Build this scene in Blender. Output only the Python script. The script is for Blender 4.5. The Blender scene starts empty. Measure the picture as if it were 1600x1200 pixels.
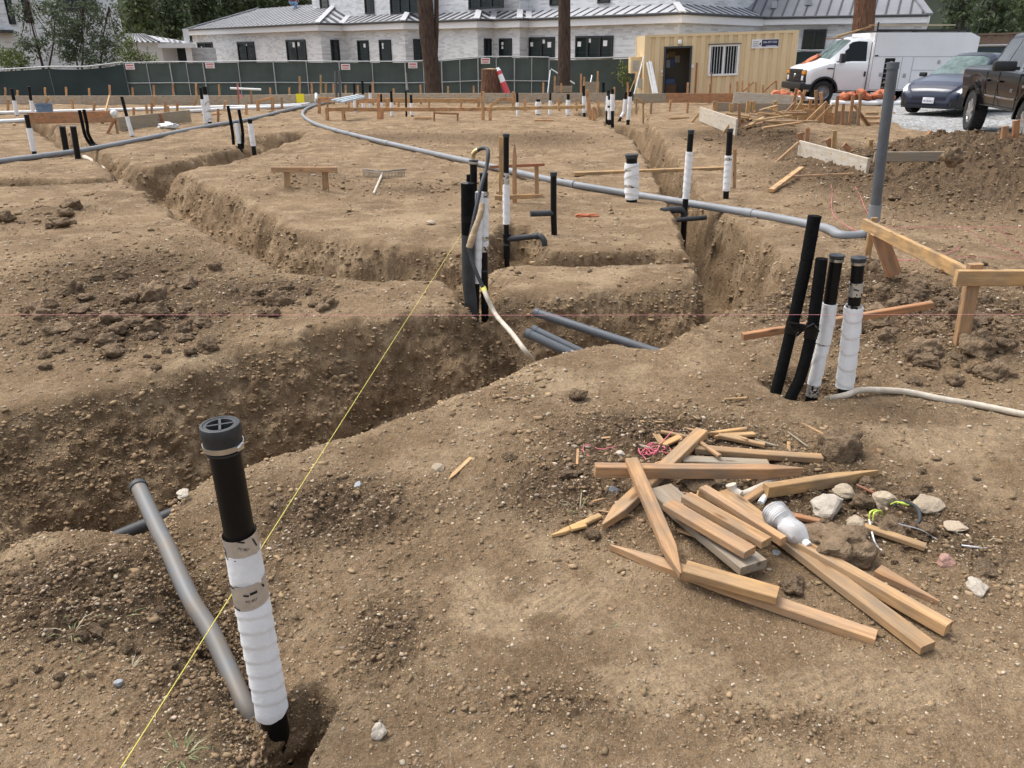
import bpy, bmesh, math, random
import numpy as np
from mathutils import Vector, Matrix, noise as mnoise

random.seed(7)
SC = bpy.context.scene
COL = SC.collection
R = math.radians

# ------------------------------------------------------------------ camera
F = 1202.0
H = 1.63
TP = 517.0 / F
PITCH = math.atan(TP)
CP, SP = math.cos(PITCH), math.sin(PITCH)
cam = bpy.data.cameras.new('camera')
cam.sensor_width = 36.0
cam.lens = F / 1600 * 36.0
cam.clip_start = 0.05
cam.clip_end = 3000
camo = bpy.data.objects.new('camera', cam)
COL.objects.link(camo)
camo.location = (0, 0, H)
camo.rotation_euler = (math.pi / 2 - PITCH, 0, 0)
SC.camera = camo


def ray(x, y):
    a, b = (x - 800) / F, -(y - 600) / F
    return Vector((a, CP + b * SP, -SP + b * CP))


def G(x, y, z=0.0):
    """where the line of sight through a photo pixel meets height z"""
    d = ray(x, y)
    return Vector((0, 0, H)) + d * ((z - H) / d.z)


def P(x, y, Y):
    """where it meets the vertical plane at distance Y"""
    d = ray(x, y)
    return Vector((0, 0, H)) + d * (Y / d.y)


def zc(p):
    return p[1] * CP + (H - p[2]) * SP


def px(n, p):
    """size in metres of n photo pixels at p"""
    return n * zc(p) / F


# ------------------------------------------------------------------ value noise (numpy)
def _h(ix, iy, iz, seed):
    n = (ix * 374761393 + iy * 668265263 + iz * 1440670441 + seed * 974634777) & 0xFFFFFFFF
    n = ((n ^ (n >> 13)) * 1274126177) & 0xFFFFFFFF
    n = n ^ (n >> 16)
    return (n & 0xFFFF) / 65535.0


def vnoise(x, y, z=None, seed=0):
    xi, yi = np.floor(x).astype(np.int64), np.floor(y).astype(np.int64)
    fx, fy = x - xi, y - yi
    fx, fy = fx * fx * (3 - 2 * fx), fy * fy * (3 - 2 * fy)

    def lay(zi):
        a = _h(xi, yi, zi, seed); b = _h(xi + 1, yi, zi, seed)
        c = _h(xi, yi + 1, zi, seed); d = _h(xi + 1, yi + 1, zi, seed)
        a = a + (b - a) * fx
        c = c + (d - c) * fx
        return a + (c - a) * fy
    if z is None:
        return lay(0)
    zi = np.floor(z).astype(np.int64)
    fz = z - zi
    fz = fz * fz * (3 - 2 * fz)
    a = lay(zi); b = lay(zi + 1)
    return a + (b - a) * fz


def fbm(x, y, oct=3, seed=0, z=None):
    s, a, t = 0, 1.0, 0
    for i in range(oct):
        s = s + a * (vnoise(x, y, z, seed + i) - .5)
        t += a
        a *= .5
        x, y = x * 2.03 + 11.3, y * 2.03 + 5.7
        if z is not None:
            z = z * 2.03 + 3.1
    return s / t * 2


def smooth(e0, e1, x):
    t = np.clip((x - e0) / (e1 - e0), 0, 1)
    return t * t * (3 - 2 * t)


# ------------------------------------------------------------------ materials
def mat(name, col, rough=.6, metal=0.0, var=.0, vscale=8.0, bump=0.0, bscale=60.0, spec=.5, coat=0.0, stretch=None, col2=None, coords='Object', rand=0.0):
    """principled material whose base colour is broken up by noise (stain patterns, and painted reflections on vehicle glass)"""
    m = bpy.data.materials.new(name)
    m.use_nodes = True
    nt = m.node_tree
    N, L = nt.nodes, nt.links
    b = N['Principled BSDF']
    b.inputs['Roughness'].default_value = rough
    b.inputs['Metallic'].default_value = metal
    b.inputs['Specular IOR Level'].default_value = spec
    b.inputs['Coat Weight'].default_value = coat
    b.inputs['Base Color'].default_value = (*col, 1)
    tc = N.new('ShaderNodeTexCoord')
    mp = N.new('ShaderNodeMapping')
    L.new(tc.outputs[coords], mp.inputs[0])
    if stretch:
        mp.inputs['Scale'].default_value = stretch
    if rand:
        oi = N.new('ShaderNodeObjectInfo')
        ml = N.new('ShaderNodeMath'); ml.operation = 'MULTIPLY'; ml.inputs[1].default_value = 37.0
        L.new(oi.outputs['Random'], ml.inputs[0])
        L.new(ml.outputs[0], mp.inputs['Location'])
    if var or col2 or rand:
        no = N.new('ShaderNodeTexNoise')
        no.inputs['Scale'].default_value = vscale
        no.inputs['Detail'].default_value = 6
        no.inputs['Roughness'].default_value = .65
        L.new(mp.outputs[0], no.inputs[0])
        rp = N.new('ShaderNodeValToRGB')
        c2 = col2 if col2 else tuple(c * (1 - var) for c in col)
        c1 = col if col2 else tuple(min(1, c * (1 + var * .6)) for c in col)
        rp.color_ramp.elements[0].position = .33
        rp.color_ramp.elements[1].position = .67
        rp.color_ramp.elements[0].color = (*c2, 1)
        rp.color_ramp.elements[1].color = (*c1, 1)
        L.new(no.outputs[0], rp.inputs[0])
        out = rp.outputs[0]
        if rand:
            hs = N.new('ShaderNodeHueSaturation')
            mr = N.new('ShaderNodeMapRange')
            mr.inputs[3].default_value = 1 - rand
            mr.inputs[4].default_value = 1 + rand
            L.new(oi.outputs['Random'], mr.inputs[0])
            L.new(mr.outputs[0], hs.inputs['Value'])
            L.new(out, hs.inputs['Color'])
            out = hs.outputs[0]
        L.new(out, b.inputs['Base Color'])
    if bump:
        nb = N.new('ShaderNodeTexNoise')
        nb.inputs['Scale'].default_value = bscale
        nb.inputs['Detail'].default_value = 5
        L.new(mp.outputs[0], nb.inputs[0])
        bp = N.new('ShaderNodeBump')
        bp.inputs['Strength'].default_value = bump
        bp.inputs['Distance'].default_value = .02
        L.new(nb.outputs[0], bp.inputs['Height'])
        L.new(bp.outputs[0], b.inputs['Normal'])
    return m


# ------------------------------------------------------------------ objects
def tag(o, label=None, cat=None, group=None, kind=None):
    if label: o['label'] = label
    if cat: o['category'] = cat
    if group: o['group'] = group
    if kind: o['kind'] = kind
    return o


def link(name, me, parent=None, loc=None):
    o = bpy.data.objects.new(name, me)
    COL.objects.link(o)
    if loc is not None:
        o.location = loc
    if parent is not None:
        o.parent = parent
    return o


def thing(name, label, cat, loc=(0, 0, 0), group=None, rotz=0):
    o = bpy.data.objects.new(name, None)
    COL.objects.link(o)
    o.location = loc
    o.rotation_euler = (0, 0, rotz)
    o.empty_display_size = .2
    return tag(o, label, cat, group)


class MB:
    """collects shapes and builds them as one mesh object"""
    def __init__(s):
        s.v, s.f, s.mi, s.sm = [], [], [], []

    def add(s, vs, fs, mi=0, sm=False):
        n = len(s.v)
        s.v.extend([tuple(v) for v in vs])
        s.f.extend([tuple(i + n for i in f) for f in fs])
        s.mi.extend([mi] * len(fs))
        s.sm.extend([sm] * len(fs))
        return s

    def box(s, c, size, M=None, mi=0, ch=0):
        """chamfered box, size along x,y,z, centred on c"""
        x, y, z = [q / 2 for q in size]
        if ch <= 0:
            vs = [Vector((a * x, b * y, d * z)) for a in (-1, 1) for b in (-1, 1) for d in (-1, 1)]
            fs = [(0, 1, 3, 2), (4, 6, 7, 5), (0, 4, 5, 1), (2, 3, 7, 6), (0, 2, 6, 4), (1, 5, 7, 3)]
        else:
            bm = bmesh.new()
            bmesh.ops.create_cube(bm, size=2)
            for v in bm.verts:
                v.co = Vector((v.co.x * x, v.co.y * y, v.co.z * z))
            bmesh.ops.bevel(bm, geom=bm.edges[:], offset=ch, segments=2, affect='EDGES', profile=.6)
            bm.verts.index_update()
            vs = [v.co.copy() for v in bm.verts]
            fs = [tuple(v.index for v in f.verts) for f in bm.faces]
            bm.free()
        if M is not None:
            vs = [M @ v for v in vs]
        c = Vector(c)
        return s.add([v + c for v in vs], fs, mi, ch > 0)

    def beam(s, p0, p1, w, h, mi=0, up=(0, 0, 1)):
        p0, p1 = Vector(p0), Vector(p1)
        M = frame(p1 - p0, up)
        return s.box((p0 + p1) / 2, ((p1 - p0).length, w, h), M, mi)

    def tube(s, pts, r, n=10, mi=0, cap=True, sm=True):
        vs, fs = tube_geo(pts, r, n, cap)
        return s.add(vs, fs, mi, sm)

    def prism(s, poly, axis, a, b, mi=0):
        """poly of 2-D points swept along axis ('x','y','z') from a to b"""
        n = len(poly)
        def put(p, t):
            return {'x': (t, p[0], p[1]), 'y': (p[0], t, p[1]), 'z': (p[0], p[1], t)}[axis]
        vs = [put(p, a) for p in poly] + [put(p, b) for p in poly]
        fs = [tuple(range(n))[::-1], tuple(range(n, 2 * n))]
        fs += [(i, (i + 1) % n, n + (i + 1) % n, n + i) for i in range(n)]
        return s.add(vs, fs, mi)

    def lathe(s, prof, n=24, c=(0, 0, 0), axis='z', mi=0, closed=False, sm=True, caps=True):
        """prof = [(radius, height)...] turned about an axis through c"""
        vs, fs = [], []
        for r, t in prof:
            for k in range(n):
                a = 2 * math.pi * k / n
                x, y = r * math.cos(a), r * math.sin(a)
                vs.append({'z': (x, y, t), 'x': (t, x, y), 'y': (x, t, y)}[axis])
        m = len(prof)
        for i in range(m - 1 if not closed else m):
            j = (i + 1) % m
            for k in range(n):
                q = (k + 1) % n
                fs.append((i * n + k, i * n + q, j * n + q, j * n + k))
        if not closed and caps:
            if prof[0][0] > 1e-6: fs.append(tuple(range(n))[::-1])
            if prof[-1][0] > 1e-6: fs.append(tuple(range((m - 1) * n, m * n)))
        c = Vector(c)
        return s.add([Vector(v) + c for v in vs], fs, mi, sm)

    def build(s, name, mats, parent=None, loc=None, fix=True, world=False, autosm=True):
        me = bpy.data.meshes.new(name)
        off = Vector((0, 0, 0))
        if world:
            off = Vector(loc) if loc is not None else wloc(parent)
        me.from_pydata([Vector(v) - off for v in s.v] if world else s.v, [], s.f)
        if not isinstance(mats, (list, tuple)): mats = [mats]
        for m in mats: me.materials.append(m)
        me.polygons.foreach_set('material_index', s.mi)
        me.polygons.foreach_set('use_smooth', s.sm)
        if fix:
            bm = bmesh.new(); bm.from_mesh(me)
            bmesh.ops.recalc_face_normals(bm, faces=bm.faces)
            bm.to_mesh(me); bm.free()
        if autosm and any(s.sm):
            try: me.set_sharp_from_angle(angle=R(42))
            except Exception: pass
        return link(name, me, parent, loc)


def wloc(o):
    """where an unturned parent stands"""
    v = Vector((0, 0, 0))
    while o is not None:
        v += o.location
        o = o.parent
    return v


def frame(d, up=(0, 0, 1)):
    d = Vector(d).normalized()
    up = Vector(up)
    y = up.cross(d)
    if y.length < 1e-4: y = Vector((0, 1, 0)).cross(d)
    y.normalize()
    z = d.cross(y)
    return Matrix((d, y, z)).transposed()


def spline(pts, k=6):
    pts = [Vector(p) for p in pts]
    if len(pts) < 3: return pts
    q = [pts[0] * 2 - pts[1]] + pts + [pts[-1] * 2 - pts[-2]]
    out = []
    for i in range(1, len(q) - 2):
        for j in range(k):
            t = j / k
            a, b, c, d = q[i - 1:i + 3]
            out.append(.5 * ((2 * b) + (c - a) * t + (2 * a - 5 * b + 4 * c - d) * t * t + (3 * b - a - 3 * c + d) * t ** 3))
    out.append(pts[-1])
    return out


def tube_geo(pts, r, n=10, cap=True):
    pts = [Vector(p) for p in pts]
    m = len(pts)
    rs = r if isinstance(r, (list, tuple)) else [r] * m
    vs, fs = [], []
    up = None
    for i in range(m):
        d = (pts[min(i + 1, m - 1)] - pts[max(i - 1, 0)]).normalized()
        if up is None:
            up = Vector((0, 0, 1)) if abs(d.z) < .9 else Vector((1, 0, 0))
        x = (up - d * up.dot(d)).normalized()
        y = d.cross(x)
        up = x
        for k in range(n):
            a = 2 * math.pi * k / n
            vs.append(pts[i] + (x * math.cos(a) + y * math.sin(a)) * rs[i])
    for i in range(m - 1):
        for k in range(n):
            q = (k + 1) % n
            fs.append((i * n + k, i * n + q, (i + 1) * n + q, (i + 1) * n + k))
    if cap:
        fs.append(tuple(range(n))[::-1])
        fs.append(tuple(range((m - 1) * n, m * n)))
    return vs, fs


def tube(name, pts, r, m, parent=None, n=10, loc=None, cap=True):
    """a bent tube in world coordinates"""
    b = MB().tube(pts, r, n, cap=cap)
    if parent is None and loc is None: loc = Vector(pts[0])
    return b.build(name, m, parent, loc=loc if parent is None else None, world=True)


def board(name, p0, p1, w, h, m, parent=None, tip0=0, tip1=0, up=(0, 0, 1), ch=.004, warp=0.0):
    """one sawn board: length p0-p1, local X along the grain, width w (Y), thickness h (Z); tips sharpen an end"""
    p0, p1 = Vector(p0), Vector(p1)
    L = (p1 - p0).length
    sec = []
    if tip0: sec += [(0, .12), (tip0, 1)]
    else: sec += [(0, 1)]
    nm = max(1, int(L / .25))
    for i in range(1, nm):
        x = L * i / nm
        if tip0 < x < L - tip1: sec.append((x, 1))
    if tip1: sec += [(L - tip1, 1), (L, .12)]
    else: sec += [(L, 1)]
    vs, fs = [], []
    ch = min(ch, w * .25, h * .25)
    rs = random.Random(hash((round(p0.x, 3), round(p1.y, 3))))
    a0, a1 = rs.uniform(0, 6), rs.uniform(0, 6)
    for x, k in sec:
        y, z = w / 2 * k, h / 2 * (k if (tip0 or tip1) and k < 1 else 1)
        if k < 1: z = h / 2 * .75
        oy = warp * math.sin(a0 + 2.2 * x / L * 2) * .5
        oz = warp * math.sin(a1 + 3 * x / L)
        c = min(ch, y * .4, z * .4)
        for yy, zz in ((-y + c, -z), (y - c, -z), (y, -z + c), (y, z - c), (y - c, z), (-y + c, z), (-y, z - c), (-y, -z + c)):
            vs.append((x, yy + oy, zz + oz))
    ns = len(sec)
    for i in range(ns - 1):
        for k in range(8):
            q = (k + 1) % 8
            fs.append((i * 8 + k, i * 8 + q, (i + 1) * 8 + q, (i + 1) * 8 + k))
    fs.append(tuple(range(8))[::-1]); fs.append(tuple(range((ns - 1) * 8, ns * 8)))
    me = bpy.data.meshes.new(name)
    me.from_pydata(vs, [], fs)
    me.materials.append(m)
    bm = bmesh.new(); bm.from_mesh(me); bmesh.ops.recalc_face_normals(bm, faces=bm.faces); bm.to_mesh(me); bm.free()
    o = link(name, me, parent)
    M = frame(p1 - p0, up)
    o.rotation_euler = M.to_euler()
    o.location = p0 - (parent.location if parent else Vector())
    return o


ORD = ['leftmost', 'second from the left', 'third from the left', 'fourth from the left', 'fifth from the left', 'sixth from the left', 'seventh from the left', 'eighth from the left', 'ninth from the left', 'tenth from the left']


def ordl(i, n):
    """words for the place of item i (from the left) in a row of n"""
    j = n - 1 - i
    if i <= j and i < 10: return ORD[i]
    if j < 10: return ORD[j].replace('leftmost', 'rightmost').replace('left', 'right')
    return ORD[9]
# ------------------------------------------------------------------ terrain
def gpts(s):
    return [(G(x, y).x, G(x, y).y) for x, y in s]


# outlines of the dug trenches, as their edges lie on the ground; (points, wall width, depth, rounding)
TRENCH = [
    # main trench across the foreground
    (gpts([(-120, 900), (60, 850), (150, 833), (200, 826), (262, 800), (300, 762), (330, 747), (400, 717), (480, 692), (560, 667), (700, 622), (800, 582), (850, 562), (905, 548), (960, 541), (1025, 552),
           (1042, 533), (1075, 513), (1112, 494), (1140, 470), (1120, 450), (1092, 448),
           (1040, 452), (980, 453), (940, 457), (895, 460), (850, 464), (800, 462), (770, 464), (735, 474), (700, 484), (650, 492), (560, 506), (480, 526), (400, 548), (300, 576), (200, 606), (90, 638), (0, 660), (-120, 680)]), .42, .74, .12),
    # right trench running away from the junction
    (gpts([(960, 541), (1025, 552), (1042, 533), (1075, 513), (1112, 494), (1160, 481), (1196, 466), (1224, 446), (1230, 420), (1208, 390), (1166, 361), (1124, 336), (1100, 313), (1086, 292), (1075, 272), (1056, 250), (1042, 234), (1035, 217), (1026, 204), (1016, 195), (1002, 186), (985, 180), (950, 180),
           (945, 196), (962, 205), (985, 215), (1005, 240), (1022, 268), (1040, 300), (1055, 340), (1068, 372), (1082, 402), (1092, 430), (1092, 450), (1062, 492), (1000, 520)]), .15, .9, .06),
    # long trench on the left running away from the camera
    (gpts([(735, 476), (722, 452), (700, 432), (640, 432), (600, 436), (520, 431), (440, 423), (405, 403), (330, 367), (285, 340), (240, 312), (190, 277), (150, 252), (120, 238), (85, 224), (55, 206), (40, 193), (78, 193), (110, 205), (135, 222), (150, 233),
           (185, 247), (212, 262), (262, 256), (320, 244), (372, 231), (380, 222), (395, 212), (430, 212), (470, 207), (478, 213), (430, 227), (400, 238), (330, 258), (275, 266), (300, 279), (340, 298), (400, 326), (440, 350), (480, 370), (560, 382), (640, 386), (700, 386), (750, 394), (775, 440), (775, 474)]), .27, .54, .09),
    # narrow cross trench between the two soil blocks
    (gpts([(760, 420), (800, 413), (860, 411), (960, 413), (1085, 414), (1085, 393), (1030, 392), (960, 395), (900, 394), (858, 394), (842, 380), (850, 366), (830, 352), (798, 350), (776, 356), (768, 380), (756, 396)]), .13, .42, .05),
    # shallow ditch at the left border
    (gpts([(-90, 291), (60, 289), (150, 286), (190, 287), (185, 272), (150, 277), (60, 279), (-90, 280)]), .12, .2, .05),
    # side trench with the bare grey conduit
    (gpts([(275, 768), (290, 815), (335, 880), (385, 960), (425, 1050), (455, 1105), (470, 1150), (450, 1210), (430, 1270), (400, 1420), (290, 1420), (325, 1250), (338, 1130), (310, 1040), (275, 965), (235, 900), (200, 845), (205, 800)]), .17, .2, .06),
    # hole at the foot of the near pipe
    (gpts([(450, 1085), (490, 1080), (522, 1098), (508, 1130), (472, 1180), (455, 1290), (395, 1290), (385, 1190), (405, 1120)]), .06, .46, .03),
    # pit at the four pipes on the right
    (gpts([(1195, 606), (1222, 585), (1262, 578), (1330, 585), (1385, 594), (1408, 612), (1352, 622), (1300, 632), (1235, 630)]), .12, .22, .04),
    (gpts([(900, 178), (935, 168), (1000, 168), (1015, 180), (1012, 200), (1000, 190), (950, 190)]), .15, .3, .05),
]


def seg_sd(x, y, poly):
    """signed distance to a polygon, negative inside"""
    best = np.full(x.shape, 1e9)
    ins = np.zeros(x.shape, bool)
    n = len(poly)
    for i in range(n):
        ax, ay = poly[i]; bx, by = poly[(i + 1) % n]
        ex, ey = bx - ax, by - ay
        t = np.clip(((x - ax) * ex + (y - ay) * ey) / (ex * ex + ey * ey + 1e-12), 0, 1)
        d = (x - ax - t * ex) ** 2 + (y - ay - t * ey) ** 2
        best = np.minimum(best, d)
        c = ((ay > y) != (by > y)) & (x < (bx - ax) * (y - ay) / (by - ay + 1e-12) + ax)
        ins ^= c
    d = np.sqrt(best)
    return np.where(ins, -d, d)


def blob(x, y, cx, cy, rx, ry, rot=0.0, p=2.0):
    c, s = math.cos(rot), math.sin(rot)
    u, v = ((x - cx) * c + (y - cy) * s) / rx, (-(x - cx) * s + (y - cy) * c) / ry
    return np.exp(-(u * u + v * v) ** (p / 2))


def gb(x, y, a, b, c, d, p=2.0):
    """blob given by photo pixels: centre (a,b), half sizes c,d in pixels on the ground"""
    g0, gx, g1, g2 = G(a, b), G(a + c, b), G(a, b - d), G(a, b + d)
    return blob(x, y, g0.x, (g1.y + g2.y) / 2, abs(gx.x - g0.x), abs(g1.y - g2.y) / 2, 0, p)


def loose_mask(x, y):
    m = .62 * gb(x, y, 180, 440, 190, 55) + .72 * gb(x, y, 190, 520, 170, 45) + .6 * gb(x, y, 440, 460, 120, 25) + .4 * gb(x, y, 60, 340, 80, 30)
    m += .9 * gb(x, y, 1420, 500, 260, 80) + 1.2 * gb(x, y, 1500, 300, 230, 50) + .9 * gb(x, y, 1200, 225, 70, 22) + .7 * gb(x, y, 1280, 780, 170, 70)
    m += .9 * gb(x, y, 130, 960, 170, 90) + .7 * gb(x, y, 330, 1050, 100, 150) + .85 * gb(x, y, 520, 800, 150, 60) + .65 * gb(x, y, 880, 770, 130, 50)
    m += .6 * gb(x, y, 470, 285, 80, 15) + .8 * gb(x, y, 1020, 690, 170, 45) + .5 * gb(x, y, 1500, 850, 120, 60) + .5 * gb(x, y, 860, 220, 120, 15) + .6 * gb(x, y, 600, 1000, 80, 90) + .5 * gb(x, y, 850, 1100, 140, 40) + .45 * gb(x, y, 1250, 1130, 160, 30) + .5 * gb(x, y, 640, 300, 110, 10) + .5 * gb(x, y, 620, 215, 160, 9) + .5 * gb(x, y, 1090, 215, 60, 14) + .5 * gb(x, y, 330, 235, 60, 7) + .5 * gb(x, y, 700, 410, 90, 10) + .5 * gb(x, y, 760, 480, 60, 12)
    return np.clip(m, 0, 1)


def base_height(x, y, fine=True):
    x = np.asarray(x, float); y = np.asarray(y, float)
    z = .05 * fbm(x * .5, y * .5, 3, 5) + .025 * fbm(x * 1.7, y * 1.7, 3, 9)
    # spoil heaps and mounds
    def heap(a, b, c, d, h, p=2.0):
        return h * gb(x, y, a, b, c, d, p)
    z = z + heap(1610, 292, 190, 52, .52) + heap(1465, 292, 80, 22, .2) + heap(1500, 300, 170, 25, .14)
    z = z + heap(1205, 212, 60, 18, .28) + heap(1260, 205, 60, 12, .15)
    z = z + heap(470, 292, 75, 15, .14) + heap(60, 1010, 190, 150, .10) + heap(90, 860, 130, 30, .06)
    z = z + heap(820, 300, 40, 8, .1) + heap(190, 500, 150, 40, .02) + heap(1520, 540, 160, 30, .06)
    z = z - heap(980, 340, 40, 20, .0)
    # the ground falls away behind the building site, and stays low far off
    z = z - .45 * smooth(30, 37, y)
    if not fine:
        return z
    return z


def trench_depth(x, y):
    """depth below the surface and how much of a cut face this is"""
    dz = np.zeros(x.shape)
    en = .045 * fbm(x * 2.2, y * 2.2, 3, 31) + .045 * fbm(x * 6, y * 6, 3, 33) + .02 * np.maximum(0, fbm(x * 19, y * 19, 2, 35))
    for poly, w, d, r in TRENCH:
        P_ = np.array(poly)
        lo, hi = P_.min(0) - .6, P_.max(0) + .6
        k = np.where((x > lo[0]) & (x < hi[0]) & (y > lo[1]) & (y < hi[1]))[0]
        if not len(k): continue
        xs, ys = x[k], y[k]
        t = -seg_sd(xs, ys, poly) + en[k] * min(1, w / .2) * (1 + .05 * ys)
        ww = w * (1 + .5 * fbm(xs * 1.3, ys * 1.3, 2, 77))
        u = (t + r) / (ww + r)
        s = np.where(u < 0, 0, np.where(u < .3, u * u / .3 * .55, np.where(u < 1, .165 + (u - .3) * 1.19, 1)))
        s = np.clip(s, 0, 1)
        # foot of the wall: a little fallen soil
        foot = np.clip((t - ww) / .25, 0, 1)
        s = s * (.9 + .1 * foot)
        dd = d * s * (1 + .1 * fbm(xs * 1.1, ys * 1.1, 2, 41))
        dz[k] = np.maximum(dz[k], dd)
    return dz


def height(x, y):
    x = np.atleast_1d(np.asarray(x, float)); y = np.atleast_1d(np.asarray(y, float))
    return base_height(x, y) - trench_depth(x, y)


def gz(x, y):
    return float(height([x], [y])[0])


def GT(x, y, n=4):
    """where a photo pixel meets the surface of the ground outside the trenches"""
    z = 0.0
    for i in range(n):
        p = G(x, y, z)
        z = float(base_height([p.x], [p.y])[0])
    return G(x, y, z)


def on(x, y, dz=0.0):
    return Vector((x, y, gz(x, y) + dz))


def build_ground():
    # rows by distance, columns by width: cells are smallest near the camera
    ys = np.concatenate([np.linspace(1260, 700, 420), np.linspace(699, 300, 480), np.linspace(299.3, 150, 330)])
    D = [G(800, q).y for q in ys]
    D = np.concatenate([np.linspace(-6, D[0] - .05, 50), D, D[-1] * np.geomspace(1.03, 30, 70)])
    u = np.concatenate([np.linspace(-1.6, -.735, 90), np.linspace(-.733, .733, 1320), np.linspace(.735, 1.6, 90)])
    s = np.maximum(D * CP + H * SP, 1.75)
    X = s[:, None] * u[None, :]
    Y = np.repeat(D[:, None], len(u), 1)
    nr, nc = X.shape
    x, y = X.ravel(), Y.ravel()
    z = base_height(x, y)
    dz = trench_depth(x, y)
    lo = loose_mask(x, y)
    near = np.clip(1.3 - y / 40, 0, 1)
    # crumbled soil: lumps, larger and rougher where it has been turned over
    lump = np.abs(fbm(x * 6, y * 6, 3, 51)) ; lump2 = fbm(x * 17, y * 17, 3, 57); lump3 = fbm(x * 60, y * 60, 2, 61)
    rid = 1 - np.abs(fbm(x * 3.1, y * 3.1, 4, 63)) * 2
    z = z + lo * (.06 * lump + .05 * np.maximum(lump2, -.1) + .014 * lump3 + .02 * (rid - .6)) * near + lo * .09 * lump * gb(x, y, 1500, 300, 230, 50)
    far = np.clip(y / 8, .6, 2.2)
    # dry dusty places pressed flat by boots and tracks, with their prints
    dust = np.zeros(len(x))
    for a, b_, c, d, ang in ((735, 925, 45, 70, .5), (760, 960, 60, 40, 1.2), (880, 930, 70, 45, 2.4), (1010, 1075, 110, 50, .2), (1490, 700, 150, 40, .9), (1300, 1090, 200, 60, 1.9), (860, 600, 120, 25, .4), (330, 560, 60, 20, 1.0), (930, 432, 90, 12, .3), (120, 545, 70, 20, .2), (640, 345, 90, 14, .8), (60, 880, 60, 20, 1.3)):
        g_ = gb(x, y, a, b_, c, d, 3.0)
        ridge = np.sin((x * math.cos(ang) + y * math.sin(ang) + .03 * fbm(x * 5, y * 5, 2, 67)) * 190 / np.clip(y / 2.2, 1, 3))
        z = z + 0.0024 * ridge * g_ * (fbm(x * 3, y * 3, 2, 69 + a) > -.15) * (y < 7)
        dust = np.maximum(dust, g_ * .8)
    crumb = np.maximum(0, fbm(x * 4.3, y * 4.3, 4, 73))
    z = z + .007 * fbm(x * 9, y * 9, 4, 71) * near + .0032 * lump3 * (y < 9) + .015 * far * crumb ** 1.5 * near + .016 * far * (fbm(x * 2.1, y * 2.1, 4, 75)) * near * (y > 3)
    z = z + .010 * far * np.maximum(0, fbm(x * 13, y * 13, 3, 79) - .25) * near
    # scrapes left by the machine tracks
    tr = np.sin((x * .93 + y * .36) * 90) * np.clip(fbm(x * 1.2, y * 1.2, 2, 91) * 2 - .5, 0, 1)
    z = z + .0035 * tr * (y < 6)
    z = z - dz
    # rough cut faces, moved along the surface normal
    Z = z.reshape(nr, nc)
    A = np.stack([X, Y, Z], -1)
    du = np.gradient(A, axis=1); dv = np.gradient(A, axis=0)
    n = np.cross(du, dv); n /= np.linalg.norm(n, axis=-1, keepdims=True) + 1e-12
    n *= np.sign(n[..., 2:3])
    n = n.reshape(-1, 3)
    cut = np.clip((dz - .03) / .12, 0, 1) * np.clip((.93 - n[:, 2]) / .3, 0, 1)
    k = np.where(cut > .02)[0]
    q = fbm(x[k] * 5, y[k] * 5, 4, 101, z[k] * 7) * .045 + np.abs(fbm(x[k] * 15, y[k] * 15, 3, 107, z[k] * 17)) * .034 - .01
    pts = np.stack([x, y, z], -1)
    pts[k] += n[k] * (q * cut[k] * np.clip(1.5 - y[k] / 14, .45, 1))[:, None]
    fl = np.where((dz > .1) & (cut < .3))[0]
    pts[fl, 2] += .02 * np.abs(fbm(x[fl] * 9, y[fl] * 9, 3, 111)) + .012 * fbm(x[fl] * 30, y[fl] * 30, 2, 113)

    me = bpy.data.meshes.new('ground')
    me.vertices.add(len(pts))
    me.vertices.foreach_set('co', pts.astype(np.float32).ravel())
    i = (np.arange(nr - 1)[:, None] * nc + np.arange(nc - 1)[None, :]).ravel()
    quad = np.stack([i, i + 1, i + nc + 1, i + nc], -1).astype(np.int32)
    nf = len(quad)
    me.loops.add(nf * 4)
    me.loops.foreach_set('vertex_index', quad.ravel())
    me.polygons.add(nf)
    me.polygons.foreach_set('loop_start', np.arange(nf, dtype=np.int32) * 4)
    me.polygons.foreach_set('loop_total', np.full(nf, 4, np.int32))
    me.polygons.foreach_set('use_smooth', np.ones(nf, bool))
    me.update()
    at = me.attributes.new('loose', 'FLOAT', 'POINT')
    at.data.foreach_set('value', lo.astype(np.float32))
    ad = me.attributes.new('dust', 'FLOAT', 'POINT')
    ad.data.foreach_set('value', dust.astype(np.float32))
    # white gravel of the parking strip
    gv = np.zeros(len(x))
    poly = gpts([(1385, 163), (1330, 150), (1100, 143), (1100, 120), (1900, 118), (1900, 260), (1680, 236), (1570, 224), (1500, 214), (1440, 205), (1400, 192)])
    sd = seg_sd(x, y, poly) + .25 * fbm(x * 1.5, y * 1.5, 3, 121)
    gv = smooth(.35, -.25, sd)
    ag = me.attributes.new('gravel', 'FLOAT', 'POINT')
    ag.data.foreach_set('value', gv.astype(np.float32))
    me.materials.append(dirt_material())
    o = link('ground', me)
    tag(o, 'bare brown soil of the building site cut by trenches', 'ground', kind='structure')
    return pts, n, lo, dz, gv, x, y


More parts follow.
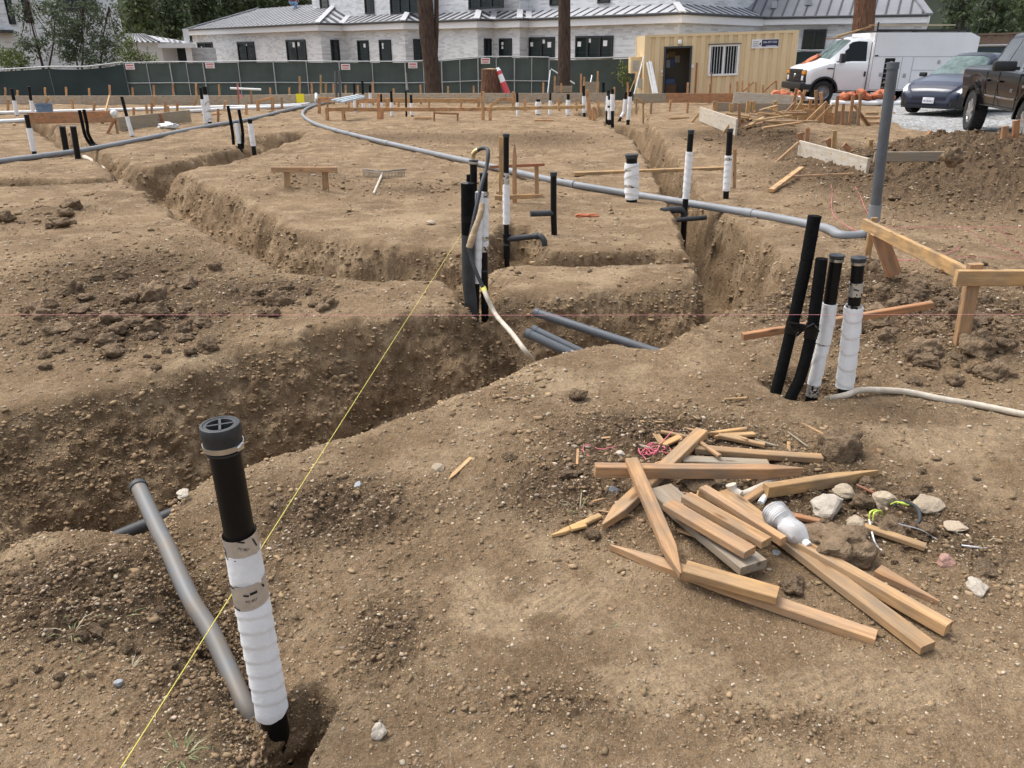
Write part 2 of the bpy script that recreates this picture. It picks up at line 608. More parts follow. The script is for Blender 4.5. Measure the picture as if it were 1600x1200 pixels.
def dirt_material():
    m = bpy.data.materials.new('site_soil')
    m.use_nodes = True
    nt = m.node_tree; N, L = nt.nodes, nt.links
    b = N['Principled BSDF']
    b.inputs['Roughness'].default_value = .95
    b.inputs['Specular IOR Level'].default_value = .12
    tc = N.new('ShaderNodeNewGeometry')
    pos = tc.outputs['Position']

    def noise(sc, det=5, rough=.6, off=0):
        n = N.new('ShaderNodeTexNoise')
        n.inputs['Scale'].default_value = sc
        n.inputs['Detail'].default_value = det
        n.inputs['Roughness'].default_value = rough
        if off:
            mp = N.new('ShaderNodeMapping'); mp.inputs['Location'].default_value = (off, off * 1.7, 0)
            L.new(pos, mp.inputs[0]); L.new(mp.outputs[0], n.inputs[0])
        else:
            L.new(pos, n.inputs[0])
        return n.outputs[0]

    def ramp(src, p0, p1, c0=(0, 0, 0), c1=(1, 1, 1)):
        r = N.new('ShaderNodeValToRGB')
        r.color_ramp.elements[0].position = p0; r.color_ramp.elements[1].position = p1
        r.color_ramp.elements[0].color = (*c0, 1); r.color_ramp.elements[1].color = (*c1, 1)
        L.new(src, r.inputs[0]); return r.outputs[0]

    def mix(f, a, c, mode='MIX'):
        x = N.new('ShaderNodeMix'); x.data_type = 'RGBA'; x.blend_type = mode
        if isinstance(f, float): x.inputs[0].default_value = f
        else: L.new(f, x.inputs[0])
        for s, v in ((6, a), (7, c)):
            if isinstance(v, tuple): x.inputs[s].default_value = (*v, 1)
            else: L.new(v, x.inputs[s])
        return x.outputs[2]

    def math_(op, a, c=0.0):
        x = N.new('ShaderNodeMath'); x.operation = op
        for s, v in ((0, a), (1, c)):
            if isinstance(v, (int, float)): x.inputs[s].default_value = v
            else: L.new(v, x.inputs[s])
        x.use_clamp = False
        return x.outputs[0]

    lo = N.new('ShaderNodeAttribute'); lo.attribute_name = 'loose'
    gr = N.new('ShaderNodeAttribute'); gr.attribute_name = 'gravel'
    big = noise(.9, 4, .6)
    mid = noise(3.1, 6, .65, 3.3)
    fine = noise(24, 6, .7, 9.1)
    grit = noise(120, 4, .75, 2.2)
    crust = mix(ramp(big, .38, .62), SOIL_TAN, SOIL_BROWN)
    crust = mix(ramp(mid, .47, .68), crust, SOIL_PALE)
    du = N.new('ShaderNodeAttribute'); du.attribute_name = 'dust'
    crust = mix(ramp(math_('ADD', du.outputs['Fac'], math_('MULTIPLY', math_('SUBTRACT', mid, .5), 1.6)), .3, .8), crust, SOIL_PALE)
    loosec = mix(ramp(mid, .35, .65), SOIL_DARK, SOIL_MID)
    lf = math_('ADD', lo.outputs['Fac'], math_('MULTIPLY', math_('SUBTRACT', mid, .5), 1.1))
    col = mix(ramp(lf, .22, .62), crust, loosec)
    col = mix(.85, col, ramp(fine, .25, .75, (.60, .58, .56), (1.30, 1.29, 1.28)), 'MULTIPLY')
    col = mix(.8, col, ramp(grit, .3, .7, (.58, .56, .54), (1.30, 1.29, 1.28)), 'MULTIPLY')  # low spots of the grit noise are darkened to imitate shaded crevices
    # small pale stones pressed into the surface
    for sc, th, c in ((52, .15, (.42, .345, .255)), (110, .20, (.40, .32, .23)), (190, .25, (.40, .32, .23))):
        v = N.new('ShaderNodeTexVoronoi'); v.inputs['Scale'].default_value = sc
        L.new(pos, v.inputs['Vector'])
        near = ramp(v.outputs['Distance'], th, th + .06, (1, 1, 1), (0, 0, 0))
        pick = N.new('ShaderNodeSeparateColor'); L.new(v.outputs['Color'], pick.inputs[0])
        sel = math_('GREATER_THAN', pick.outputs[0], .62)
        k = math_('MULTIPLY', near, sel)
        k = math_('MULTIPLY', k, ramp(pick.outputs[1], 0, 1, (.2, .2, .2), (.95, .95, .95)))
        col = mix(k, col, c)
    # white crushed gravel
    v = N.new('ShaderNodeTexVoronoi'); v.inputs['Scale'].default_value = 16
    L.new(pos, v.inputs['Vector'])
    sp = N.new('ShaderNodeSeparateColor'); L.new(v.outputs['Color'], sp.inputs[0])
    gcol = ramp(sp.outputs[0], 0, 1, (.26, .26, .255), (.56, .56, .55))
    gcol = mix(ramp(noise(1.2, 4, .6, 5), .5, .75), gcol, (.27, .24, .19))
    col = mix(ramp(math_('ADD', gr.outputs['Fac'], math_('MULTIPLY', math_('SUBTRACT', fine, .5), .9)), .4, .6), col, gcol)
    L.new(col, b.inputs['Base Color'])
    h = math_('ADD', math_('MULTIPLY', fine, .6), math_('MULTIPLY', grit, .25))
    h = math_('ADD', h, math_('MULTIPLY', ramp(v.outputs['Distance'], 0, .6), math_('MULTIPLY', gr.outputs['Fac'], -1.0)))
    bp = N.new('ShaderNodeBump'); bp.inputs['Strength'].default_value = 1.0; bp.inputs['Distance'].default_value = .05
    L.new(h, bp.inputs['Height']); L.new(bp.outputs[0], b.inputs['Normal'])
    return m


SOIL_TAN = (.295, .207, .122)
SOIL_BROWN = (.208, .143, .083)
SOIL_PALE = (.41, .305, .190)
SOIL_DARK = (.098, .065, .039)
SOIL_MID = (.168, .115, .068)

# ------------------------------------------------------------------ light: bright hazy day, soft sun from the left
SUN_EL, SUN_AZ = 62, -60      # azimuth from +Y towards +X
w = bpy.data.worlds.new('World'); SC.world = w; w.use_nodes = True
nt = w.node_tree
bg = nt.nodes['Background']
sky = nt.nodes.new('ShaderNodeTexSky'); sky.sky_type = 'NISHITA'; sky.sun_disc = False
sky.sun_elevation = R(SUN_EL); sky.sun_rotation = R(SUN_AZ)
sky.dust_density = 4.0; sky.air_density = 1.0; sky.ozone_density = 1.0
hs = nt.nodes.new('ShaderNodeHueSaturation'); hs.inputs['Saturation'].default_value = .45
nt.links.new(sky.outputs[0], hs.inputs['Color'])
nt.links.new(hs.outputs[0], bg.inputs[0])
bg.inputs[1].default_value = .15
sl = bpy.data.lights.new('sun', 'SUN'); sl.energy = 1.0; sl.angle = R(32); sl.color = (1, .975, .94)
so = bpy.data.objects.new('sun', sl); COL.objects.link(so)
sd_ = Vector((math.sin(R(SUN_AZ)) * math.cos(R(SUN_EL)), math.cos(R(SUN_AZ)) * math.cos(R(SUN_EL)), math.sin(R(SUN_EL))))
so.rotation_euler = sd_.to_track_quat('Z', 'Y').to_euler()
so.location = (0, 0, 30)
SC.view_settings.view_transform = 'Standard'
SC.view_settings.look = 'None'
SC.view_settings.exposure = 0.95
SC.view_settings.gamma = 1
SC.cycles.max_bounces = 6
SC.cycles.use_denoising = True

GP, GN, GLO, GDZ, GGV, GX, GY = build_ground()
# ------------------------------------------------------------------ shared materials
M = {}
M['black'] = mat('black_plastic', (.0065, .0065, .007), .4, var=.35, vscale=14, spec=.22)
M['foam'] = mat('black_foam', (.0105, .0105, .011), .95, bump=.25, bscale=160, spec=.06, var=.3, vscale=25)
M['greyplastic'] = mat('charcoal_conduit', (.034, .037, .040), .6, var=.35, vscale=12)
M['conduit'] = mat('grey_conduit', (.235, .25, .265), .5, var=.12, vscale=5, col2=(.19, .195, .195))
M['conduit_dark'] = mat('slate_conduit', (.105, .118, .132), .45, var=.25, vscale=6, col2=(.08, .085, .09))
M['conduit_dusty'] = mat('dusty_conduit', (.13, .137, .142), .5, vscale=9, col2=(.165, .132, .096))
M['whitepipe'] = mat('white_pipe', (.74, .74, .72), .4, var=.08, vscale=5)
M['wrap'] = mat('white_foam_wrap', (.84, .85, .86), .75, vscale=9, col2=(.73, .72, .70), bump=.12, bscale=70)
M['capgrey'] = mat('grey_rubber_cap', (.032, .034, .036), .6, var=.3, vscale=30, bump=.1, bscale=200)
M['steel'] = mat('clamp_steel', (.62, .60, .56), .3, .9, var=.15, vscale=40)
M['copper'] = mat('copper', (.42, .19, .10), .4, .85, var=.3, vscale=30)
M['brass'] = mat('brass', (.5, .38, .18), .4, .85, var=.2, vscale=30)
M['pink'] = mat('pink_string', (.62, .16, .20), .8)
M['pinkpale'] = mat('pale_pink_string', (.78, .30, .32), .8)
M['yellowline'] = mat('yellow_string', (.62, .55, .11), .7)
M['hose'] = mat('cream_hose', (.58, .53, .44), .7, vscale=20, col2=(.42, .35, .26))
M['print'] = mat('black_print', (.01, .01, .01), .5)
M['ironrod'] = mat('rake_steel', (.13, .125, .12), .5, .6, var=.3, vscale=20)


def foil():
    m = mat('printed_foil_tape', (.55, .54, .52), .3, .75, bump=.35, bscale=60)
    nt = m.node_tree; N, L = nt.nodes, nt.links
    tc = N.new('ShaderNodeTexCoord')
    v = N.new('ShaderNodeTexNoise'); v.inputs['Scale'].default_value = 55; v.inputs['Detail'].default_value = 1
    L.new(tc.outputs['Object'], v.inputs[0])
    r = N.new('ShaderNodeValToRGB'); r.color_ramp.elements[0].position = .40; r.color_ramp.elements[1].position = .44
    r.color_ramp.elements[0].color = (.03, .03, .03, 1); r.color_ramp.elements[1].color = (.62, .61, .58, 1)
    L.new(v.outputs[0], r.inputs[0]); L.new(r.outputs[0], N['Principled BSDF'].inputs['Base Color'])
    return m


M['foil'] = foil()
M['plainfoil'] = mat('plain_foil_tape', (.60, .575, .54), .32, .6, var=.1, vscale=20, bump=.25, bscale=40)


def wood(name, c, c2, rand=.14, bump=.3, stain=None, grey=.32):
    m = bpy.data.materials.new(name); m.use_nodes = True
    nt = m.node_tree; N, L = nt.nodes, nt.links
    b = N['Principled BSDF']; b.inputs['Roughness'].default_value = .72; b.inputs['Specular IOR Level'].default_value = .25
    tc = N.new('ShaderNodeTexCoord'); oi = N.new('ShaderNodeObjectInfo')
    mp = N.new('ShaderNodeMapping'); mp.inputs['Scale'].default_value = (1.6, 26, 26)
    ad = N.new('ShaderNodeMath'); ad.operation = 'MULTIPLY'; ad.inputs[1].default_value = 53
    L.new(oi.outputs['Random'], ad.inputs[0]); L.new(ad.outputs[0], mp.inputs['Location'])
    L.new(tc.outputs['Object'], mp.inputs[0])
    n = N.new('ShaderNodeTexNoise'); n.inputs['Scale'].default_value = 2.2; n.inputs['Detail'].default_value = 7; n.inputs['Roughness'].default_value = .7
    n.inputs['Distortion'].default_value = .5
    L.new(mp.outputs[0], n.inputs[0])
    r = N.new('ShaderNodeValToRGB')
    r.color_ramp.elements[0].position = .34; r.color_ramp.elements[1].position = .62
    r.color_ramp.elements[0].color = (*c2, 1); r.color_ramp.elements[1].color = (*c, 1)
    L.new(n.outputs[0], r.inputs[0])
    out = r.outputs[0]
    # dirt and weather stains
    s = N.new('ShaderNodeTexNoise'); s.inputs['Scale'].default_value = 7; s.inputs['Detail'].default_value = 5
    mp2 = N.new('ShaderNodeMapping'); mp2.inputs['Scale'].default_value = (1, 2.5, 2.5); L.new(tc.outputs['Object'], mp2.inputs[0]); L.new(ad.outputs[0], mp2.inputs['Location'])
    L.new(mp2.outputs[0], s.inputs[0])
    rs = N.new('ShaderNodeValToRGB'); rs.color_ramp.elements[0].position = .42; rs.color_ramp.elements[1].position = .70
    rs.color_ramp.elements[0].color = (0, 0, 0, 1); rs.color_ramp.elements[1].color = (.75, .75, .75, 1)
    L.new(s.outputs[0], rs.inputs[0])
    mx = N.new('ShaderNodeMix'); mx.data_type = 'RGBA'
    L.new(rs.outputs[0], mx.inputs[0]); L.new(out, mx.inputs[6]); mx.inputs[7].default_value = (*(stain or (.19, .135, .085)), 1)
    gy = N.new('ShaderNodeTexNoise'); gy.inputs['Scale'].default_value = 3.1; gy.inputs['Detail'].default_value = 4
    mpg = N.new('ShaderNodeMapping'); mpg.inputs['Scale'].default_value = (.8, 5, 5); L.new(tc.outputs['Object'], mpg.inputs[0]); L.new(ad.outputs[0], mpg.inputs['Location'])
    L.new(mpg.outputs[0], gy.inputs[0])
    rg = N.new('ShaderNodeValToRGB'); rg.color_ramp.elements[0].position = .45; rg.color_ramp.elements[1].position = .68
    rg.color_ramp.elements[0].color = (0, 0, 0, 1); rg.color_ramp.elements[1].color = (grey, grey, grey, 1)
    L.new(gy.outputs[0], rg.inputs[0])
    mg = N.new('ShaderNodeMix'); mg.data_type = 'RGBA'; L.new(rg.outputs[0], mg.inputs[0]); L.new(mx.outputs[2], mg.inputs[6]); mg.inputs[7].default_value = (.27, .225, .17, 1)
    mx = mg
    # knots
    v = N.new('ShaderNodeTexVoronoi'); v.inputs['Scale'].default_value = 1; v.inputs['Randomness'].default_value = 1
    mp3 = N.new('ShaderNodeMapping'); mp3.inputs['Scale'].default_value = (4.5, 14, 14); L.new(tc.outputs['Object'], mp3.inputs[0]); L.new(ad.outputs[0], mp3.inputs['Location'])
    L.new(mp3.outputs[0], v.inputs['Vector'])
    rk = N.new('ShaderNodeValToRGB'); rk.color_ramp.elements[0].position = .07; rk.color_ramp.elements[1].position = .2
    rk.color_ramp.elements[0].color = (.32, .22, .16, 1); rk.color_ramp.elements[1].color = (1, 1, 1, 1)
    L.new(v.outputs['Distance'], rk.inputs[0])
    mk = N.new('ShaderNodeMix'); mk.data_type = 'RGBA'; mk.blend_type = 'MULTIPLY'; mk.inputs[0].default_value = .8
    L.new(mx.outputs[2], mk.inputs[6]); L.new(rk.outputs[0], mk.inputs[7])
    h = N.new('ShaderNodeHueSaturation'); hm = N.new('ShaderNodeMapRange'); hm.inputs[3].default_value = .494; hm.inputs[4].default_value = .504; h2 = N.new('ShaderNodeMath'); h2.operation = 'FRACT'; L.new(ad.outputs[0], h2.inputs[0]); L.new(h2.outputs[0], hm.inputs[0]); L.new(hm.outputs[0], h.inputs['Hue']); mr = N.new('ShaderNodeMapRange'); mr.inputs[3].default_value = 1 - rand; mr.inputs[4].default_value = 1 + rand
    L.new(oi.outputs['Random'], mr.inputs[0]); L.new(mr.outputs[0], h.inputs['Value']); L.new(mk.outputs[2], h.inputs['Color'])
    L.new(h.outputs[0], b.inputs['Base Color'])
    bp = N.new('ShaderNodeBump'); bp.inputs['Strength'].default_value = bump; bp.inputs['Distance'].default_value = .004
    L.new(n.outputs[0], bp.inputs['Height']); L.new(bp.outputs[0], b.inputs['Normal'])
    return m


M['pine'] = wood('fresh_pine', (.57, .36, .16), (.40, .225, .09))
M['stakewood'] = wood('stake_fir', (.62, .35, .16), (.46, .235, .10), grey=.2)
M['fir'] = wood('orange_fir', (.47, .235, .105), (.33, .15, .065))
M['red'] = wood('reddish_board', (.42, .17, .085), (.30, .11, .05))
M['dull'] = wood('weathered_lumber', (.50, .305, .15), (.29, .165, .078), stain=(.22, .17, .12))
M['grey'] = wood('grey_form_board', (.33, .29, .225), (.20, .17, .125), stain=(.30, .22, .13))
M['backboard'] = wood('faded_form_board', (.47, .405, .32), (.35, .295, .225), stain=(.36, .25, .14), grey=.2)
M['pale'] = wood('cement_stained_board', (.56, .53, .46), (.43, .39, .32), stain=(.5, .38, .24))
M['bark'] = wood('dry_branch', (.5, .38, .24), (.3, .2, .12))

# ------------------------------------------------------------------ pipes


def path_at(pts, y):
    """pixel point on a bottom-to-top polyline at picture row y"""
    for (x0, y0), (x1, y1) in zip(pts, pts[1:]):
        if (y0 - y) * (y1 - y) <= 0:
            t = (y - y0) / (y1 - y0) if y1 != y0 else 0
            return (x0 + (x1 - x0) * t, y)
    return pts[0] if y > pts[0][1] else pts[-1]


def span(pts, y0, y1, k=8):
    return [path_at(pts, y0 + (y1 - y0) * i / k) for i in range(k + 1)]


def wrap_geo(pts, r, n=20, pitch=.07, amp=.11, seed=0):
    """strip wound round a pipe: each turn overlaps the one below"""
    pts = [Vector(p) for p in pts]
    L = sum((a - b).length for a, b in zip(pts, pts[1:]))
    m = max(10, int(L / .006)) if L < 1.2 else 200
    m = min(m, 170)
    # resample
    ps = []
    for i in range(m + 1):
        d = L * i / m
        for a, b in zip(pts, pts[1:]):
            s = (b - a).length
            if d <= s + 1e-9: ps.append(a + (b - a) * (d / s)); break
            d -= s
        else: ps.append(pts[-1])
    rs = random.Random(seed); ph = rs.random()
    vs, fs = tube_geo(ps, 1.0, n)
    out = []
    for i in range(m + 1):
        for k in range(n):
            v = vs[i * n + k] - ps[i]
            th = k / n
            q = (L * i / m / pitch + .6 * math.sin(2 * math.pi * (th + ph))*.5 + ph) % 1.0
            rr = r * (1 + amp * (1 - q) + .02 * mnoise.noise((i * .11 + seed, k * .5, seed * 3.1)))
            out.append(ps[i] + v * rr)
    return out, fs


def vpipe(name, label, cat, pts, w, parts, Y=None, group=None, body='black', below=.3, n=12, bodyname='pipe', zbase=None, topscale=1.0):
    """upright pipe; pts = photo pixels from the ground up, w = width in photo pixels"""
    if Y is None:
        g = GT(*pts[0]) if zbase is None else G(*pts[0], zbase)
        Y = g.y
    p3 = [P(x, y, Y) for x, y in pts]
    r = px(w, p3[len(p3) // 2]) / 2
    base = p3[0].copy()
    root = thing(name, label, cat, base, group)
    d = (p3[0] - p3[1]).normalized()
    line = spline(p3, 5) if len(p3) > 2 else p3
    MB().tube([line[0] + d * below] + line, r, n).build(bodyname, M[body], root, world=True)
    for q in parts:
        nm, y0, y1, k, mt = q[:5]
        ps = [P(x, y, Y) for x, y in span(pts, y0, y1)]
        if len(p3) > 2:   # stay on the smooth line
            ps = [min(line, key=lambda c: (c - a).length) * .0 + a for a in ps]
        b = MB()
        if nm == 'wrap':
            vs, fs = wrap_geo(ps, r * k, max(n, 14), pitch=q[5] if len(q) > 5 else .075, seed=len(root.children) + int(pts[0][0]))
            b.add(vs, fs, 0, True)
        elif nm == 'copper_stub':
            b.tube(ps, r * k, 8)
        elif nm in ('cap',):
            e = (ps[-1] - ps[0])
            b.tube([ps[0], ps[0] + e * .7, ps[0] + e * .72, ps[0] + e], [r * k * .96, r * k * .96, r * k * 1.05, r * k * 1.02], max(n, 14))
        else:
            vs, fs = tube_geo(ps, r * k, max(n, 14))
            vs = [v + Vector((mnoise.noise(v * 60), mnoise.noise(v * 60 + Vector((7, 0, 0))), 0)) * r * .05 for v in vs]
            b.add(vs, fs, 0, True)
        b.build(nm, M[mt], root, world=True)
    return root, p3, Y, r


# ---- the tall pipe in the foreground
def text_mesh(s, size):
    cu = bpy.data.curves.new('letters', 'FONT')
    cu.body = s; cu.size = size; cu.align_x = 'CENTER'; cu.align_y = 'CENTER'
    cu.resolution_u = 2
    o = bpy.data.objects.new('letters', cu)
    COL.objects.link(o)
    dg = bpy.context.evaluated_depsgraph_get()
    me = bpy.data.meshes.new_from_object(o.evaluated_get(dg))
    bpy.data.objects.remove(o)
    bpy.data.curves.remove(cu)
    vs = [v.co.copy() for v in me.vertices]
    fs = [tuple(p.vertices) for p in me.polygons]
    bpy.data.meshes.remove(me)
    return vs, fs


def near_pipe():
    b0 = G(441, 1197, -.24)
    Y = b0.y
    top = P(343, 662, Y)
    ax = (top - b0); L = ax.length; ax.normalize()
    Mx = frame(ax, (0, 1, .3))          # local x runs up the pipe
    root = thing('wrapped_pipe', 'tall near black pipe with ribbed cap, steel clamp, printed tape and white wrap', 'pipe', b0, 'wrapped plumbing pipes standing in the dirt')
    r = px(47, P(365, 780, Y)) / 2

    def place(o):
        o.rotation_euler = Mx.to_euler(); return o

    def t_of(y):
        return (P(*path_at([(441, 1195), (343, 662)], y), Y) - b0).length

    def ring(nm, prof, m, n=40):
        return place(MB().lathe([(a, b) for a, b in prof], n, axis='x').build(nm, m, root))
    # barrel
    place(MB().lathe([(r, -.25), (r, t_of(672))], 40, axis='x').build('pipe', M['black'], root))
    # seam strip and ring at the foot
    k1 = t_of(1165)
    ring('foot_ring', [(r * 1.0, k1), (r * 1.045, k1 + .002), (r * 1.045, k1 + .006), (r, k1 + .008)], M['greyplastic'])
    sb = MB()
    for i in range(22):
        a = -1.75
        for j in (-.16, .16):
            sb.box((.0 + i * .0045, r * 1.01 * math.cos(a + j), r * 1.01 * math.sin(a + j)), (.0042, .0012, .0012))
        if i % 2 == 0:
            for j in (-.1, -.05, 0, .05, .1):
                sb.box((.0 + i * .0045, r * 1.01 * math.cos(a + j), r * 1.01 * math.sin(a + j)), (.0012, .0016, .0016))
    place(sb.build('printed_seam', M['capgrey'], root))
    # cap with a sunken cross
    t0, t1 = t_of(687), t_of(660)
    cap = MB()
    R1 = r * 1.27
    cap.lathe([(r * 1.08, t0 - .012), (R1 * .95, t0 - .010), (R1 * .97, t0 + .012), (R1, t0 + .014), (R1, t1 - .006), (R1 * .97, t1 - .001), (R1 * .92, t1), (R1 * .84, t1), (R1 * .80, t1 - .002), (R1 * .66, t1 - .002), (R1 * .62, t1 - .012), (0, t1 - .012)], 48, axis='x')
    for a in (.35, .35 + math.pi / 2):
        Mr = Matrix.Rotation(a, 3, 'X')
        cap.box((t1 - .007, 0, 0), (.012, R1 * 1.36, .0055), Mr)
    co = place(cap.build('cap', M['capgrey'], root))
    cl = MB()
    c0 = t_of(694)
    cl.lathe([(R1 * .985, c0 - .006), (R1 * 1.005, c0 - .006), (R1 * 1.005, c0 + .007), (R1 * .985, c0 + .007)], 48, axis='x', closed=True)
    for i in range(10):
        a = -.2 + i * .045
        cl.box((c0, R1 * 1.006 * math.cos(a), R1 * 1.006 * math.sin(a)), (.011, .001, .002), Matrix.Rotation(a, 3, 'X'))
    a = -.35
    cl.tube([(c0 + .002, R1 * 1.06 * math.cos(a) - .013 * math.sin(a) * -1, R1 * 1.06 * math.sin(a) - .013), (c0 + .002, R1 * 1.06 * math.cos(a), R1 * 1.06 * math.sin(a) + .013)], .0055, 12)
    cl.box((c0, R1 * 1.02 * math.cos(a), R1 * 1.02 * math.sin(a)), (.012, .008, .02), Matrix.Rotation(a, 3, 'X'))
    place(cl.build('hose_clamp', M['steel'], root))
    c1 = t_of(702)
    ring('rubber_lip', [(r, c1 - .003), (R1 * .93, c1 - .003), (R1 * .95, c1 + .001), (r, c1 + .004)], M['capgrey'])
    # white wrap in two lengths
    for (ya, yb, sc, pit, sd) in ((1106, 934, 1.17, .048, 3), (902, 858, 1.14, .11, 8)):
        vs, fs = wrap_geo([(t_of(ya) + .0, 0, 0), (t_of(yb), 0, 0)], r * sc, 44, pitch=pit, amp=.075, seed=sd)
        vs = [v if v.x > t_of(ya) + .004 or ya < 950 else v + Vector((-.018 * max(0, math.cos(math.atan2(v.z, v.y) + 1.75)), 0, 0)) for v in vs]
        place(MB().add(vs, fs, 0, True).build('wrap', M['wrap'], root))
    # loose thread
    p = [Vector((t_of(1110), -r * 1.16, -r * .3)), Vector((t_of(1140), -r * 1.25, -r * .45)), Vector((t_of(1180), -r * 1.2, -r * .6))]
    place(MB().tube(spline(p, 4), .0012, 5).build('thread', M['wrap'], root))
    # printed foil bands
    def band(ya, yb, sc, tilt, seed, marks):
        ta, tb = t_of(ya), t_of(yb)
        nn, mm = 48, 10
        vs, fs = [], []
        rs = r * sc
        for i in range(mm + 1):
            for k in range(nn):
                th = 2 * math.pi * k / nn
                x = ta + (tb - ta) * i / mm + tilt * math.sin(th + .9)
                rr = rs * (1 + .012 * mnoise.noise((x * 60, math.cos(th) * 3, math.sin(th) * 3 + seed)))
                vs.append((x, rr * math.cos(th), rr * math.sin(th)))
        for i in range(mm):
            for k in range(nn):
                q = (k + 1) % nn
                fs.append((i * nn + k, i * nn + q, (i + 1) * nn + q, (i + 1) * nn + k))
        o = place(MB().add(vs, fs, 0, True).build('foil_tape', M['plainfoil'], root))
        pb = MB()
        for kind, u, th0, rot, sx, sy in marks:
            if kind == 'bar':
                vv = [(x * sx / 2, y * sy / 2) for y in (-1, 1) for x in [j / 4 for j in range(-4, 5)]]
                ff = [(j, j + 1, j + 10, j + 9) for j in range(8)]
            else:
                v3, ff = text_mesh(kind, sx)
                vv = [(v.x, v.y) for v in v3]
            ca, sa = math.cos(rot), math.sin(rot)
            out = []
            for a, b in vv:
                a, b = a * ca - b * sa, a * sa + b * ca
                th = th0 + a / rs
                x = ta + (tb - ta) * u + b + tilt * math.sin(th + .9)
                out.append((x, rs * 1.022 * math.cos(th), rs * 1.022 * math.sin(th)))
            pb.add(out, ff)
        place(pb.build('print', M['print'], root))
        return o
    band(861, 831, 1.15, .004, 1, [('PC 857', .55, -1.1, -.5, .0095, 0), ('bar', .45, -2.5, -.8, .022, .006), ('bar', .15, -2.4, -.8, .02, .004), ('bar', .95, -1.2, -.5, .02, .004), ('bar', .6, -.35, -1.2, .03, .004), ('bar', .05, -1.7, 0, .004, .003), ('PC 857', .5, .6, -.5, .0095, 0), ('bar', .5, 2.0, -.5, .022, .006)])
    band(936, 899, 1.22, .006, 5, [('PC 857', .38, -1.18, -.06, .0100, 0), ('bar', .66, -1.0, -.05, .018, .0075), ('bar', .64, -1.42, -.3, .014, .005), ('bar', .93, -2.3, 0, .018, .004), ('bar', .05, -2.2, -.1, .022, .005), ('bar', .7, -.35, -1.1, .012, .005), ('PC 857', .4, 1.2, 0, .0105, 0)])
    return root


near_pipe()

# ---- bare grey conduit leaning out of the side trench
pts = [G(x, y, z) for x, y, z in ((402, 1150, -.14), (394, 1125, -.11), (381, 1100, -.08), (353, 1037, -.04), (328, 984, -.0), (297, 934, .04), (259, 850, .09), (250, 833, .10), (216, 760, .15))]
root = thing('bare_conduit', 'bare grey conduit leaning out of the side trench beside the tall near pipe', 'conduit', pts[0])
MB().tube(spline(pts, 6), .0275, 20, cap=False).tube(spline(pts, 6), .0245, 20).build('conduit', M['conduit_dusty'], root, world=True)
d = (pts[-1] - pts[-2]).normalized()
MB().tube([pts[-1] - d * .012, pts[-1] + d * .006], .0315, 20).build('end_collar', M['greyplastic'], root, world=True)
MB().tube([pts[-1] + d * .0062, pts[-1] + d * .0072], .024, 20).build('end_plug', M['hose'], root, world=True)
o = tube('buried_pipe', [G(175, 842, -.35), G(240, 815, -.31), G(300, 790, -.3)], .03, M['greyplastic'])
tag(o, 'dirty dark pipe lying on the main trench floor beside the bare grey conduit', 'pipe')

# ---- pipe cluster in the middle
CLU = 'black insulated pipes of the middle cluster'
vpipe('insulated_pipe', 'thick charcoal pipe at the front left of the middle pipe cluster', 'pipe', [(735, 466), (732, 430), (731, 286)], 20,
      [('sleeve', 366, 286, 1.05, 'foam'), ('tape', 346, 336, 1.09, 'black'), ('copper_stub', 286, 268, .2, 'copper')], body='greyplastic', n=18, group=CLU)
vpipe('insulated_pipe', 'black capped pipe with the brass valve on top in the middle cluster', 'pipe', [(741, 450), (740, 350), (740, 250)], 11,
      [('cap', 258, 248, 1.25, 'black'), ('clamp', 256, 252, 1.32, 'steel')], Y=5.55, n=14, group=CLU)
vpipe('insulated_pipe', 'short black foam pipe with bent copper tip in the middle cluster', 'pipe', [(737, 450), (735, 350), (735, 273)], 12,
      [('copper_stub', 273, 261, .25, 'copper')], Y=5.6, body='foam', n=14, group=CLU)
vpipe('wrapped_pipe', 'white wrapped pipe with black top at the right of the middle cluster', 'pipe', [(757, 446), (756, 380), (756, 270)], 12,
      [('cap', 274, 269, 1.15, 'black'), ('tape', 309, 299, 1.2, 'foil'), ('wrap', 369, 308, 1.18, 'wrap'), ('tape', 377, 367, 1.15, 'foil'), ('wrap', 384, 376, 1.18, 'wrap'), ('tape', 393, 383, 1.15, 'foil'), ('joint', 424, 421, 1.06, 'capgrey')], Y=5.5, n=16)
vpipe('wrapped_pipe', 'all white wrapped pipe half hidden behind the cream hose in the middle cluster', 'pipe', [(745, 452), (747, 380), (749, 300)], 9,
      [('wrap', 442, 300, 1.35, 'wrap')], Y=5.45, n=16)
# brass valve and hose
v = thing('brass_valve', 'brass hose valve on the capped pipe of the middle cluster', 'valve', P(740, 248, 5.55))
b = MB().tube([P(740, 248, 5.55), P(740, 241, 5.55)], .014, 10).tube([P(738, 242, 5.55), P(743, 236, 5.55), P(746, 235, 5.55)], .016, 10)
b.build('valve_body', M['brass'], v, world=True)
MB().beam(P(738, 241, 5.55), P(729, 237, 5.55), .012, .006).build('lever', M['brass'], v, world=True)
hp = [P(744, 236, 5.55), P(752, 232, 5.54), P(760, 232, 5.5), P(763, 240, 5.45), P(760, 262, 5.4), P(752, 290, 5.3), P(743, 330, 5.2), P(736, 365, 5.15), P(733, 385, 5.12), P(736, 402, 5.1), P(744, 425, 5.06), P(756, 452, 5.02)]
hs_ = thing('water_hose', 'hose looping from the brass valve, black above and cream on the ground', 'hose', hp[-1])
MB().tube(spline(hp, 6), .0135, 10).build('black_hose', M['greyplastic'], hs_, world=True)
cp = [hp[-1]] + [P(761, 465, 4.95), G(775, 492, .03), G(800, 521, .015), G(818, 545, -.02), G(830, 560, -.10), G(838, 575, -.25)]
MB().tube(spline(cp, 6), .0155, 12).build('cream_hose', M['hose'], hs_, world=True)
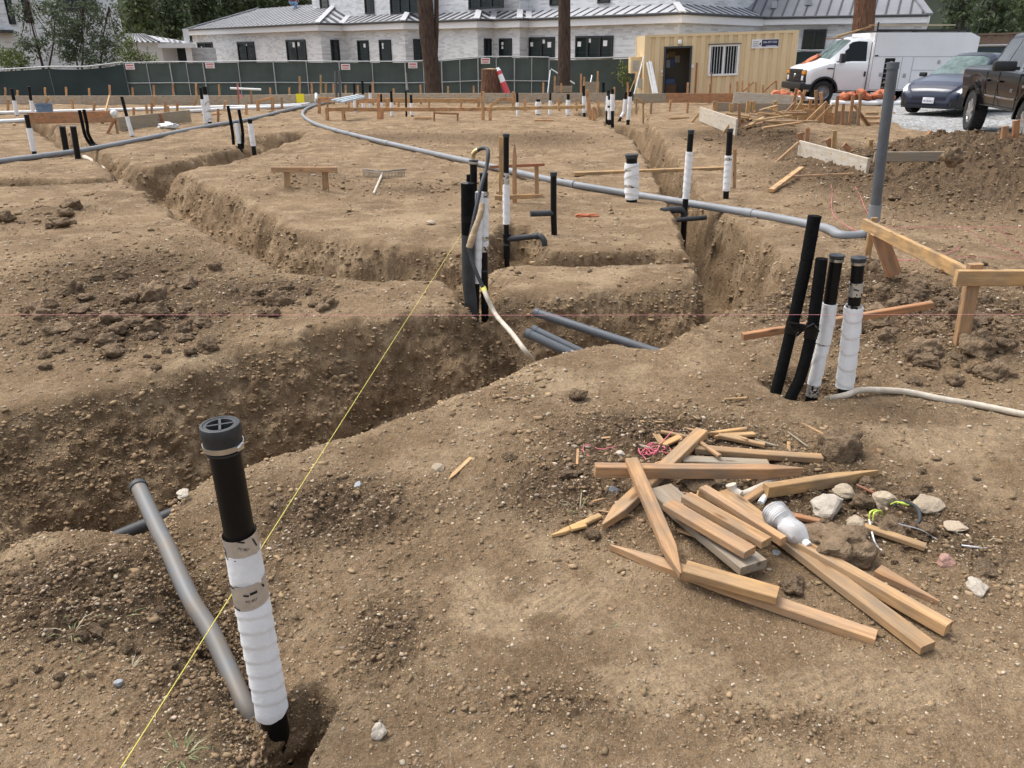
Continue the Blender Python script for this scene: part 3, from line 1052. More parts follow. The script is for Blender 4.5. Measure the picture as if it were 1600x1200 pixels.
MB().tube([hp[-1] + (cp[1] - hp[-1]) * -.2, hp[-1] + (cp[1] - hp[-1]) * .35], .019, 12).build('coupling', M['yellowline'], hs_, world=True)
sp = [P(753, 318, 5.1), P(752, 330, 5.08), P(746, 348, 5.05), P(740, 364, 5.02), P(733, 387, 5.0)]
o = tube('peeled_branch', spline(sp, 4), [.016, .019, .018, .02, .021, .02, .022, .019, .021, .02, .021, .022, .02, .022, .023, .022, .022][:17], M['bark'])
tag(o, 'peeled wooden stick leaning on the charcoal pipe of the middle cluster', 'stick')

# pipe with the tee in the pit
root, p3, Y, r = vpipe('capped_pipe', 'black capped pipe with white middle and tee fitting in the small pit', 'pipe', [(792, 404), (791, 330), (791, 209)], 8.5,
      [('cap', 214, 208, 1.25, 'capgrey'), ('tape', 290, 270, 1.18, 'foil'), ('wrap', 350, 289, 1.22, 'wrap'), ('collar', 371, 365, 1.5, 'black'), ('tee', 404, 369, 1.3, 'black'), ('joint', 383, 380, 1.5, 'capgrey')], zbase=-.12, n=14)
tee = [P(792, 373, Y), P(800, 373, Y - .02), P(838, 369, Y - .08), P(845, 370, Y - .1), P(850, 376, Y - .12), P(851, 384, Y - .12)]
MB().tube(spline(tee, 5), px(4.6, p3[0]), 14).build('branch_pipe', M['greyplastic'], root, world=True)
MB().tube([P(838, 369, Y - .078), P(841, 369, Y - .085)], px(5.6, p3[0]), 14).build('branch_collar', M['capgrey'], root, world=True)

root, p3, Y, r = vpipe('capped_pipe', 'plain black capped pipe with a short side stub right of the small pit', 'pipe', [(866, 366), (865, 330), (865, 269)], 9.5,
      [('cap', 275, 268, 1.15, 'capgrey')], n=14)
MB().tube([P(865, 333, Y), P(829, 334, Y - .05)], px(4.6, p3[0]), 14).build('side_stub', M['greyplastic'], root, world=True)
vpipe('wrapped_pipe', 'squat wide white wrapped pipe with black cap in front of the loose plank', 'pipe', [(987, 316), (987, 300), (987, 241)], 17,
      [('cap', 247, 240, 1.18, 'capgrey'), ('wrap', 278, 255, 1.26, 'wrap', .1), ('tape', 272, 264, 1.3, 'foil'), ('wrap', 303, 276, 1.24, 'wrap', .1), ('tape', 292, 287, 1.3, 'foil'), ('wrap', 311, 302, 1.14, 'wrap')], n=18)
root, p3, Y, r = vpipe('wrapped_pipe', 'slim white wrapped pipe with black top standing in the right trench', 'pipe', [(1066, 402), (1070, 330), (1080, 203)], 9,
      [('cap', 209, 203, 1.12, 'greyplastic'), ('wrap', 300, 237, 1.2, 'wrap'), ('tape', 300, 296, 1.2, 'foil'), ('wrap', 310, 300, 1.12, 'wrap')], n=14, zbase=-.55)
e = [P(1068, 345, Y), P(1069, 333, Y), P(1063, 328, Y - .02), P(1050, 328, Y - .06), P(1034, 330, Y - .12)]
MB().tube(spline(e, 5), px(5.2, p3[0]), 14).build('elbow_pipe', M['greyplastic'], root, world=True)
e = [P(1103, 340, Y - .02), P(1066, 343, Y - .1), P(1052, 345, Y - .12), P(1044, 349, Y - .13), P(1042, 358, Y - .13)]
MB().tube(spline(e, 5), px(3.6, p3[0]), 12).build('drain_pipe', M['greyplastic'], root, world=True)
vpipe('wrapped_pipe', 'slim white wrapped pipe with black top beside a stake right of the trench', 'pipe', [(1134, 311), (1136, 280), (1141, 201)], 9,
      [('cap', 206, 201, 1.12, 'greyplastic'), ('wrap', 298, 243, 1.22, 'wrap'), ('tape', 251, 244, 1.27, 'foil')], n=14)

# ---- four pipes on the right
FY = 3.62
vpipe('foam_pipe', 'tallest black foam covered pipe leaning at the left of the four pipes', 'pipe', [(1212, 614), (1222, 575), (1240, 500), (1258, 420), (1273, 337)], 18,
      [('copper_stub', 337, 326, .3, 'copper'), ('tape', 520, 500, 1.12, 'black'), ('sleeve', 405, 337, 1.06, 'foam'), ('sleeve', 470, 407, 1.02, 'foam')], Y=FY, body='foam', n=18)
vpipe('foam_pipe', 'second black foam pipe with copper tip among the four pipes', 'pipe', [(1236, 620), (1252, 585), (1268, 520), (1278, 450), (1284, 404)], 18,
      [('copper_stub', 404, 392, .3, 'copper'), ('tape', 528, 506, 1.14, 'black')], Y=FY - .05, body='foam', n=18)
vpipe('wrapped_pipe', 'third of the four pipes, black top and thin white wrap with dirty foot', 'pipe', [(1268, 622), (1274, 590), (1290, 520), (1300, 450), (1308, 398)], 19,
      [('cap', 403, 396, 1.18, 'capgrey'), ('clamp', 408, 404, 1.16, 'steel'), ('wrap', 536, 474, 1.12, 'wrap', .25), ('tape', 538, 528, 1.06, 'foil'), ('wrap', 600, 538, 1.0 + .04, 'wrap', .12), ('tape', 618, 598, 1.06, 'foil')], Y=FY, n=20)
vpipe('wrapped_pipe', 'rightmost of the four pipes, white wrapped with silver tape and black cap', 'pipe', [(1317, 624), (1325, 560), (1335, 470), (1342, 402)], 19,
      [('cap', 409, 401, 1.2, 'capgrey'), ('clamp', 413, 409, 1.18, 'steel'), ('tape', 462, 441, 1.14, 'foil'), ('wrap', 604, 480, 1.42, 'wrap', .085), ('tape', 498, 476, 1.3, 'foil')], Y=FY - .02, n=20)
o = board('brace_stake', P(1160, 526, 3.78), P(1456, 476, 3.86), .035, px(11, P(1300, 500, 3.8)), M['fir'])
tag(o, 'long orange stake taped across behind the four pipes', 'stake')
b = MB()
for k in range(5):
    t = k / 4
    b.tube(spline([P(1232 + 3 * k, 505 + 5 * k, 3.50), P(1255, 508 + 2 * k, 3.49), P(1280 - 2 * k, 512 - 3 * k + 6, 3.46)], 4), .006, 6)
o = b.build('tie_tape', M['black'], loc=P(1255, 508, 3.5), world=True)
tag(o, 'black tape tied across the two black foam pipes', 'tape')

# ---- long conduits on the ground
def ground_tube(name, label, cat, px_pts, r, m, lift=None, joints=(), extra=(), mk='conduit'):
    p = []
    for x, y in px_pts:
        g = GT(x, y)
        g.z = max(g.z, base_height([g.x], [g.y])[0]) + r * .9
        p.append(g)
    p = p + list(extra)
    s = spline(p, 6)
    if not joints:
        o = tube(name, s, r, m, n=14)
        return tag(o, label, cat)
    root = thing(name, label, cat, p[0])
    MB().tube(s, r, 14).build('tube', m, root, world=True)
    for x, y in joints:
        q = GT(x, y)
        i = min(range(1, len(s) - 1), key=lambda i: (s[i].xy - q.xy).length)
        a, c = s[i - 1], s[i + 1]
        d = (c - a).normalized()
        MB().tube([s[i] - d * r * 1.5, s[i] + d * r * 1.5], r * 1.14, 16).build('coupling', m, root, world=True)
    return root


YC = GT(1350, 372).y
ground_tube('long_conduit', 'long grey conduit snaking over the dirt to the upright slate grey riser', 'conduit',
            [(540, 158), (500, 165), (481, 171), (473, 180), (480, 189), (500, 199), (545, 212), (640, 235), (745, 259), (870, 288), (985, 308), (1100, 327), (1200, 344), (1285, 362)], .044, M['conduit'],
            joints=[(523, 206), (537, 211), (614, 229), (737, 257), (895, 294), (1157, 337)],
            extra=[P(1312, 367, YC), P(1340, 368, YC), P(1356, 360, YC), P(1364, 345, YC), P(1366, 325, YC)])
root = thing('conduit_riser', 'tall upright slate grey conduit riser at the end of the long conduit', 'conduit', P(1366, 335, YC))
MB().tube([P(1366, 340, YC), P(1381, 210, YC), P(1396, 98, YC)], px(16, P(1380, 220, YC)) / 2, 18).build('riser', M['conduit_dark'], root, world=True)
MB().tube([P(1365, 345, YC), P(1368, 320, YC)], px(19, P(1380, 220, YC)) / 2, 18).build('coupling', M['conduit'], root, world=True)
MB().tube([P(1394.5, 108, YC), P(1396, 97, YC)], px(18, P(1380, 220, YC)) / 2, 18).build('end_cap', M['conduit_dark'], root, world=True)
ground_tube('long_conduit', 'grey conduit crossing the far left dirt from the border toward the yellow sign', 'conduit',
            [(-60, 266), (0, 256), (70, 247), (150, 235), (240, 217), (330, 199), (390, 189), (450, 174), (480, 168), (500, 163), (540, 157)], .045, M['conduit'], joints=[(75, 247), (366, 193)])
for k, (q, lab) in enumerate([([(-60, 181), (0, 179), (190, 174), (330, 170), (420, 168), (478, 165), (490, 160)], 'upper white pipe lying along the far left ground below the grey back board'),
                              ([(-60, 195), (0, 193), (40, 192)], 'lower short white pipe at the left border of the dirt'),
                              ([(290, 177), (350, 173), (430, 170), (470, 168)], 'middle white pipe beneath the upper white pipe right of the silver wrapped pair')]):
    ex = [P(494, 157, GT(478, 165).y), P(494, 146, GT(478, 165).y)] if k == 0 else []
    ground_tube('white_pipe', lab, 'pipe', q, .05, M['whitepipe'], extra=ex)
p = [G(1290, 624, .0), GT(1320, 621) + Vector((0, 0, .012)), GT(1345, 618) + Vector((0, 0, .03)), GT(1400, 617) + Vector((0, 0, .022)), GT(1430, 620) + Vector((0, 0, .018)), GT(1470, 628) + Vector((0, 0, .016)), GT(1530, 638) + Vector((0, 0, .016)), GT(1600, 653) + Vector((0, 0, .018)), GT(1700, 672) + Vector((0, 0, .016))]
o = tube('dusty_hose', spline(p, 6), .016, M['hose'], n=12)
tag(o, 'dusty tan hose lying from the four pipes to the right border', 'hose')
# three conduits in the main trench
for a, c, r, lab in [((836, 488), (985, 537), .03, 'upper of the three slate conduits sloping into the main trench'),
                     ((832, 514), (912, 552), .027, 'middle of the three slate conduits sloping into the main trench'),
                     ((822, 520), (900, 556), .030, 'lower of the three slate conduits sloping into the main trench')]:
    p0, p1 = G(*a, -.06), G(*c, -.17)
    d = (p1 - p0).normalized()
    root = thing('trench_conduit', lab, 'conduit', p0, 'slate conduits in the main trench')
    MB().tube([p0, p1 + d * .3], r, 16).build('tube', M['conduit_dark'], root, world=True)
    MB().tube([p0 - d * .004, p0 + d * .03], r * 1.1, 16).build('end_collar', M['conduit_dark'], root, world=True)
# pale pipe on the floor of the right trench
for q, lab in (([(1005, 238), (990, 214), (982, 204)], 'dusty pale pipe on the floor at the far end of the right trench'),):
    pp = [on(G(x, y, -.5).x, G(x, y, -.5).y, .02) for x, y in q]
    o = tube('drain_pipe', [G(1034, 296, -.86), G(1012, 246, -.84), G(990, 212, -.8)], .05, M['hose'], n=10)
    tag(o, lab, 'pipe')
o = tube('drain_pipe', [G(132, 246, -.22), G(150, 255, -.25), G(165, 268, -.28), G(190, 282, -.36)], .05, M['hose'], n=10)
tag(o, 'dusty pale pipe at the far end of the left trench', 'pipe')

# ---- strings
a, c = P(-120, 491.5, 3.5), P(1720, 491, 3.5)
o = tube('red_string', [a, (a + c) / 2 + Vector((0, 0, -.004)), c], .0008, M['pinkpale'], n=6)
tag(o, 'thin pink string stretched level across the whole site in front of the four pipes', 'string')
a, c = G(170, 1230, .35), G(785, 265, .35)
o = tube('yellow_string', [a, c], .0012, M['yellowline'], n=6)
tag(o, 'tight yellow string from the near left ground to the stake behind the middle cluster', 'string')
# ------------------------------------------------------------------ wood pile in the foreground
PILE = 'boards and stakes in the foreground scrap pile'


def plank(name, label, a, za, b_, zb, w, h, m='dull', tip0=0, tip1=0, roll=0.0, cat='board', group=PILE, warp=.003):
    p0, p1 = G(*a, za), G(*b_, zb)
    g = float(base_height([(p0.x + p1.x) / 2], [(p0.y + p1.y) / 2])[0])
    p0.z += g; p1.z += g
    up = Vector((0, 0, 1))
    if roll:
        up = Matrix.Rotation(roll, 3, (p1 - p0).normalized()) @ up
    o = board(name, p0, p1, w * .9, h * .85, M[m], tip0=tip0, tip1=tip1, up=up, ch=.003, warp=warp)
    return tag(o, label, cat, group)


plank('lumber_board', 'long horizontal board with a dark knot at the back of the scrap pile', (929, 737), .085, (1252, 741), .06, .05, .058, 'dull', tip1=.14)
plank('wooden_stake', 'thick pale stake slanting up right behind the long horizontal board', (1096, 676), .075, (942, 826), .01, .062, .045, 'dull', tip1=.12)
plank('wooden_stake', 'pale sharpened stake lying on top of the scrap pile with its tip toward the viewer', (987, 716), .135, (1064, 897), .045, .058, .036, 'dull', tip1=.13)
plank('wooden_stake', 'long stake sharpened at its left end along the front of the scrap pile', (953, 851), .02, (1370, 990), .022, .058, .038, 'dull', tip0=.2)
plank('wood_block', 'short clean pine offcut resting on the long front stake', (1071, 884), .062, (1216, 924), .062, .072, .036, 'pine')
plank('lumber_board', 'second longest board of the pile with a pebble on it', (1132, 770), .035, (1450, 1012), .022, .068, .036, 'dull')
plank('lumber_board', 'longest board of the pile along the plastic bottle', (1098, 764), .055, (1480, 985), .028, .046, .05, 'dull', warp=.006)
plank('wood_block', 'front short board stacked on the wide weathered board', (1044, 786), .098, (1172, 860), .098, .068, .034, 'dull')
plank('wood_block', 'middle short board stacked on the wide weathered board', (1072, 773), .094, (1198, 846), .09, .06, .036, 'dull')
plank('wood_block', 'rear short board stacked beside the wide weathered board', (1098, 764), .088, (1225, 842), .08, .035, .04, 'dull')
plank('lumber_board', 'wide weathered grey board lying beneath the short boards', (1030, 762), .052, (1178, 884), .05, .125, .04, 'grey')
plank('wooden_stake', 'short thick stake pointing right below the big dirt clod', (1196, 766), .055, (1370, 741), .02, .042, .06, 'pine', tip1=.2)
plank('lumber_board', 'narrow board running right to the big dirt clod', (1085, 702), .045, (1284, 716), .035, .05, .034, 'dull')
plank('lumber_board', 'grey plank under the narrow board at the back of the pile', (1065, 722), .03, (1200, 727), .02, .06, .03, 'grey')
plank('wood_wedge', 'small wedge shaped offcut lying right of the longest boards', (1370, 895), .02, (1466, 947), .005, .06, .035, 'dull', tip1=.19)
plank('wood_strip', 'thin yellow strip beside the white plastic ribbon', (1350, 824), .03, (1445, 858), .015, .035, .024, 'pine')
plank('wood_strip', 'short brace poking out under the thick stake', (1155, 788), .02, (1202, 758), .05, .035, .03, 'dull')
plank('wood_strip', 'broken lath left of the scrap pile', (862, 833), .008, (938, 802), .02, .03, .018, 'pine', tip0=.06)
plank('wood_strip', 'tiny offcut resting on the broken lath', (892, 822), .02, (915, 816), .02, .03, .014, 'pine')
plank('wood_strip', 'upper pale splintered strip at the back of the pile', (1105, 684), .03, (1165, 676), .025, .022, .02, 'pine', tip0=.05)
plank('wood_strip', 'lower pale splintered strip at the back of the pile', (1115, 688), .02, (1178, 684), .02, .035, .018, 'pine', tip0=.05)
plank('wood_strip', 'weathered strip slanting down right at the back of the pile', (1122, 684), .035, (1194, 700), .02, .03, .022, 'dull')
plank('wood_strip', 'pale strip left of the thick slanting stake', (1032, 681), .03, (1078, 688), .02, .022, .016, 'pine')
plank('wood_strip', 'blunt peg leaning over the narrow board', (1090, 690), .06, (1124, 716), .055, .022, .018, 'dull')
plank('wood_strip', 'split strip under the pink string tangle', (1020, 706), .02, (1062, 688), .03, .04, .014, 'pine')
plank('wood_strip', 'upright chip at the back left of the pile', (1003, 682), .012, (1004, 700), .012, .018, .008, 'pine', group=None)
plank('wood_strip', 'broad chip at the back left of the pile', (1022, 682), .012, (1034, 697), .02, .035, .01, 'pine', group=None)
plank('wood_strip', 'reddish splinter by the rocks right of the bottle', (1338, 760), .02, (1372, 774), .012, .012, .01, 'red')
plank('wood_strip', 'pale strip half buried under the plastic bottle', (1228, 803), .03, (1300, 818), .01, .03, .02, 'fir')
plank('wood_splinter', 'leaf shaped splinter on the open dirt left of the pile', (700, 746), .006, (738, 710), .006, .022, .006, 'pine', tip0=.05, tip1=.02, group=None, cat='splinter')
plank('wood_splinter', 'small upright pale chip left of the pink string loop', (901, 727), .006, (903, 704), .006, .012, .005, 'pine', group=None, cat='splinter')
plank('wood_splinter', 'jagged pale splinter lying behind the scrap pile', (984, 662), .006, (1043, 666), .006, .014, .006, 'pine', tip1=.08, group=None, cat='splinter')
plank('wood_splinter', 'thin brown stick ending at the big dirt clod', (1241, 658), .008, (1293, 686), .01, .014, .010, 'dull', group=None, cat='splinter')
rs = random.Random(31)
for k in range(34):
    x, y = rs.gauss(1120, 110), rs.gauss(745, 55)
    if y > 905 or x < 890: continue
    a = rs.gauss(.2, .8); l = rs.uniform(8, 34)
    plank('wood_splinter', 'small loose wood splinter strewn about the scrap pile', (x - l * math.cos(a), y - l * .6 * math.sin(a)), rs.uniform(.006, .03), (x + l * math.cos(a), y + l * .6 * math.sin(a)), rs.uniform(.006, .04), rs.uniform(.007, .02), rs.uniform(.005, .012), rs.choice(['pine', 'dull', 'dull', 'grey']), tip1=.02, cat='splinter', group='splinters of the scrap pile')
# ground stakes pegs lying about
# conduit scrap with an elbow
p = [G(1143, 762, .05), G(1148, 770, .04), G(1160, 772, .035), G(1185, 762, .035), G(1215, 748, .03)]
root = thing('scrap_pipe', 'dusty grey elbow pipe scrap lying in the pile', 'pipe', p[0])
MB().tube(spline(p, 5), .014, 14).build('tube', M['hose'], root, world=True)
MB().tube([G(1142, 757, .07), G(1145, 767, .045), G(1156, 774, .036)], .021, 14).build('elbow', M['hose'], root, world=True)
o = tube('scrap_pipe', [G(1188, 787, .02), G(1199, 768, .03)], .013, M['whitepipe'], n=14)
tag(o, 'short white pipe piece under the thick pointing stake', 'pipe')

# plastic bottle
def bottle():
    a, c = G(1203, 794, .10), G(1266, 855, .06)
    root = thing('plastic_bottle', 'dented empty white plastic bottle lying on the longest board', 'bottle', a)
    Mx = frame(c - a)
    L = (c - a).length
    R_ = .047
    prof = [(0, 0), (R_ * .6, 0), (R_ * .92, .012)]
    for i in range(16):
        t = .016 + .07 * i / 16
        prof.append((R_ * (1 - .05 * (i % 2)), t))
    prof += [(R_ * .9, .095), (R_ * .97, .105), (R_ * .97, .15), (R_ * .8, .178), (R_ * .42, .2), (R_ * .3, .207)]
    k = L / .235
    b = MB().lathe([(q, t * k) for q, t in prof], 28, axis='x')
    b.v = [tuple(Vector(v) + Vector((0, 0, -.010 * max(0, 1 - abs(v[0] - .10) / .03))) if v[2] > 0 else Vector(v)) for v in b.v]
    b.v = [tuple(Vector((v[0], v[1], v[2])) * 1.0 + Vector((0, .010 * mnoise.noise(Vector(v) * 28), .012 * mnoise.noise(Vector(v) * 22 + Vector((4, 4, 4)))))) for v in b.v]
    o = b.build('bottle_body', M['bottle'], root); o.rotation_euler = Mx.to_euler()
    o = MB().lathe([(0, L - .035), (.014, L - .034), (.015, L - .012), (.013, L - .008), (0, L - .008)], 20, axis='x').build('cap', M['capwhite'], root)
    o.rotation_euler = Mx.to_euler()


m = mat('frosted_plastic', (.70, .70, .70), .25, vscale=14, col2=(.52, .49, .45), spec=.5)
m.node_tree.nodes['Principled BSDF'].inputs['Transmission Weight'].default_value = .35
M['bottle'] = m
M['capwhite'] = mat('bottle_cap', (.8, .82, .84), .4)
bottle()

# plastic ribbon, wires, pink tangle
rib = [G(1378, 815, .04), G(1400, 818, .045), G(1440, 828, .04), G(1465, 842, .025), G(1495, 850, .015), G(1530, 855, .02), G(1566, 858, .01)]
b = MB(); sr = spline(rib, 5)
vs = []; fs = []
for i, q in enumerate(sr):
    t = i / (len(sr) - 1)
    wv = .004 + .008 * max(0, (t - .4))
    vs += [q + Vector((0, -wv, .002 + .004 * math.sin(t * 9))), q + Vector((0, wv, -.002)), q + Vector((0, wv, -.004)), q + Vector((0, -wv, .0))]
for i in range(len(sr) - 1):
    for k in range(4):
        fs.append((i * 4 + k, i * 4 + (k + 1) % 4, i * 4 + 4 + (k + 1) % 4, i * 4 + 4 + k))
o = b.add(vs, fs, 0, True).build('plastic_ribbon', M['capwhite'], loc=sr[0], world=True)
tag(o, 'torn white plastic ribbon trailing to the right of the rocks', 'ribbon')
M['lime'] = mat('lime_string', (.55, .68, .10), .7)
for k, (q, lab) in enumerate([([(1358, 812), (1360, 800), (1370, 797), (1372, 804)], 'lime green string looped over the left rock behind the yellow strip'),
                              ([(1392, 788), (1402, 784), (1412, 788), (1420, 787)], 'lime green string by the black strap'),
                              ]):
    b = MB()
    for j in range(2):
        b.tube(spline([G(x + j * 6, y + j, .045 + .03 * math.sin(i * 1.2)) for i, (x, y) in enumerate(q)], 5), .003, 6)
    o = b.build('lime_string', M['lime'], loc=G(*q[0], .04), world=True)
    tag(o, lab, 'string')
o = tube('root_strand', spline([G(1358, 812, .05), G(1362, 830, .03), G(1366, 845, .03), G(1372, 855, .01), G(1378, 860, .005)], 5), .003, M['wrap'], n=6)
tag(o, 'white frayed strand hanging below the lime string', 'string')
o = tube('black_strap', spline([G(1396, 790, .05), G(1410, 784, .065), G(1428, 790, .06), G(1436, 800, .05), G(1436, 815, .03), G(1425, 820, .02)], 6), .007, M['greyplastic'], n=8)
tag(o, 'black curled strap between the rocks at the right of the pile', 'strap')
rs = random.Random(3)
b = MB()
b.tube(spline([GT(x, y) + Vector((0, 0, .006)) for x, y in [(968, 697), (950, 702), (935, 703), (925, 698), (914, 697), (911, 705), (918, 713), (935, 719), (962, 717), (985, 722)]], 6), .0022, 5)
for k in range(7):
    c = GT(1018 + rs.uniform(-14, 18), 715 + rs.uniform(-10, 6))
    b.tube(spline([c + Vector((rs.uniform(-.05, .05), rs.uniform(-.04, .04), .012 + rs.uniform(0, .03))) for _ in range(7)], 4), .0022, 5)
b.tube(spline([GT(1000, 705) + Vector((0, 0, .02)), GT(1012, 720) + Vector((0, 0, .03)), GT(1020, 712) + Vector((0, 0, .02)), GT(1050, 688) + Vector((0, 0, .05))], 5), .0022, 5)
o = b.build('pink_string', M['pink'], loc=GT(1015, 712), world=True)
tag(o, 'tangled pink string beside the pile with one loop on the dirt', 'string')

# ------------------------------------------------------------------ stones and clods
def rock_mesh(seed, sub=3, rough=.35, flat=.8, angular=False, cutn=4):
    bm = bmesh.new()
    bmesh.ops.create_icosphere(bm, subdivisions=sub, radius=1)
    rs = random.Random(seed); off = Vector((rs.uniform(0, 50), rs.uniform(0, 50), rs.uniform(0, 50)))
    cuts = [(Vector((rs.gauss(0, 1), rs.gauss(0, 1), rs.gauss(0, 1))).normalized(), rs.uniform(.55, .85)) for _ in range(10 if angular else cutn)]
    for v in bm.verts:
        p = v.co.copy()
        for nn, d in cuts:
            t = p.dot(nn)
            if t > d: p -= nn * (t - d) * .9
        k = 1 + rough * mnoise.noise(p * 1.6 + off) + rough * .5 * mnoise.noise(p * 4 + off) + (rough * .35 * mnoise.noise(p * 9 + off) if not angular else .02 * mnoise.noise(p * 10 + off))
        v.co = Vector((p.x * k, p.y * k * .9, p.z * k * flat))
    me = bpy.data.meshes.new('rock')
    bm.to_mesh(me); bm.free()
    me.polygons.foreach_set('use_smooth', [not angular] * len(me.polygons))
    return me


M['clod'] = mat('dry_soil_clod', (.26, .185, .118), .95, vscale=3, col2=(.15, .105, .066), bump=1.0, bscale=7, spec=.1, rand=.15)
M['stone'] = mat('tan_stone', (.42, .345, .25), .85, vscale=4, col2=(.30, .24, .17), bump=.3, bscale=12, spec=.2, rand=.2)
M['palestone'] = mat('pale_stone', (.50, .44, .36), .8, vscale=4, col2=(.38, .33, .27), bump=.3, bscale=12, spec=.2, rand=.12)
M['pinkstone'] = mat('pinkish_stone', (.40, .235, .18), .8, vscale=5, col2=(.30, .17, .13), bump=.3, bscale=12)
M['greystone'] = mat('bluish_stone', (.34, .36, .37), .7, vscale=5, col2=(.22, .24, .25), bump=.2, bscale=12)
CLODS = [rock_mesh(k, 4, .42, .8, cutn=9) for k in range(5)] + [rock_mesh(20 + k, 3, .4, .7, cutn=8) for k in range(5)]
for me in CLODS[5:]: me.polygons.foreach_set('use_smooth', [False] * len(me.polygons))
STONES = [rock_mesh(40 + k, 3, .22, .65, True) for k in range(8)]
for k, me in enumerate(CLODS): me.name = 'dirt_clod'; me.materials.append(M['clod'])
for k, me in enumerate(STONES): me.name = 'stone'; me.materials.append(M['stone'])


def rock(name, label, cat, x, y, wpx, hk=.75, m=None, me=None, sink=.35, rot=None, group=None, depth=1.0):
    """(x, y) = pixel at the middle of its foot, wpx = its width in photo pixels"""
    g = GT(x, y)
    r = px(wpx, g) / 2
    rs = random.Random(int(x * 7 + y))
    if me is None: me = rs.choice(CLODS)
    o = link(name, me)
    o.scale = (r, r * depth, r * hk * 1.2)
    o.rotation_euler = (rs.uniform(-.2, .2), rs.uniform(-.2, .2), rs.uniform(0, 6.28) if rot is None else rot)
    o.location = g + Vector((0, r * depth * .7, r * hk * (1 - sink) * .7))
    if m is not None:
        o.material_slots[0].link = 'OBJECT'; o.material_slots[0].material = M[m]
    return tag(o, label, cat, group)


rock('dirt_clod', 'biggest rough dirt clod right of the narrow board', 'clod', 1316, 727, 72, .95, me=CLODS[0], rot=0)
rock('dirt_clod', 'large flattish dirt clod below the plastic bottle', 'clod', 1322, 885, 112, .62, me=CLODS[1], rot=.4)
rock('stone', 'pale crusted stone right of the plastic bottle', 'stone', 1297, 812, 66, .65, 'palestone', STONES[0], rot=.3)
rock('stone', 'round tan stone behind the pale crusted stone', 'stone', 1322, 783, 36, .9, None, STONES[1])
rock('dirt_clod', 'dark clod between the tan stone and the lime string', 'clod', 1352, 798, 40, .8, me=CLODS[2])
rock('stone', 'tall tan stone behind the lime string', 'stone', 1385, 800, 44, 1.0, None, STONES[2])
rock('stone', 'long tan stone right of the black strap', 'stone', 1458, 806, 56, .5, None, STONES[3], rot=0)
rock('stone', 'leaning flat stone under the lime string', 'stone', 1340, 830, 34, .9, None, STONES[4])
rock('dirt_clod', 'long clod above the white plastic ribbon', 'clod', 1402, 845, 60, .5, me=CLODS[3], rot=.3)
rock('stone', 'flat tan stone above the middle of the white ribbon', 'stone', 1500, 834, 38, .5, None, STONES[5])
rock('stone', 'pinkish triangular stone right of the wedge offcut', 'stone', 1481, 888, 34, .85, 'pinkstone', STONES[6])
rock('stone', 'cream coloured stone near the right border below the pinkish stone', 'stone', 1531, 931, 40, .6, 'palestone', STONES[7])
rock('dirt_clod', 'clod half buried above the cream coloured stone', 'clod', 1545, 903, 50, .5, me=CLODS[6])
rock('dirt_clod', 'small clod trapped between the long boards of the pile', 'clod', 1240, 928, 48, .6, me=CLODS[4])
rock('stone', 'pebble resting on the second longest board', 'stone', 1214, 868, 14, .5, 'greystone', STONES[1])
rock('stone', 'grey stone under the long horizontal board', 'stone', 962, 775, 22, .8, 'greystone', STONES[5])
rock('stone', 'cream stone by the pink string loop', 'stone', 969, 718, 20, 1.0, 'palestone', STONES[2])
rock('dirt_clod', 'clod behind the top end of the pale sharpened stake', 'clod', 1000, 707, 26, .8, me=CLODS[7])
rock('dirt_clod', 'clod holding up the wide weathered board', 'clod', 1095, 772, 50, .6, me=CLODS[8])
rock('dirt_clod', 'fist sized clod by the tip of the thick pale stake', 'clod', 925, 845, 26, .8, me=CLODS[0])
rock('dirt_clod', 'round clod alone on the dirt between trench and scrap pile', 'clod', 905, 627, 30, .9, me=CLODS[1])
rock('dirt_clod', 'dark flat clod left of the long horizontal board', 'clod', 888, 751, 38, .5, me=CLODS[2])
rock('dirt_clod', 'small clod in the middle of the open dirt', 'clod', 797, 724, 26, .75, me=CLODS[3])
rock('stone', 'tan stone above the leaf shaped splinter', 'stone', 684, 737, 22, .7, None, STONES[4])
rock('stone', 'pale teardrop stone beside the yellow string', 'stone', 558, 762, 16, .6, 'greystone', STONES[3])
rock('stone', 'big smooth pale stone right of the hole at the near pipe', 'stone', 591, 1155, 30, 1.1, 'palestone', STONES[6], rot=1.2)
rock('stone', 'pale stone on the lip of the side trench', 'stone', 282, 778, 28, .4, 'palestone', STONES[0])
rock('stone', 'grey stone in the near left dirt', 'stone', 183, 1075, 18, .9, 'greystone', STONES[2])
rock('dirt_clod', 'dark clod sitting on the far right of the second fresh mound', 'clod', 1210, 218, 16, .8, me=CLODS[0])
rock('dirt_clod', 'dark lone clod right of the far trench', 'clod', 1108, 221, 14, .8, me=CLODS[1])
rock('stone', 'tan clod on the ground near the middle cluster', 'stone', 673, 352, 18, .6, None, STONES[1])

RN = {'left rough patch': 'brown dirt clod scattered over the rough patch left of the yellow string',
      'right rough patch': 'brown dirt clod scattered over the rough ground right of the four pipes',
      'right spoil heap': 'brown dirt clod lying on the big spoil heap at the right border',
      'near scrap pile': 'small brown clod among the stones right of the scrap pile',
      'near left': 'small brown clod in the loose soil at the near left'}
rs = random.Random(11)


def scatter(key, n, cx, cy, sx, sy, w0, w1):
    for i in range(n):
        x, y = rs.gauss(cx, sx), rs.gauss(cy, sy)
        g = GT(x, y)
        if trench_depth(np.array([g.x]), np.array([g.y]))[0] > .01: continue
        wv = w0 + (w1 - w0) * rs.random() ** 2.2
        rock('dirt_clod', RN[key], 'clod', x, y, wv, rs.uniform(.6, 1.0), me=rs.choice(CLODS), sink=rs.uniform(.1, .45), group='dirt clods, ' + key)


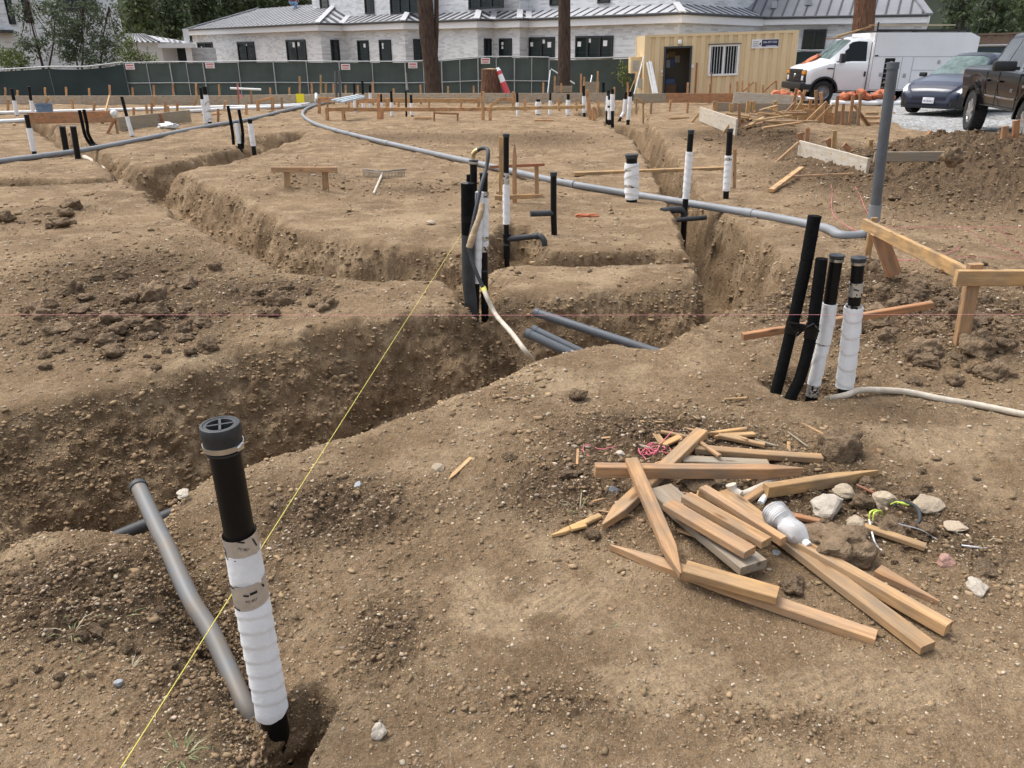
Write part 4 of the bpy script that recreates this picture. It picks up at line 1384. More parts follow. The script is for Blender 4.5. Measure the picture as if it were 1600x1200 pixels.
scatter('left rough patch', 95, 190, 510, 80, 42, 8, 46)
scatter('left rough patch', 20, 440, 470, 45, 12, 10, 42)
scatter('left rough patch', 14, 60, 345, 45, 8, 10, 34)
scatter('right rough patch', 80, 1460, 500, 75, 36, 10, 46)
scatter('right rough patch', 26, 1520, 560, 60, 18, 14, 58)
scatter('right spoil heap', 50, 1500, 300, 55, 22, 7, 34)
scatter('near scrap pile', 45, 1400, 820, 75, 35, 9, 30)
scatter('near left', 40, 150, 980, 80, 50, 8, 24)


# crumbs and grit: uncountable small stones and soil crumbs
def grit():
    rs_ = np.random.RandomState(5)
    me0 = bmesh.new(); bmesh.ops.create_icosphere(me0, subdivisions=1, radius=1)
    bv = np.array([v.co[:] for v in me0.verts]); bf = np.array([[v.index for v in f.verts] for f in me0.faces]); me0.free()
    d = np.hypot(GX, GY)
    ok = np.where((GY > .9) & (GY < 26) & (np.abs(GX) < GY * .95 + .8) & (GGV < .3))[0]
    dens = (.03 + .97 * GLO[ok] ** 1.1 + .55 * np.clip(fbm(GX[ok] * 1.6, GY[ok] * 1.6, 3, 201) - .12, 0, 1) + .2 * (GDZ[ok] > .1) + 1.3 * (GDZ[ok] > .04) * (GN[ok, 2] < .85))
    # even per picture area, a little fewer far away
    dens = dens * np.clip(1.4 - GY[ok] / 22, .15, 1)
    out = []
    for name, n, pale, lab in (('soil_crumbs', 60000, False, 'loose brown soil crumbs strewn over the ground'), ('pale_grit', 26000, True, 'small pale stones and grit strewn over the ground')):
        pr = dens if not pale else dens * .7 + .16
        pr = pr * (GDZ[ok] < .12) if pale else pr
        k = rs_.choice(ok, n, p=pr / pr.sum(), replace=False)
        z = GY[k] * CP + .64
        size = (np.minimum(rs_.lognormal(0, .55, n), 3.2) * (.0020 if pale else .0031)) * np.clip(z / 2.3, .75, 4) ** .8
        size = np.minimum(size, .03)
        sc = size[:, None] * np.stack([rs_.uniform(.6, 1.7, n), rs_.uniform(.6, 1.4, n), rs_.uniform(.35, .9, n)], 1)
        th = rs_.uniform(0, 6.28, n)
        jit = 1 + np.clip(.36 * rs_.randn(n, len(bv), 1), -.7, .7)
        v = bv[None] * jit * sc[:, None, :]
        c, s = np.cos(th)[:, None], np.sin(th)[:, None]
        v = np.stack([v[..., 0] * c - v[..., 1] * s, v[..., 0] * s + v[..., 1] * c, v[..., 2]], -1)
        v = v + GP[k][:, None, :] + (GN[k] * (size * .25)[:, None])[:, None, :]
        f = (bf[None] + (np.arange(n) * len(bv))[:, None, None]).reshape(-1, 3)
        me = bpy.data.meshes.new(name)
        v = v.reshape(-1, 3).astype(np.float32)
        me.vertices.add(len(v)); me.vertices.foreach_set('co', v.ravel())
        me.loops.add(len(f) * 3); me.loops.foreach_set('vertex_index', f.astype(np.int32).ravel())
        me.polygons.add(len(f)); me.polygons.foreach_set('loop_start', np.arange(len(f), dtype=np.int32) * 3)
        me.polygons.foreach_set('loop_total', np.full(len(f), 3, np.int32))
        me.update()
        if pale:
            base = np.array([.40, .325, .235]) * rs_.uniform(.5, 1.35, (n, 1)) * (1 + .015 * rs_.randn(n, 3))
        else:
            tt = np.clip(GLO[k], 0, 1)[:, None]
            base = (np.array([.285, .20, .118]) * (1 - tt) + np.array([.158, .108, .064]) * tt) * rs_.uniform(.62, 1.35, (n, 1)) * (1 + .012 * rs_.randn(n, 3))
        colr = np.concatenate([np.clip(base, .02, .8), np.ones((n, 1))], 1)
        colr = np.repeat(colr[:, None], len(bv), 1).reshape(-1, 4)
        a = me.color_attributes.new('stone_colour', 'FLOAT_COLOR', 'POINT')
        a.data.foreach_set('color', colr.astype(np.float32).ravel())
        me.materials.append(M['grit'])
        o = link(name, me)
        tag(o, lab, 'gravel', kind='stuff')


m = mat('grit', (.3, .24, .18), .95, spec=.15)
at = m.node_tree.nodes.new('ShaderNodeAttribute'); at.attribute_name = 'stone_colour'
m.node_tree.links.new(at.outputs['Color'], m.node_tree.nodes['Principled BSDF'].inputs['Base Color'])
M['grit'] = m
grit()

# weeds
M['weed'] = mat('weed_green', (.10, .15, .045), .7, vscale=20, col2=(.20, .20, .09))
M['straw'] = mat('dry_straw', (.42, .36, .24), .8, vscale=20, col2=(.28, .23, .15))


def weed(label, x, y, hpx, n=9, dry=False, seed=0):
    g = GT(x, y); rs_ = random.Random(seed + int(x))
    s = px(hpx, g)
    b = MB()
    for k in range(n):
        a = rs_.uniform(0, 6.28); l = s * rs_.uniform(.5, 1)
        d = Vector((math.cos(a), math.sin(a), 0)); up = rs_.uniform(.25, 1.1)
        p0 = d * rs_.uniform(0, s * .3); p1 = p0 + d * l * .5 + Vector((0, 0, l * .5 * up)); p2 = p0 + d * l + Vector((0, 0, l * .45 * up))
        wv = max(.0012, s * .022)
        sd_ = Vector((-d.y, d.x, 0)) * wv
        b.add([p0 - sd_, p0 + sd_, p1 + sd_, p1 - sd_, p2], [(0, 1, 2, 3), (3, 2, 4)], 0 if rs_.random() > (.75 if dry else .25) else 1)
    o = b.build('weed', [M['weed'], M['straw']], loc=g)
    return tag(o, label, 'weed')


for k, (lab, x, y, h, n, d) in enumerate([
        ('tallest grass weed at the near bottom left beside the yellow string', 282, 1185, 48, 26, False), ('dry grass sprig in the near left dirt', 118, 1055, 34, 12, True),
        ('wispy grass at the left among the loose soil', 112, 990, 40, 14, False), ('forked green sprig above the loose soil on the left', 190, 965, 34, 10, False),
        ('thin weed left of the bare conduit foot', 205, 1045, 28, 10, True), ('tiny seedling on the open dirt in front of the scrap pile', 1010, 1078, 10, 6, False),
        ('tiny seedling at the bottom edge of the open dirt', 880, 1182, 14, 6, False), ('tiny seedling left of the long front stake', 960, 980, 12, 6, False),
        ('tiny seedling near the bottom right of the open dirt', 1378, 1118, 10, 5, False), ('dry straw lying in the near left corner', 60, 1060, 26, 6, True),
        ('dry roots beside the broken lath', 905, 800, 34, 9, True), ('dry straw by the white plastic ribbon', 1525, 850, 34, 7, True)]):
    weed(lab, x, y, h, n, d, k)
# ------------------------------------------------------------------ timber, stakes and pipes in the middle distance
def vboard(label, pts, Y, hpx, m, th=.038, name='form_board', cat='board', group=None, Y1=None, tip0=0, tip1=0, parent=None):
    """board standing on edge between two pixel points at distance Y (Y1 at its other end); hpx = its height in pixels"""
    (x0, y0), (x1, y1) = pts
    p0, p1 = P(x0, y0, Y), P(x1, y1, Y1 or Y)
    h = px(hpx, (p0 + p1) / 2)
    o = board(name, p0, p1, th, h, M[m], parent=parent, tip0=tip0, tip1=tip1, ch=.005)
    return tag(o, label, cat, group) if parent is None else o


def stake(label, x0, y0, x1, y1, Y, m='fir', w=.05, group=None, tip=True, Y1=None, bury=.12, name='wooden_stake', cat='stake'):
    """stake from foot pixel to head pixel"""
    p0, p1 = P(x0, y0, Y), P(x1, y1, Y1 or Y)
    d = (p1 - p0).normalized()
    o = board(name, p0 - d * bury, p1, w, w * .62, M[m], up=(0, -1, 0), ch=.004)
    return tag(o, label, cat, group)


BY = 28.4
for k, (a, c, m, lab) in enumerate([((-70, 157), (128, 157), 'backboard', 'left border length of the long grey back form board'),
                                    ((128.5, 157), (372, 156.5), 'backboard', 'length of the long back form board behind the silver wrapped pair'),
                                    ((372.5, 156), (500, 154.5), 'backboard', 'length of the long back form board behind the yellow sign'),
                                    ((500.5, 153), (790, 153), 'backboard', 'length of the long back form board in front of the thick pine trunk'),
                                    ((790.5, 153), (958, 152.5), 'backboard', 'length of the long back form board in front of the slim pine trunk'),
                                    ((990, 154), (1041, 153), 'grey', 'short grey form board at the foot of the tan container'),
                                    ((1041.5, 153), (1146, 153), 'fir', 'orange form board below the container doorway')]):
    vboard(lab, (a, c), BY, 14, m, group='form boards along the back of the site')
G1 = 'stakes behind the long back form board'
row = [(8, 137), (27, 141), (70, 137), (103, 136), (139, 138), (171, 133), (207, 137), (240, 133), (270, 130), (306, 130), (342, 132), (422, 137)]
for i, (x, y) in enumerate(row):
    stake(f'{ordl(i, len(row))} of the stakes before the plain dark green screen', x + 1.5, 160, x, y, BY + .12, 'stakewood', .062, G1)
row = [(452, 137), (468, 119), (487, 128), (501, 117), (509, 129), (521, 131), (540, 133), (559, 133), (582, 128), (615, 138), (657, 132), (700, 135), (740, 134)]
for i, (x, y) in enumerate(row):
    stake(f'{ordl(i, len(row))} of the stakes between yellow card and tree stump', x + .6, 158, x, y, BY + .12, 'pine' if i in (1, 3, 4) else 'stakewood', .062, G1)
row = [(849, 129), (867, 119), (877, 130), (908, 115), (913, 120), (934, 111), (960, 136), (981, 128)]
for i, (x, y) in enumerate(row):
    stake(f'{ordl(i, len(row))} of the stakes around the slim pine trunk', x - .5, 158, x, y, BY + .12, 'stakewood', .062, G1)
row = [(1075, 129), (1109, 131), (1141, 129), (1152, 127), (1160, 125), (1170, 129), (1181, 128), (1192, 132)]
for i, (x, y) in enumerate(row):
    stake(f'{ordl(i, len(row))} of the stakes in front of the tan container', x - 1, 156, x, y, BY + .12, 'stakewood', .065, G1)
stake('orange painted thin stake leaning on the container under its window', 1110, 150, 1112, 113, 32.2, 'red', .05, tip=False)
stake('left diagonal brace behind the tan container stakes', 1156, 147, 1178, 128, BY + .5, 'fir', .05)
stake('right diagonal brace behind the tan container stakes', 1186, 150, 1212, 126, BY + .5, 'fir', .05)
stake('orange upright at the right end of the tan container', 1213, 150, 1213, 126, BY + .5, 'fir', .05)
for a, b_, c, d, lab, m in [(22, 196, 36, 174, 'pale diagonal brace at the left end of the orange form board', 'pine'), (160, 193, 171, 150, 'pale diagonal brace behind the two curved black pipes', 'pine'),
                            (70, 165, 76, 152, 'short pale brace behind the blue tub', 'pine'), (239, 168, 243, 150, 'pale brace behind the grey angled form board', 'pine'),
                            (303, 167, 309, 149, 'pale brace just left of the silver wrapped pair', 'pine')]:
    stake(lab, a, b_, c, d, GT(a, b_).y, m, .07, None, Y1=BY - .3 if b_ > 180 else None)
# boxes round the slim trunk
vboard('small grey form board at the foot of the slim pine trunk', ((867, 139), (894, 139)), BY + .9, 9, 'grey')
vboard('raised grey form board between two tall stakes right of the slim trunk', ((911, 137), (936, 137)), BY + .9, 17, 'grey')

# left forms
YL = GT(45, 195).y
vboard('long orange form board at the left behind the black pipes', ((44, 185), (181, 182)), YL, 17, 'fir')
vboard('grey angled form board with an orange patch at the left', ((185, 194), (297, 181)), GT(185, 205).y, 19, 'grey', Y1=GT(297, 191).y)
ob = vboard('orange cleat nailed over the joint of the grey angled board', ((241, 188), (255, 186.5)), GT(245, 197).y - .13, 19, 'fir', th=.03, name='board_cleat')
for i, (x, y0, y1) in enumerate([(209, 180, 168), (237, 178, 160), (258, 176, 158), (277, 172, 161), (341, 186, 170)]):
    stake(f'{ordl(i, 5)} of the short stakes behind the grey angled form board', x, y0, x, y1, GT(209, 196).y + .8, 'fir', .055)
stake('left leg of the crossed stakes under the white cloth bundle', 168, 209, 179, 186, GT(178, 209).y, 'fir', .05)
stake('right leg of the crossed stakes under the white cloth bundle', 184, 209, 179, 180, GT(178, 209).y + .05, 'fir', .05)
M['cloth'] = mat('white_cloth', (.74, .74, .73), .8, vscale=6, col2=(.56, .55, .53))


def lump(name, label, cat, x, y, wpx, hpx, m, seed=1, rough=.35):
    g = GT(x, y); r = px(wpx, g) / 2; h = px(hpx, g)
    me = rock_mesh(seed, 3, rough, 1.0); me.name = name; me.materials.append(m)
    o = link(name, me)
    o.scale = (r, r * .8, h / 2); o.location = g + Vector((0, r * .6, h * .45))
    return tag(o, label, cat)


o = lump('cloth_bundle', 'white cloth bundle hung on crossed stakes at the left', 'cloth', 178, 209, 12, 13, M['cloth'], 3)
o.location = P(178, 178.5, GT(178, 209).y - .06)
lump('plastic_bag', 'crumpled white plastic bag below the grey angled form board', 'bag', 259, 203, 32, 11, M['cloth'], 6, .55)
# blue tub
g = P(71, 178, GT(71, 181).y)
root = thing('blue_tub', 'blue plastic tub behind the orange form board', 'tub', g)
rr = px(25, g) / 2; hh = px(15, g)
M['blue'] = mat('blue_plastic', (.13, .20, .30), .5, var=.2, vscale=9)
MB().lathe([(rr * .9, 0), (rr * .98, hh * .9), (rr * .98, hh * .92), (rr * .92, hh * .92), (rr * .85, .02)], 24).build('tub_body', M['blue'], root)
MB().lathe([(rr * .98, hh * .9), (rr * 1.06, hh * .92), (rr * 1.06, hh), (rr * .95, hh)], 24, closed=True).build('rim', M['blue'], root)

# wrapped pipes of the middle distance: (foot, head, width, parts, label)
FARP = [
    ([(27, 181), (18, 138)], 5, [('wrap', 180, 157, 1.15, 'wrap', .2)], 'leftmost white wrapped pipe in front of the back form board'),
    ([(53, 186), (45, 135)], 4.5, [('wrap', 185, 157, 1.15, 'wrap', .2)], 'white wrapped pipe left of the blue tub'),
    ([(54, 241), (41, 179)], 7, [('tape', 206, 200, 1.25, 'wrap'), ('wrap', 236, 205, 1.15, 'wrap', .15)], 'white wrapped pipe with torn black top near the left border'),
    ([(104, 238), (97, 197)], 9, [('cap', 199, 196, 1.08, 'capgrey')], 'left one of the two thick black stubs by the left conduit'),
    ([(122, 247), (114, 197)], 9, [('cap', 199, 196, 1.08, 'capgrey')], 'right one of the two thick black stubs by the left conduit'),
    ([(207, 214), (199, 185), (190, 151)], 5, [('wrap', 212, 182, 1.15, 'wrap', .2)], 'slim white wrapped pipe in front of the grey angled board'),
    ([(322, 194), (313, 137)], 5, [('wrap', 193, 155, 1.1, 'wrap', .2)], 'left pipe of the silver wrapped pair with black tops'),
    ([(328, 193), (319, 135)], 7, [('wrap', 190, 148, 1.1, 'wrap', .2), ('tape', 190, 150, 1.13, 'foil')], 'right pipe of the silver wrapped pair with black tops'),
    ([(375, 228), (369, 190)], 7, [('wrap', 224, 192, 1.1, 'wrap', .2)], 'short white wrapped pipe between two black pipes at the branch trench'),
    ([(397, 236), (390, 186)], 7, [('wrap', 228, 193, 1.12, 'wrap', .2)], 'white wrapped pipe with black foot right of the branch trench trio'),
    ([(555, 176), (553, 130)], 3.5, [('wrap', 176, 156, 1.2, 'wrap', .2)], 'slim black pipe behind the stacked steel struts'),
    ([(568, 170), (566, 126)], 4, [('wrap', 169, 148, 1.2, 'wrap', .2)], 'tallest of the black topped pipes right of the steel struts'),
    ([(579, 170), (578, 133)], 4, [('wrap', 169, 145, 1.2, 'wrap', .2)], 'black topped pipe next to the tallest one by the steel struts'),
    ([(596, 180), (595, 147)], 4, [('wrap', 170, 160, 1.3, 'wrap', .2)], 'black topped pipe beside the tall orange double post'),
    ([(613, 182), (611, 142)], 4, [('wrap', 181, 160, 1.3, 'wrap', .2)], 'left pipe of the trio behind the orange rail'),
    ([(635, 182), (634, 141)], 3.2, [], 'thin all black pipe of the trio behind the orange rail'),
    ([(644, 182), (642, 148)], 4, [('wrap', 180, 161, 1.3, 'wrap', .2)], 'right pipe of the trio behind the orange rail'),
    ([(809, 181), (808, 145)], 4, [('wrap', 181, 160, 1.2, 'wrap', .2)], 'leftmost white wrapped pipe behind the long yellow rail'),
    ([(841, 179), (841, 155)], 6.5, [('wrap', 178, 159, 1.3, 'wrap', .2)], 'squat white wrapped pipe behind the long yellow rail'),
    ([(859, 180), (860, 145)], 3.5, [('wrap', 179, 157, 1.3, 'wrap', .2)], 'slim white wrapped pipe right of the squat one'),
    ([(887, 181), (888, 147)], 5, [('wrap', 180, 156, 1.3, 'wrap', .2)], 'second white wrapped pipe from the orange post at the rail end'),
    ([(913, 178), (912, 134)], 4.5, [('wrap', 176, 150, 1.3, 'wrap', .2)], 'white wrapped pipe touching the orange post at the rail end'),
    ([(953, 196), (953, 146)], 6, [('wrap', 187, 156, 1.2, 'wrap', .2), ('tape', 168, 165, 1.3, 'black')], 'front pipe of the left group at the end of the right trench'),
    ([(949, 178), (951, 141)], 5, [('wrap', 173, 150, 1.3, 'wrap', .2)], 'rear left pipe of the group at the end of the right trench'),
    ([(957, 182), (957, 139)], 5, [('wrap', 173, 147, 1.35, 'wrap', .2)], 'rear right pipe of the group at the end of the right trench'),
    ([(981, 196), (983, 170), (985, 143)], 5.5, [('wrap', 187, 151, 1.15, 'wrap', .2)], 'straight white wrapped pipe at the right end of the right trench'),
    ([(967, 191), (970, 184), (975, 176), (978, 144)], 4.5, [('wrap', 183, 155, 1.2, 'wrap', .2)], 'bent white wrapped pipe at the right end of the right trench'),
    ([(943, 159), (943, 129)], 4.5, [('cap', 132, 129, 1.2, 'black')], 'plain black pipe in front of the green fence by the container'),
]
for pts, wv, parts, lab in FARP:
    zb = None
    if pts[0][1] > 190 and pts[0][0] in (953, 981, 967): zb = -.3
    vpipe('wrapped_pipe' if any(q[0] == 'wrap' for q in parts) else 'black_pipe', lab, 'pipe', pts, wv, parts, group='far pipe stubs standing in the dirt', n=10, zbase=zb)
for pts, lab in (([(131, 204), (129, 195), (124, 172)], 'left one of the two thin curved black pipes behind the stubs'), ([(137, 205), (136, 195), (131, 171)], 'right one of the two thin curved black pipes behind the stubs'),
                 ):
    Y = GT(140, 226).y
    q = [P(pts[0][0] + 16, 229, Y - .2), P(pts[0][0] + 10, 225, Y), P(pts[0][0] + 3, 214, Y)] + [P(x, y, Y) for x, y in pts]
    o = tube('curved_pipe', spline(q, 5), px(5, q[2]) / 2, M['foam'], n=10); tag(o, lab, 'pipe', 'curved black pipes')
for pts, lab in (([(365, 226), (363, 205), (356, 165)], 'left black pipe beside the short white wrapped pipe'), ([(379, 232), (379, 205), (373, 171)], 'right black pipe beside the short white wrapped pipe')):
    Y = GT(372, 228).y
    o = tube('black_pipe', spline([P(x, y, Y) for x, y in pts], 5), px(5, P(365, 200, Y)) / 2, M['foam'], n=10); tag(o, lab, 'pipe')
for x0, y0, x1, y1, lab in ((526, 158, 524, 112, 'left one of two tall slim grey conduits before the green fence'), (532, 159, 530, 110, 'right one of two tall slim grey conduits before the green fence')):
    o = tube('thin_conduit', [P(x0, y0, 27), P(x1, y1, 27)], px(3.6, P(x0, y0, 27)) / 2, M['conduit_dark'], n=10); tag(o, lab, 'conduit')
o = tube('white_pipe', [P(360, 138, 28), P(408, 140, 28)], .035, M['whitepipe'], n=8); tag(o, 'short white pipe held level above the long back form board', 'pipe')
stake('thin stake with pink ribbon under the level white pipe', 374, 172, 371, 130, 26.5, 'red', .05)
stake('thick post carrying the level white pipe', 393, 158, 392, 138, 28.1, 'dull', .06)
b = MB(); q = [P(371, 133, 26.35), P(372, 140, 26.33), P(375, 147, 26.34), P(377.5, 153, 26.3)]
for i in range(3): b.beam(q[i], q[i + 1], .05, .008)
o = b.build('survey_ribbon', M['pink'], loc=q[0], world=True); tag(o, 'pink survey ribbon fluttering on the thin red stake', 'ribbon')

# orange batter boards in the middle
YA, YB = GT(600, 187).y, GT(700, 172).y
GB = 'orange batter boards across the middle of the site'
vboard('orange lower rail of the middle batter boards left of the tall double post', ((509, 171), (700, 171)), YA, 5.5, 'stakewood', .03, 'batter_board', group=GB)
vboard('orange lower rail of the middle batter boards right of the low bench', ((700.5, 171), (770, 170.5)), YA, 5.5, 'stakewood', .03, 'batter_board', group=GB)
vboard('yellow lower rail of the middle batter boards in front of the white pipes', ((770.5, 170), (914, 167)), YA, 5, 'pine', .03, 'batter_board', group=GB)
vboard('orange upper rail of the middle batter boards right of the steel struts', ((585, 156.5), (749, 157)), YB, 5.5, 'stakewood', .03, 'batter_board', group=GB)
vboard('orange upper rail at the left end of the middle batter boards', ((497, 155), (585, 158)), YB, 7, 'stakewood', .03, 'batter_board', group=GB)
vboard('short orange rail left of the white wrapped pipes', ((780, 155.5), (806, 155)), YB, 5, 'stakewood', .03, 'batter_board', group=GB)
vboard('tilted orange rail left of the yellow sign', ((399, 159), (427, 152)), YB - .5, 3.5, 'stakewood', .03, 'batter_board', group=GB)
stake('pale brace slanting up to the short orange rail', 765, 168, 781, 154, YB, 'pine', .08)
for x0, y0, x1, y1, Y, lab in [(512, 188, 510, 168, YA, 'orange post at the left end of the lower rail'), (537, 182, 536, 172, YA, 'small orange post under the lower rail left of the double post'),
                               (592, 187, 591, 146, YA, 'left post of the tall orange double post'), (597, 187, 597, 168, YA - .1, 'right shorter post of the tall orange double post'),
                               (755, 187, 754, 143, YA, 'tall orange post right of the low bench'), (748, 167, 747, 152, YB, 'orange post at the right end of the upper rail'),
                               (802, 167, 802, 143, YB, 'orange post left of the white wrapped pipes'), (766, 182, 766, 168, YA, 'small orange post under the yellow rail'),
                               (922, 183, 917, 140, YA + .3, 'tall orange post at the right end of the yellow rail'), (928, 190, 928, 167, YA - .5, 'pale short post at the right end of the yellow rail'),
                               (557, 170, 557, 155, YB, 'orange post between steel struts and upper rail'), (605, 170, 605, 154, YB, 'orange post under the upper rail right of the double post'),
                               (499, 175, 499, 153, YB - .8, 'orange post beside the end of the long conduit'), (403, 174, 403, 158, YB - .5, 'left post of the tilted orange rail'), (426, 171, 426, 153, YB - .5, 'right post of the tilted orange rail')]:
    stake(lab, x0, y0, x1, y1, Y, 'stakewood', .09, 'posts of the orange batter boards', bury=.15)


def bench(label, a, c, foot0, foot1, Y, hpx, m, name='batter_board', wpost=.05):
    root = thing(name, label, 'batter board', P(*a, Y))
    h = px(hpx, P(*a, Y))
    o = board('rail', P(*a, Y), P(*c, Y), .032, h, M[m], parent=root)
    for f in (foot0, foot1):
        p0, p1 = P(f[0], f[1], Y + .045), P(f[2], f[3], Y + .045)
        board('post', p0 - (p1 - p0).normalized() * .15, p1, wpost, .035, M[m], parent=root, up=(0, -1, 0))
    return root


bench('low orange bench of boards in front of the orange rail', (679, 176.5), (717, 178), (678.5, 187, 678.5, 174), (715, 193, 715, 176), GT(700, 190).y, 3, 'fir')
bench('low dull wooden bench standing over a small soil heap', (424, 265), (527, 265), (449, 300, 448.5, 266), (509, 295, 507.5, 266), GT(450, 301).y, 8, 'dull', wpost=.075)
bench('small yellow batter board left of the container pipes', (993, 153), (1008, 162), (994, 170, 994, 155), (1005, 184, 1005, 160), GT(1005, 184).y, 3, 'pine')

# yellow sign, struts
M['yellow'] = mat('yellow_plastic', (.80, .70, .02), .5)
root = thing('yellow_sign', 'bright yellow square card on the long back form board', 'card', P(469, 153.5, BY - .25))
MB().box((0, 0, 0), (px(12, P(469, 153, BY)), .012, px(13, P(469, 153, BY)))).build('card', M['yellow'], root)
M['strut'] = mat('galvanised_strut', (.50, .56, .58), .5, .2, var=.1, vscale=6)
root = thing('strut_stack', 'stack of pale steel struts lying tilted on the orange rails', 'steel', P(522, 160, YB))
for i in range(3):
    a, c = P(519 + 7 * i, 157 + 1.4 * i, YA - .15), P(560 + 4 * i, 149 + 1.6 * i, YA + .9)
    b = MB().beam(a, c, .09, .05)
    b.build('strut', M['strut'], root, world=True)
lump('plaster_bag', 'pale sack lying behind the yellow sign', 'sack', 498, 158, 12, 10, M['cloth'], 8)

# near batter board behind the middle cluster
g = GT(784, 313)
stake('yellow upright stake behind the pipe with the tee', 783, 312, 783, 214, g.y, 'pine', .055)
o = board('wooden_stake', P(804, 311, g.y - .15) - Vector((0, 0, .1)), P(804, 223, g.y - .15), .05, .03, M['dull'], up=(0, -1, 0), tip1=.14); tag(o, 'brown stake with its sharp end up behind the pipe with the tee', 'stake')
stake('short brown stake under the right end of the red rail', 839, 306, 838, 256, g.y + .15, 'dull', .05)
vboard('thin red rail nailed to the stakes behind the pipe with the tee', ((765, 261), (851, 257)), g.y + .06, 4.5, 'red', .02, 'batter_board')
vboard('pale sharpened stake lying at the foot of the red rail stakes', ((773, 309), (849, 306)), g.y - .25, 7, 'pine', .03, 'wooden_stake', 'stake', tip1=.15)
stake('brown stake standing right of the last white wrapped pipe', 1147, 295, 1148, 233, GT(1146, 295).y, 'dull', .045)
p0, p1 = GT(896, 275), GT(1132, 266)
o = board('lumber_board', p0 + Vector((0, 0, .03)), p1 + Vector((0, 0, .03)), .11, .05, M['pine']); tag(o, 'long pale plank laid across the right trench', 'board')

# bow rake
g = GT(584, 306)
root = thing('garden_rake', 'wide steel rake lying on the dirt with its pale handle toward the viewer', 'rake', g)
h0, h1 = GT(598, 278) + Vector((0, 0, .06)), g + Vector((0, 0, .025))
MB().tube([h0, h1], .016, 10).build('handle', M['hose'], root, world=True)
a, mid, c = GT(567, 275), GT(600, 279), GT(635, 275)
b = MB()
bow = spline([a + Vector((0, 0, .09)), (a + mid) / 2 + Vector((0, -.03, .10)), mid + Vector((0, -.05, .10)), (c + mid) / 2 + Vector((0, -.03, .10)), c + Vector((0, 0, .09))], 8)
b.tube(bow, .008, 6)
for i in range(1, len(bow) - 1):
    if i % 1 == 0:
        q = bow[i]
        b.tube([q, q + Vector((0, -.045, -.02)), q + Vector((0, -.06, -.085))], .0045, 5)
b.build('rake_head', M['ironrod'], root, world=True)
M['orange'] = mat('orange_cloth', (.50, .16, .075), .8, var=.3, vscale=20)
g = GT(915, 340)
me = rock_mesh(77, 3, .8, .5); me.name = 'orange_rag'; me.materials.append(M['orange']); o = link('orange_rag', me)
o.scale = (.11, .05, .045); o.location = g + Vector((0, 0, .02)); tag(o, 'orange rag lying in front of the capped side stub pipe', 'rag')

# ---- batter board with pink strings on the right
y0_, y1_ = 6.0, GT(1500, 541).y
o = board('batter_board', P(1350, 350, y0_), P(1514, 431, y1_ + .12), .035, .085, M['pine']); tag(o, 'long yellow batter board slanting toward the viewer at the right', 'batter board')
o = board('batter_board', P(1493, 434, y1_ - .04), P(1640, 434, y1_ - .04), .035, .088, M['pine']); tag(o, 'yellow batter board running out of the right border', 'batter board')
stake('dull brown post carrying the corner of the yellow batter boards', 1500, 541, 1524, 412, y1_, 'dull', .075, bury=.2)
stake('yellow post at the far end of the slanting batter board', 1350, 425, 1366, 340, y0_ + .03, 'pine', .05)
stake('loose reddish board hanging under the slanting batter board', 1397, 428, 1372, 362, y0_ - .25, 'fir', .10, bury=0)
o = tube('pink_string', [P(1385, 355, 6.0), P(1750, 356, 6.4)], .0016, M['pink'], n=5); tag(o, 'upper straight pink string tied to the slanting batter board', 'string')
o = tube('pink_string', [P(1490, 401, 4.7), P(1750, 406, 4.9)], .0014, M['pink'], n=5); tag(o, 'lower straight pink string tied to the slanting batter board', 'string')
for q, lab in (([(1508, 356), (1540, 375), (1570, 388), (1605, 399), (1660, 402)], 'sagging pink string under the upper straight one'), ([(1555, 356), (1580, 372), (1610, 388), (1660, 398)], 'short sagging pink string at the right border')):
    o = tube('pink_string', spline([P(x, y, 5.9) for x, y in q], 5), .0022, M['pink'], n=5); tag(o, lab, 'string')
q = [(1296, 284), (1300, 300), (1299, 325), (1304, 340), (1325, 357), (1360, 372), (1375, 395), (1400, 408), (1440, 408), (1480, 398), (1500, 388)]
o = tube('pink_string', spline([GT(x, y) + Vector((0, 0, .015)) for x, y in q], 5), .003, M['pink'], n=5); tag(o, 'loose pink string wandering over the spoil heap behind the slate riser', 'string')
q = [(1328, 282), (1342, 305), (1352, 330), (1362, 345)]
o = tube('pink_string', spline([GT(x, y) + Vector((0, 0, .02)) for x, y in q], 5), .003, M['pink'], n=5); tag(o, 'pink string running from the thin lath to the slate riser', 'string')

# ---- form boards and timber on the right
YR = GT(1250, 246).y
vboard('cement stained form board tilted down to the right before the slate riser', ((1249, 231), (1356, 262)), YR, 25, 'pale', Y1=GT(1340, 282).y)
for i, (x0, y0, x1, y1) in enumerate([(1259, 232, 1262, 200), (1302, 235, 1304, 204), (1357, 246, 1361, 218)]):
    stake(f'{ordl(i, 3)} of three stakes behind the cement stained board', x0, y0 + 8, x1, y1, YR + .1 - .35 * i, 'fir' if i == 0 else 'pine', .07)
for i, (x0, y0, x1, y1) in enumerate([(1253, 222, 1249, 208), (1300, 226, 1293, 217), (1330, 230, 1318, 226)]):
    stake(f'{ordl(i, 3)} of three slanting cleats behind the cement stained board', x0, y0 + 6, x1, y1, YR + .3 - .3 * i, 'fir', .08)
stake('brace slanting down left from the cement stained form board', 1211, 256, 1248, 223, YR - .4, 'dull', .05, Y1=YR - .05)
YS = GT(1095, 192).y
vboard('cement stained form board beside the heap of loose timber', ((1094, 178), (1151, 199)), YS, 23, 'pale', Y1=GT(1150, 214).y)
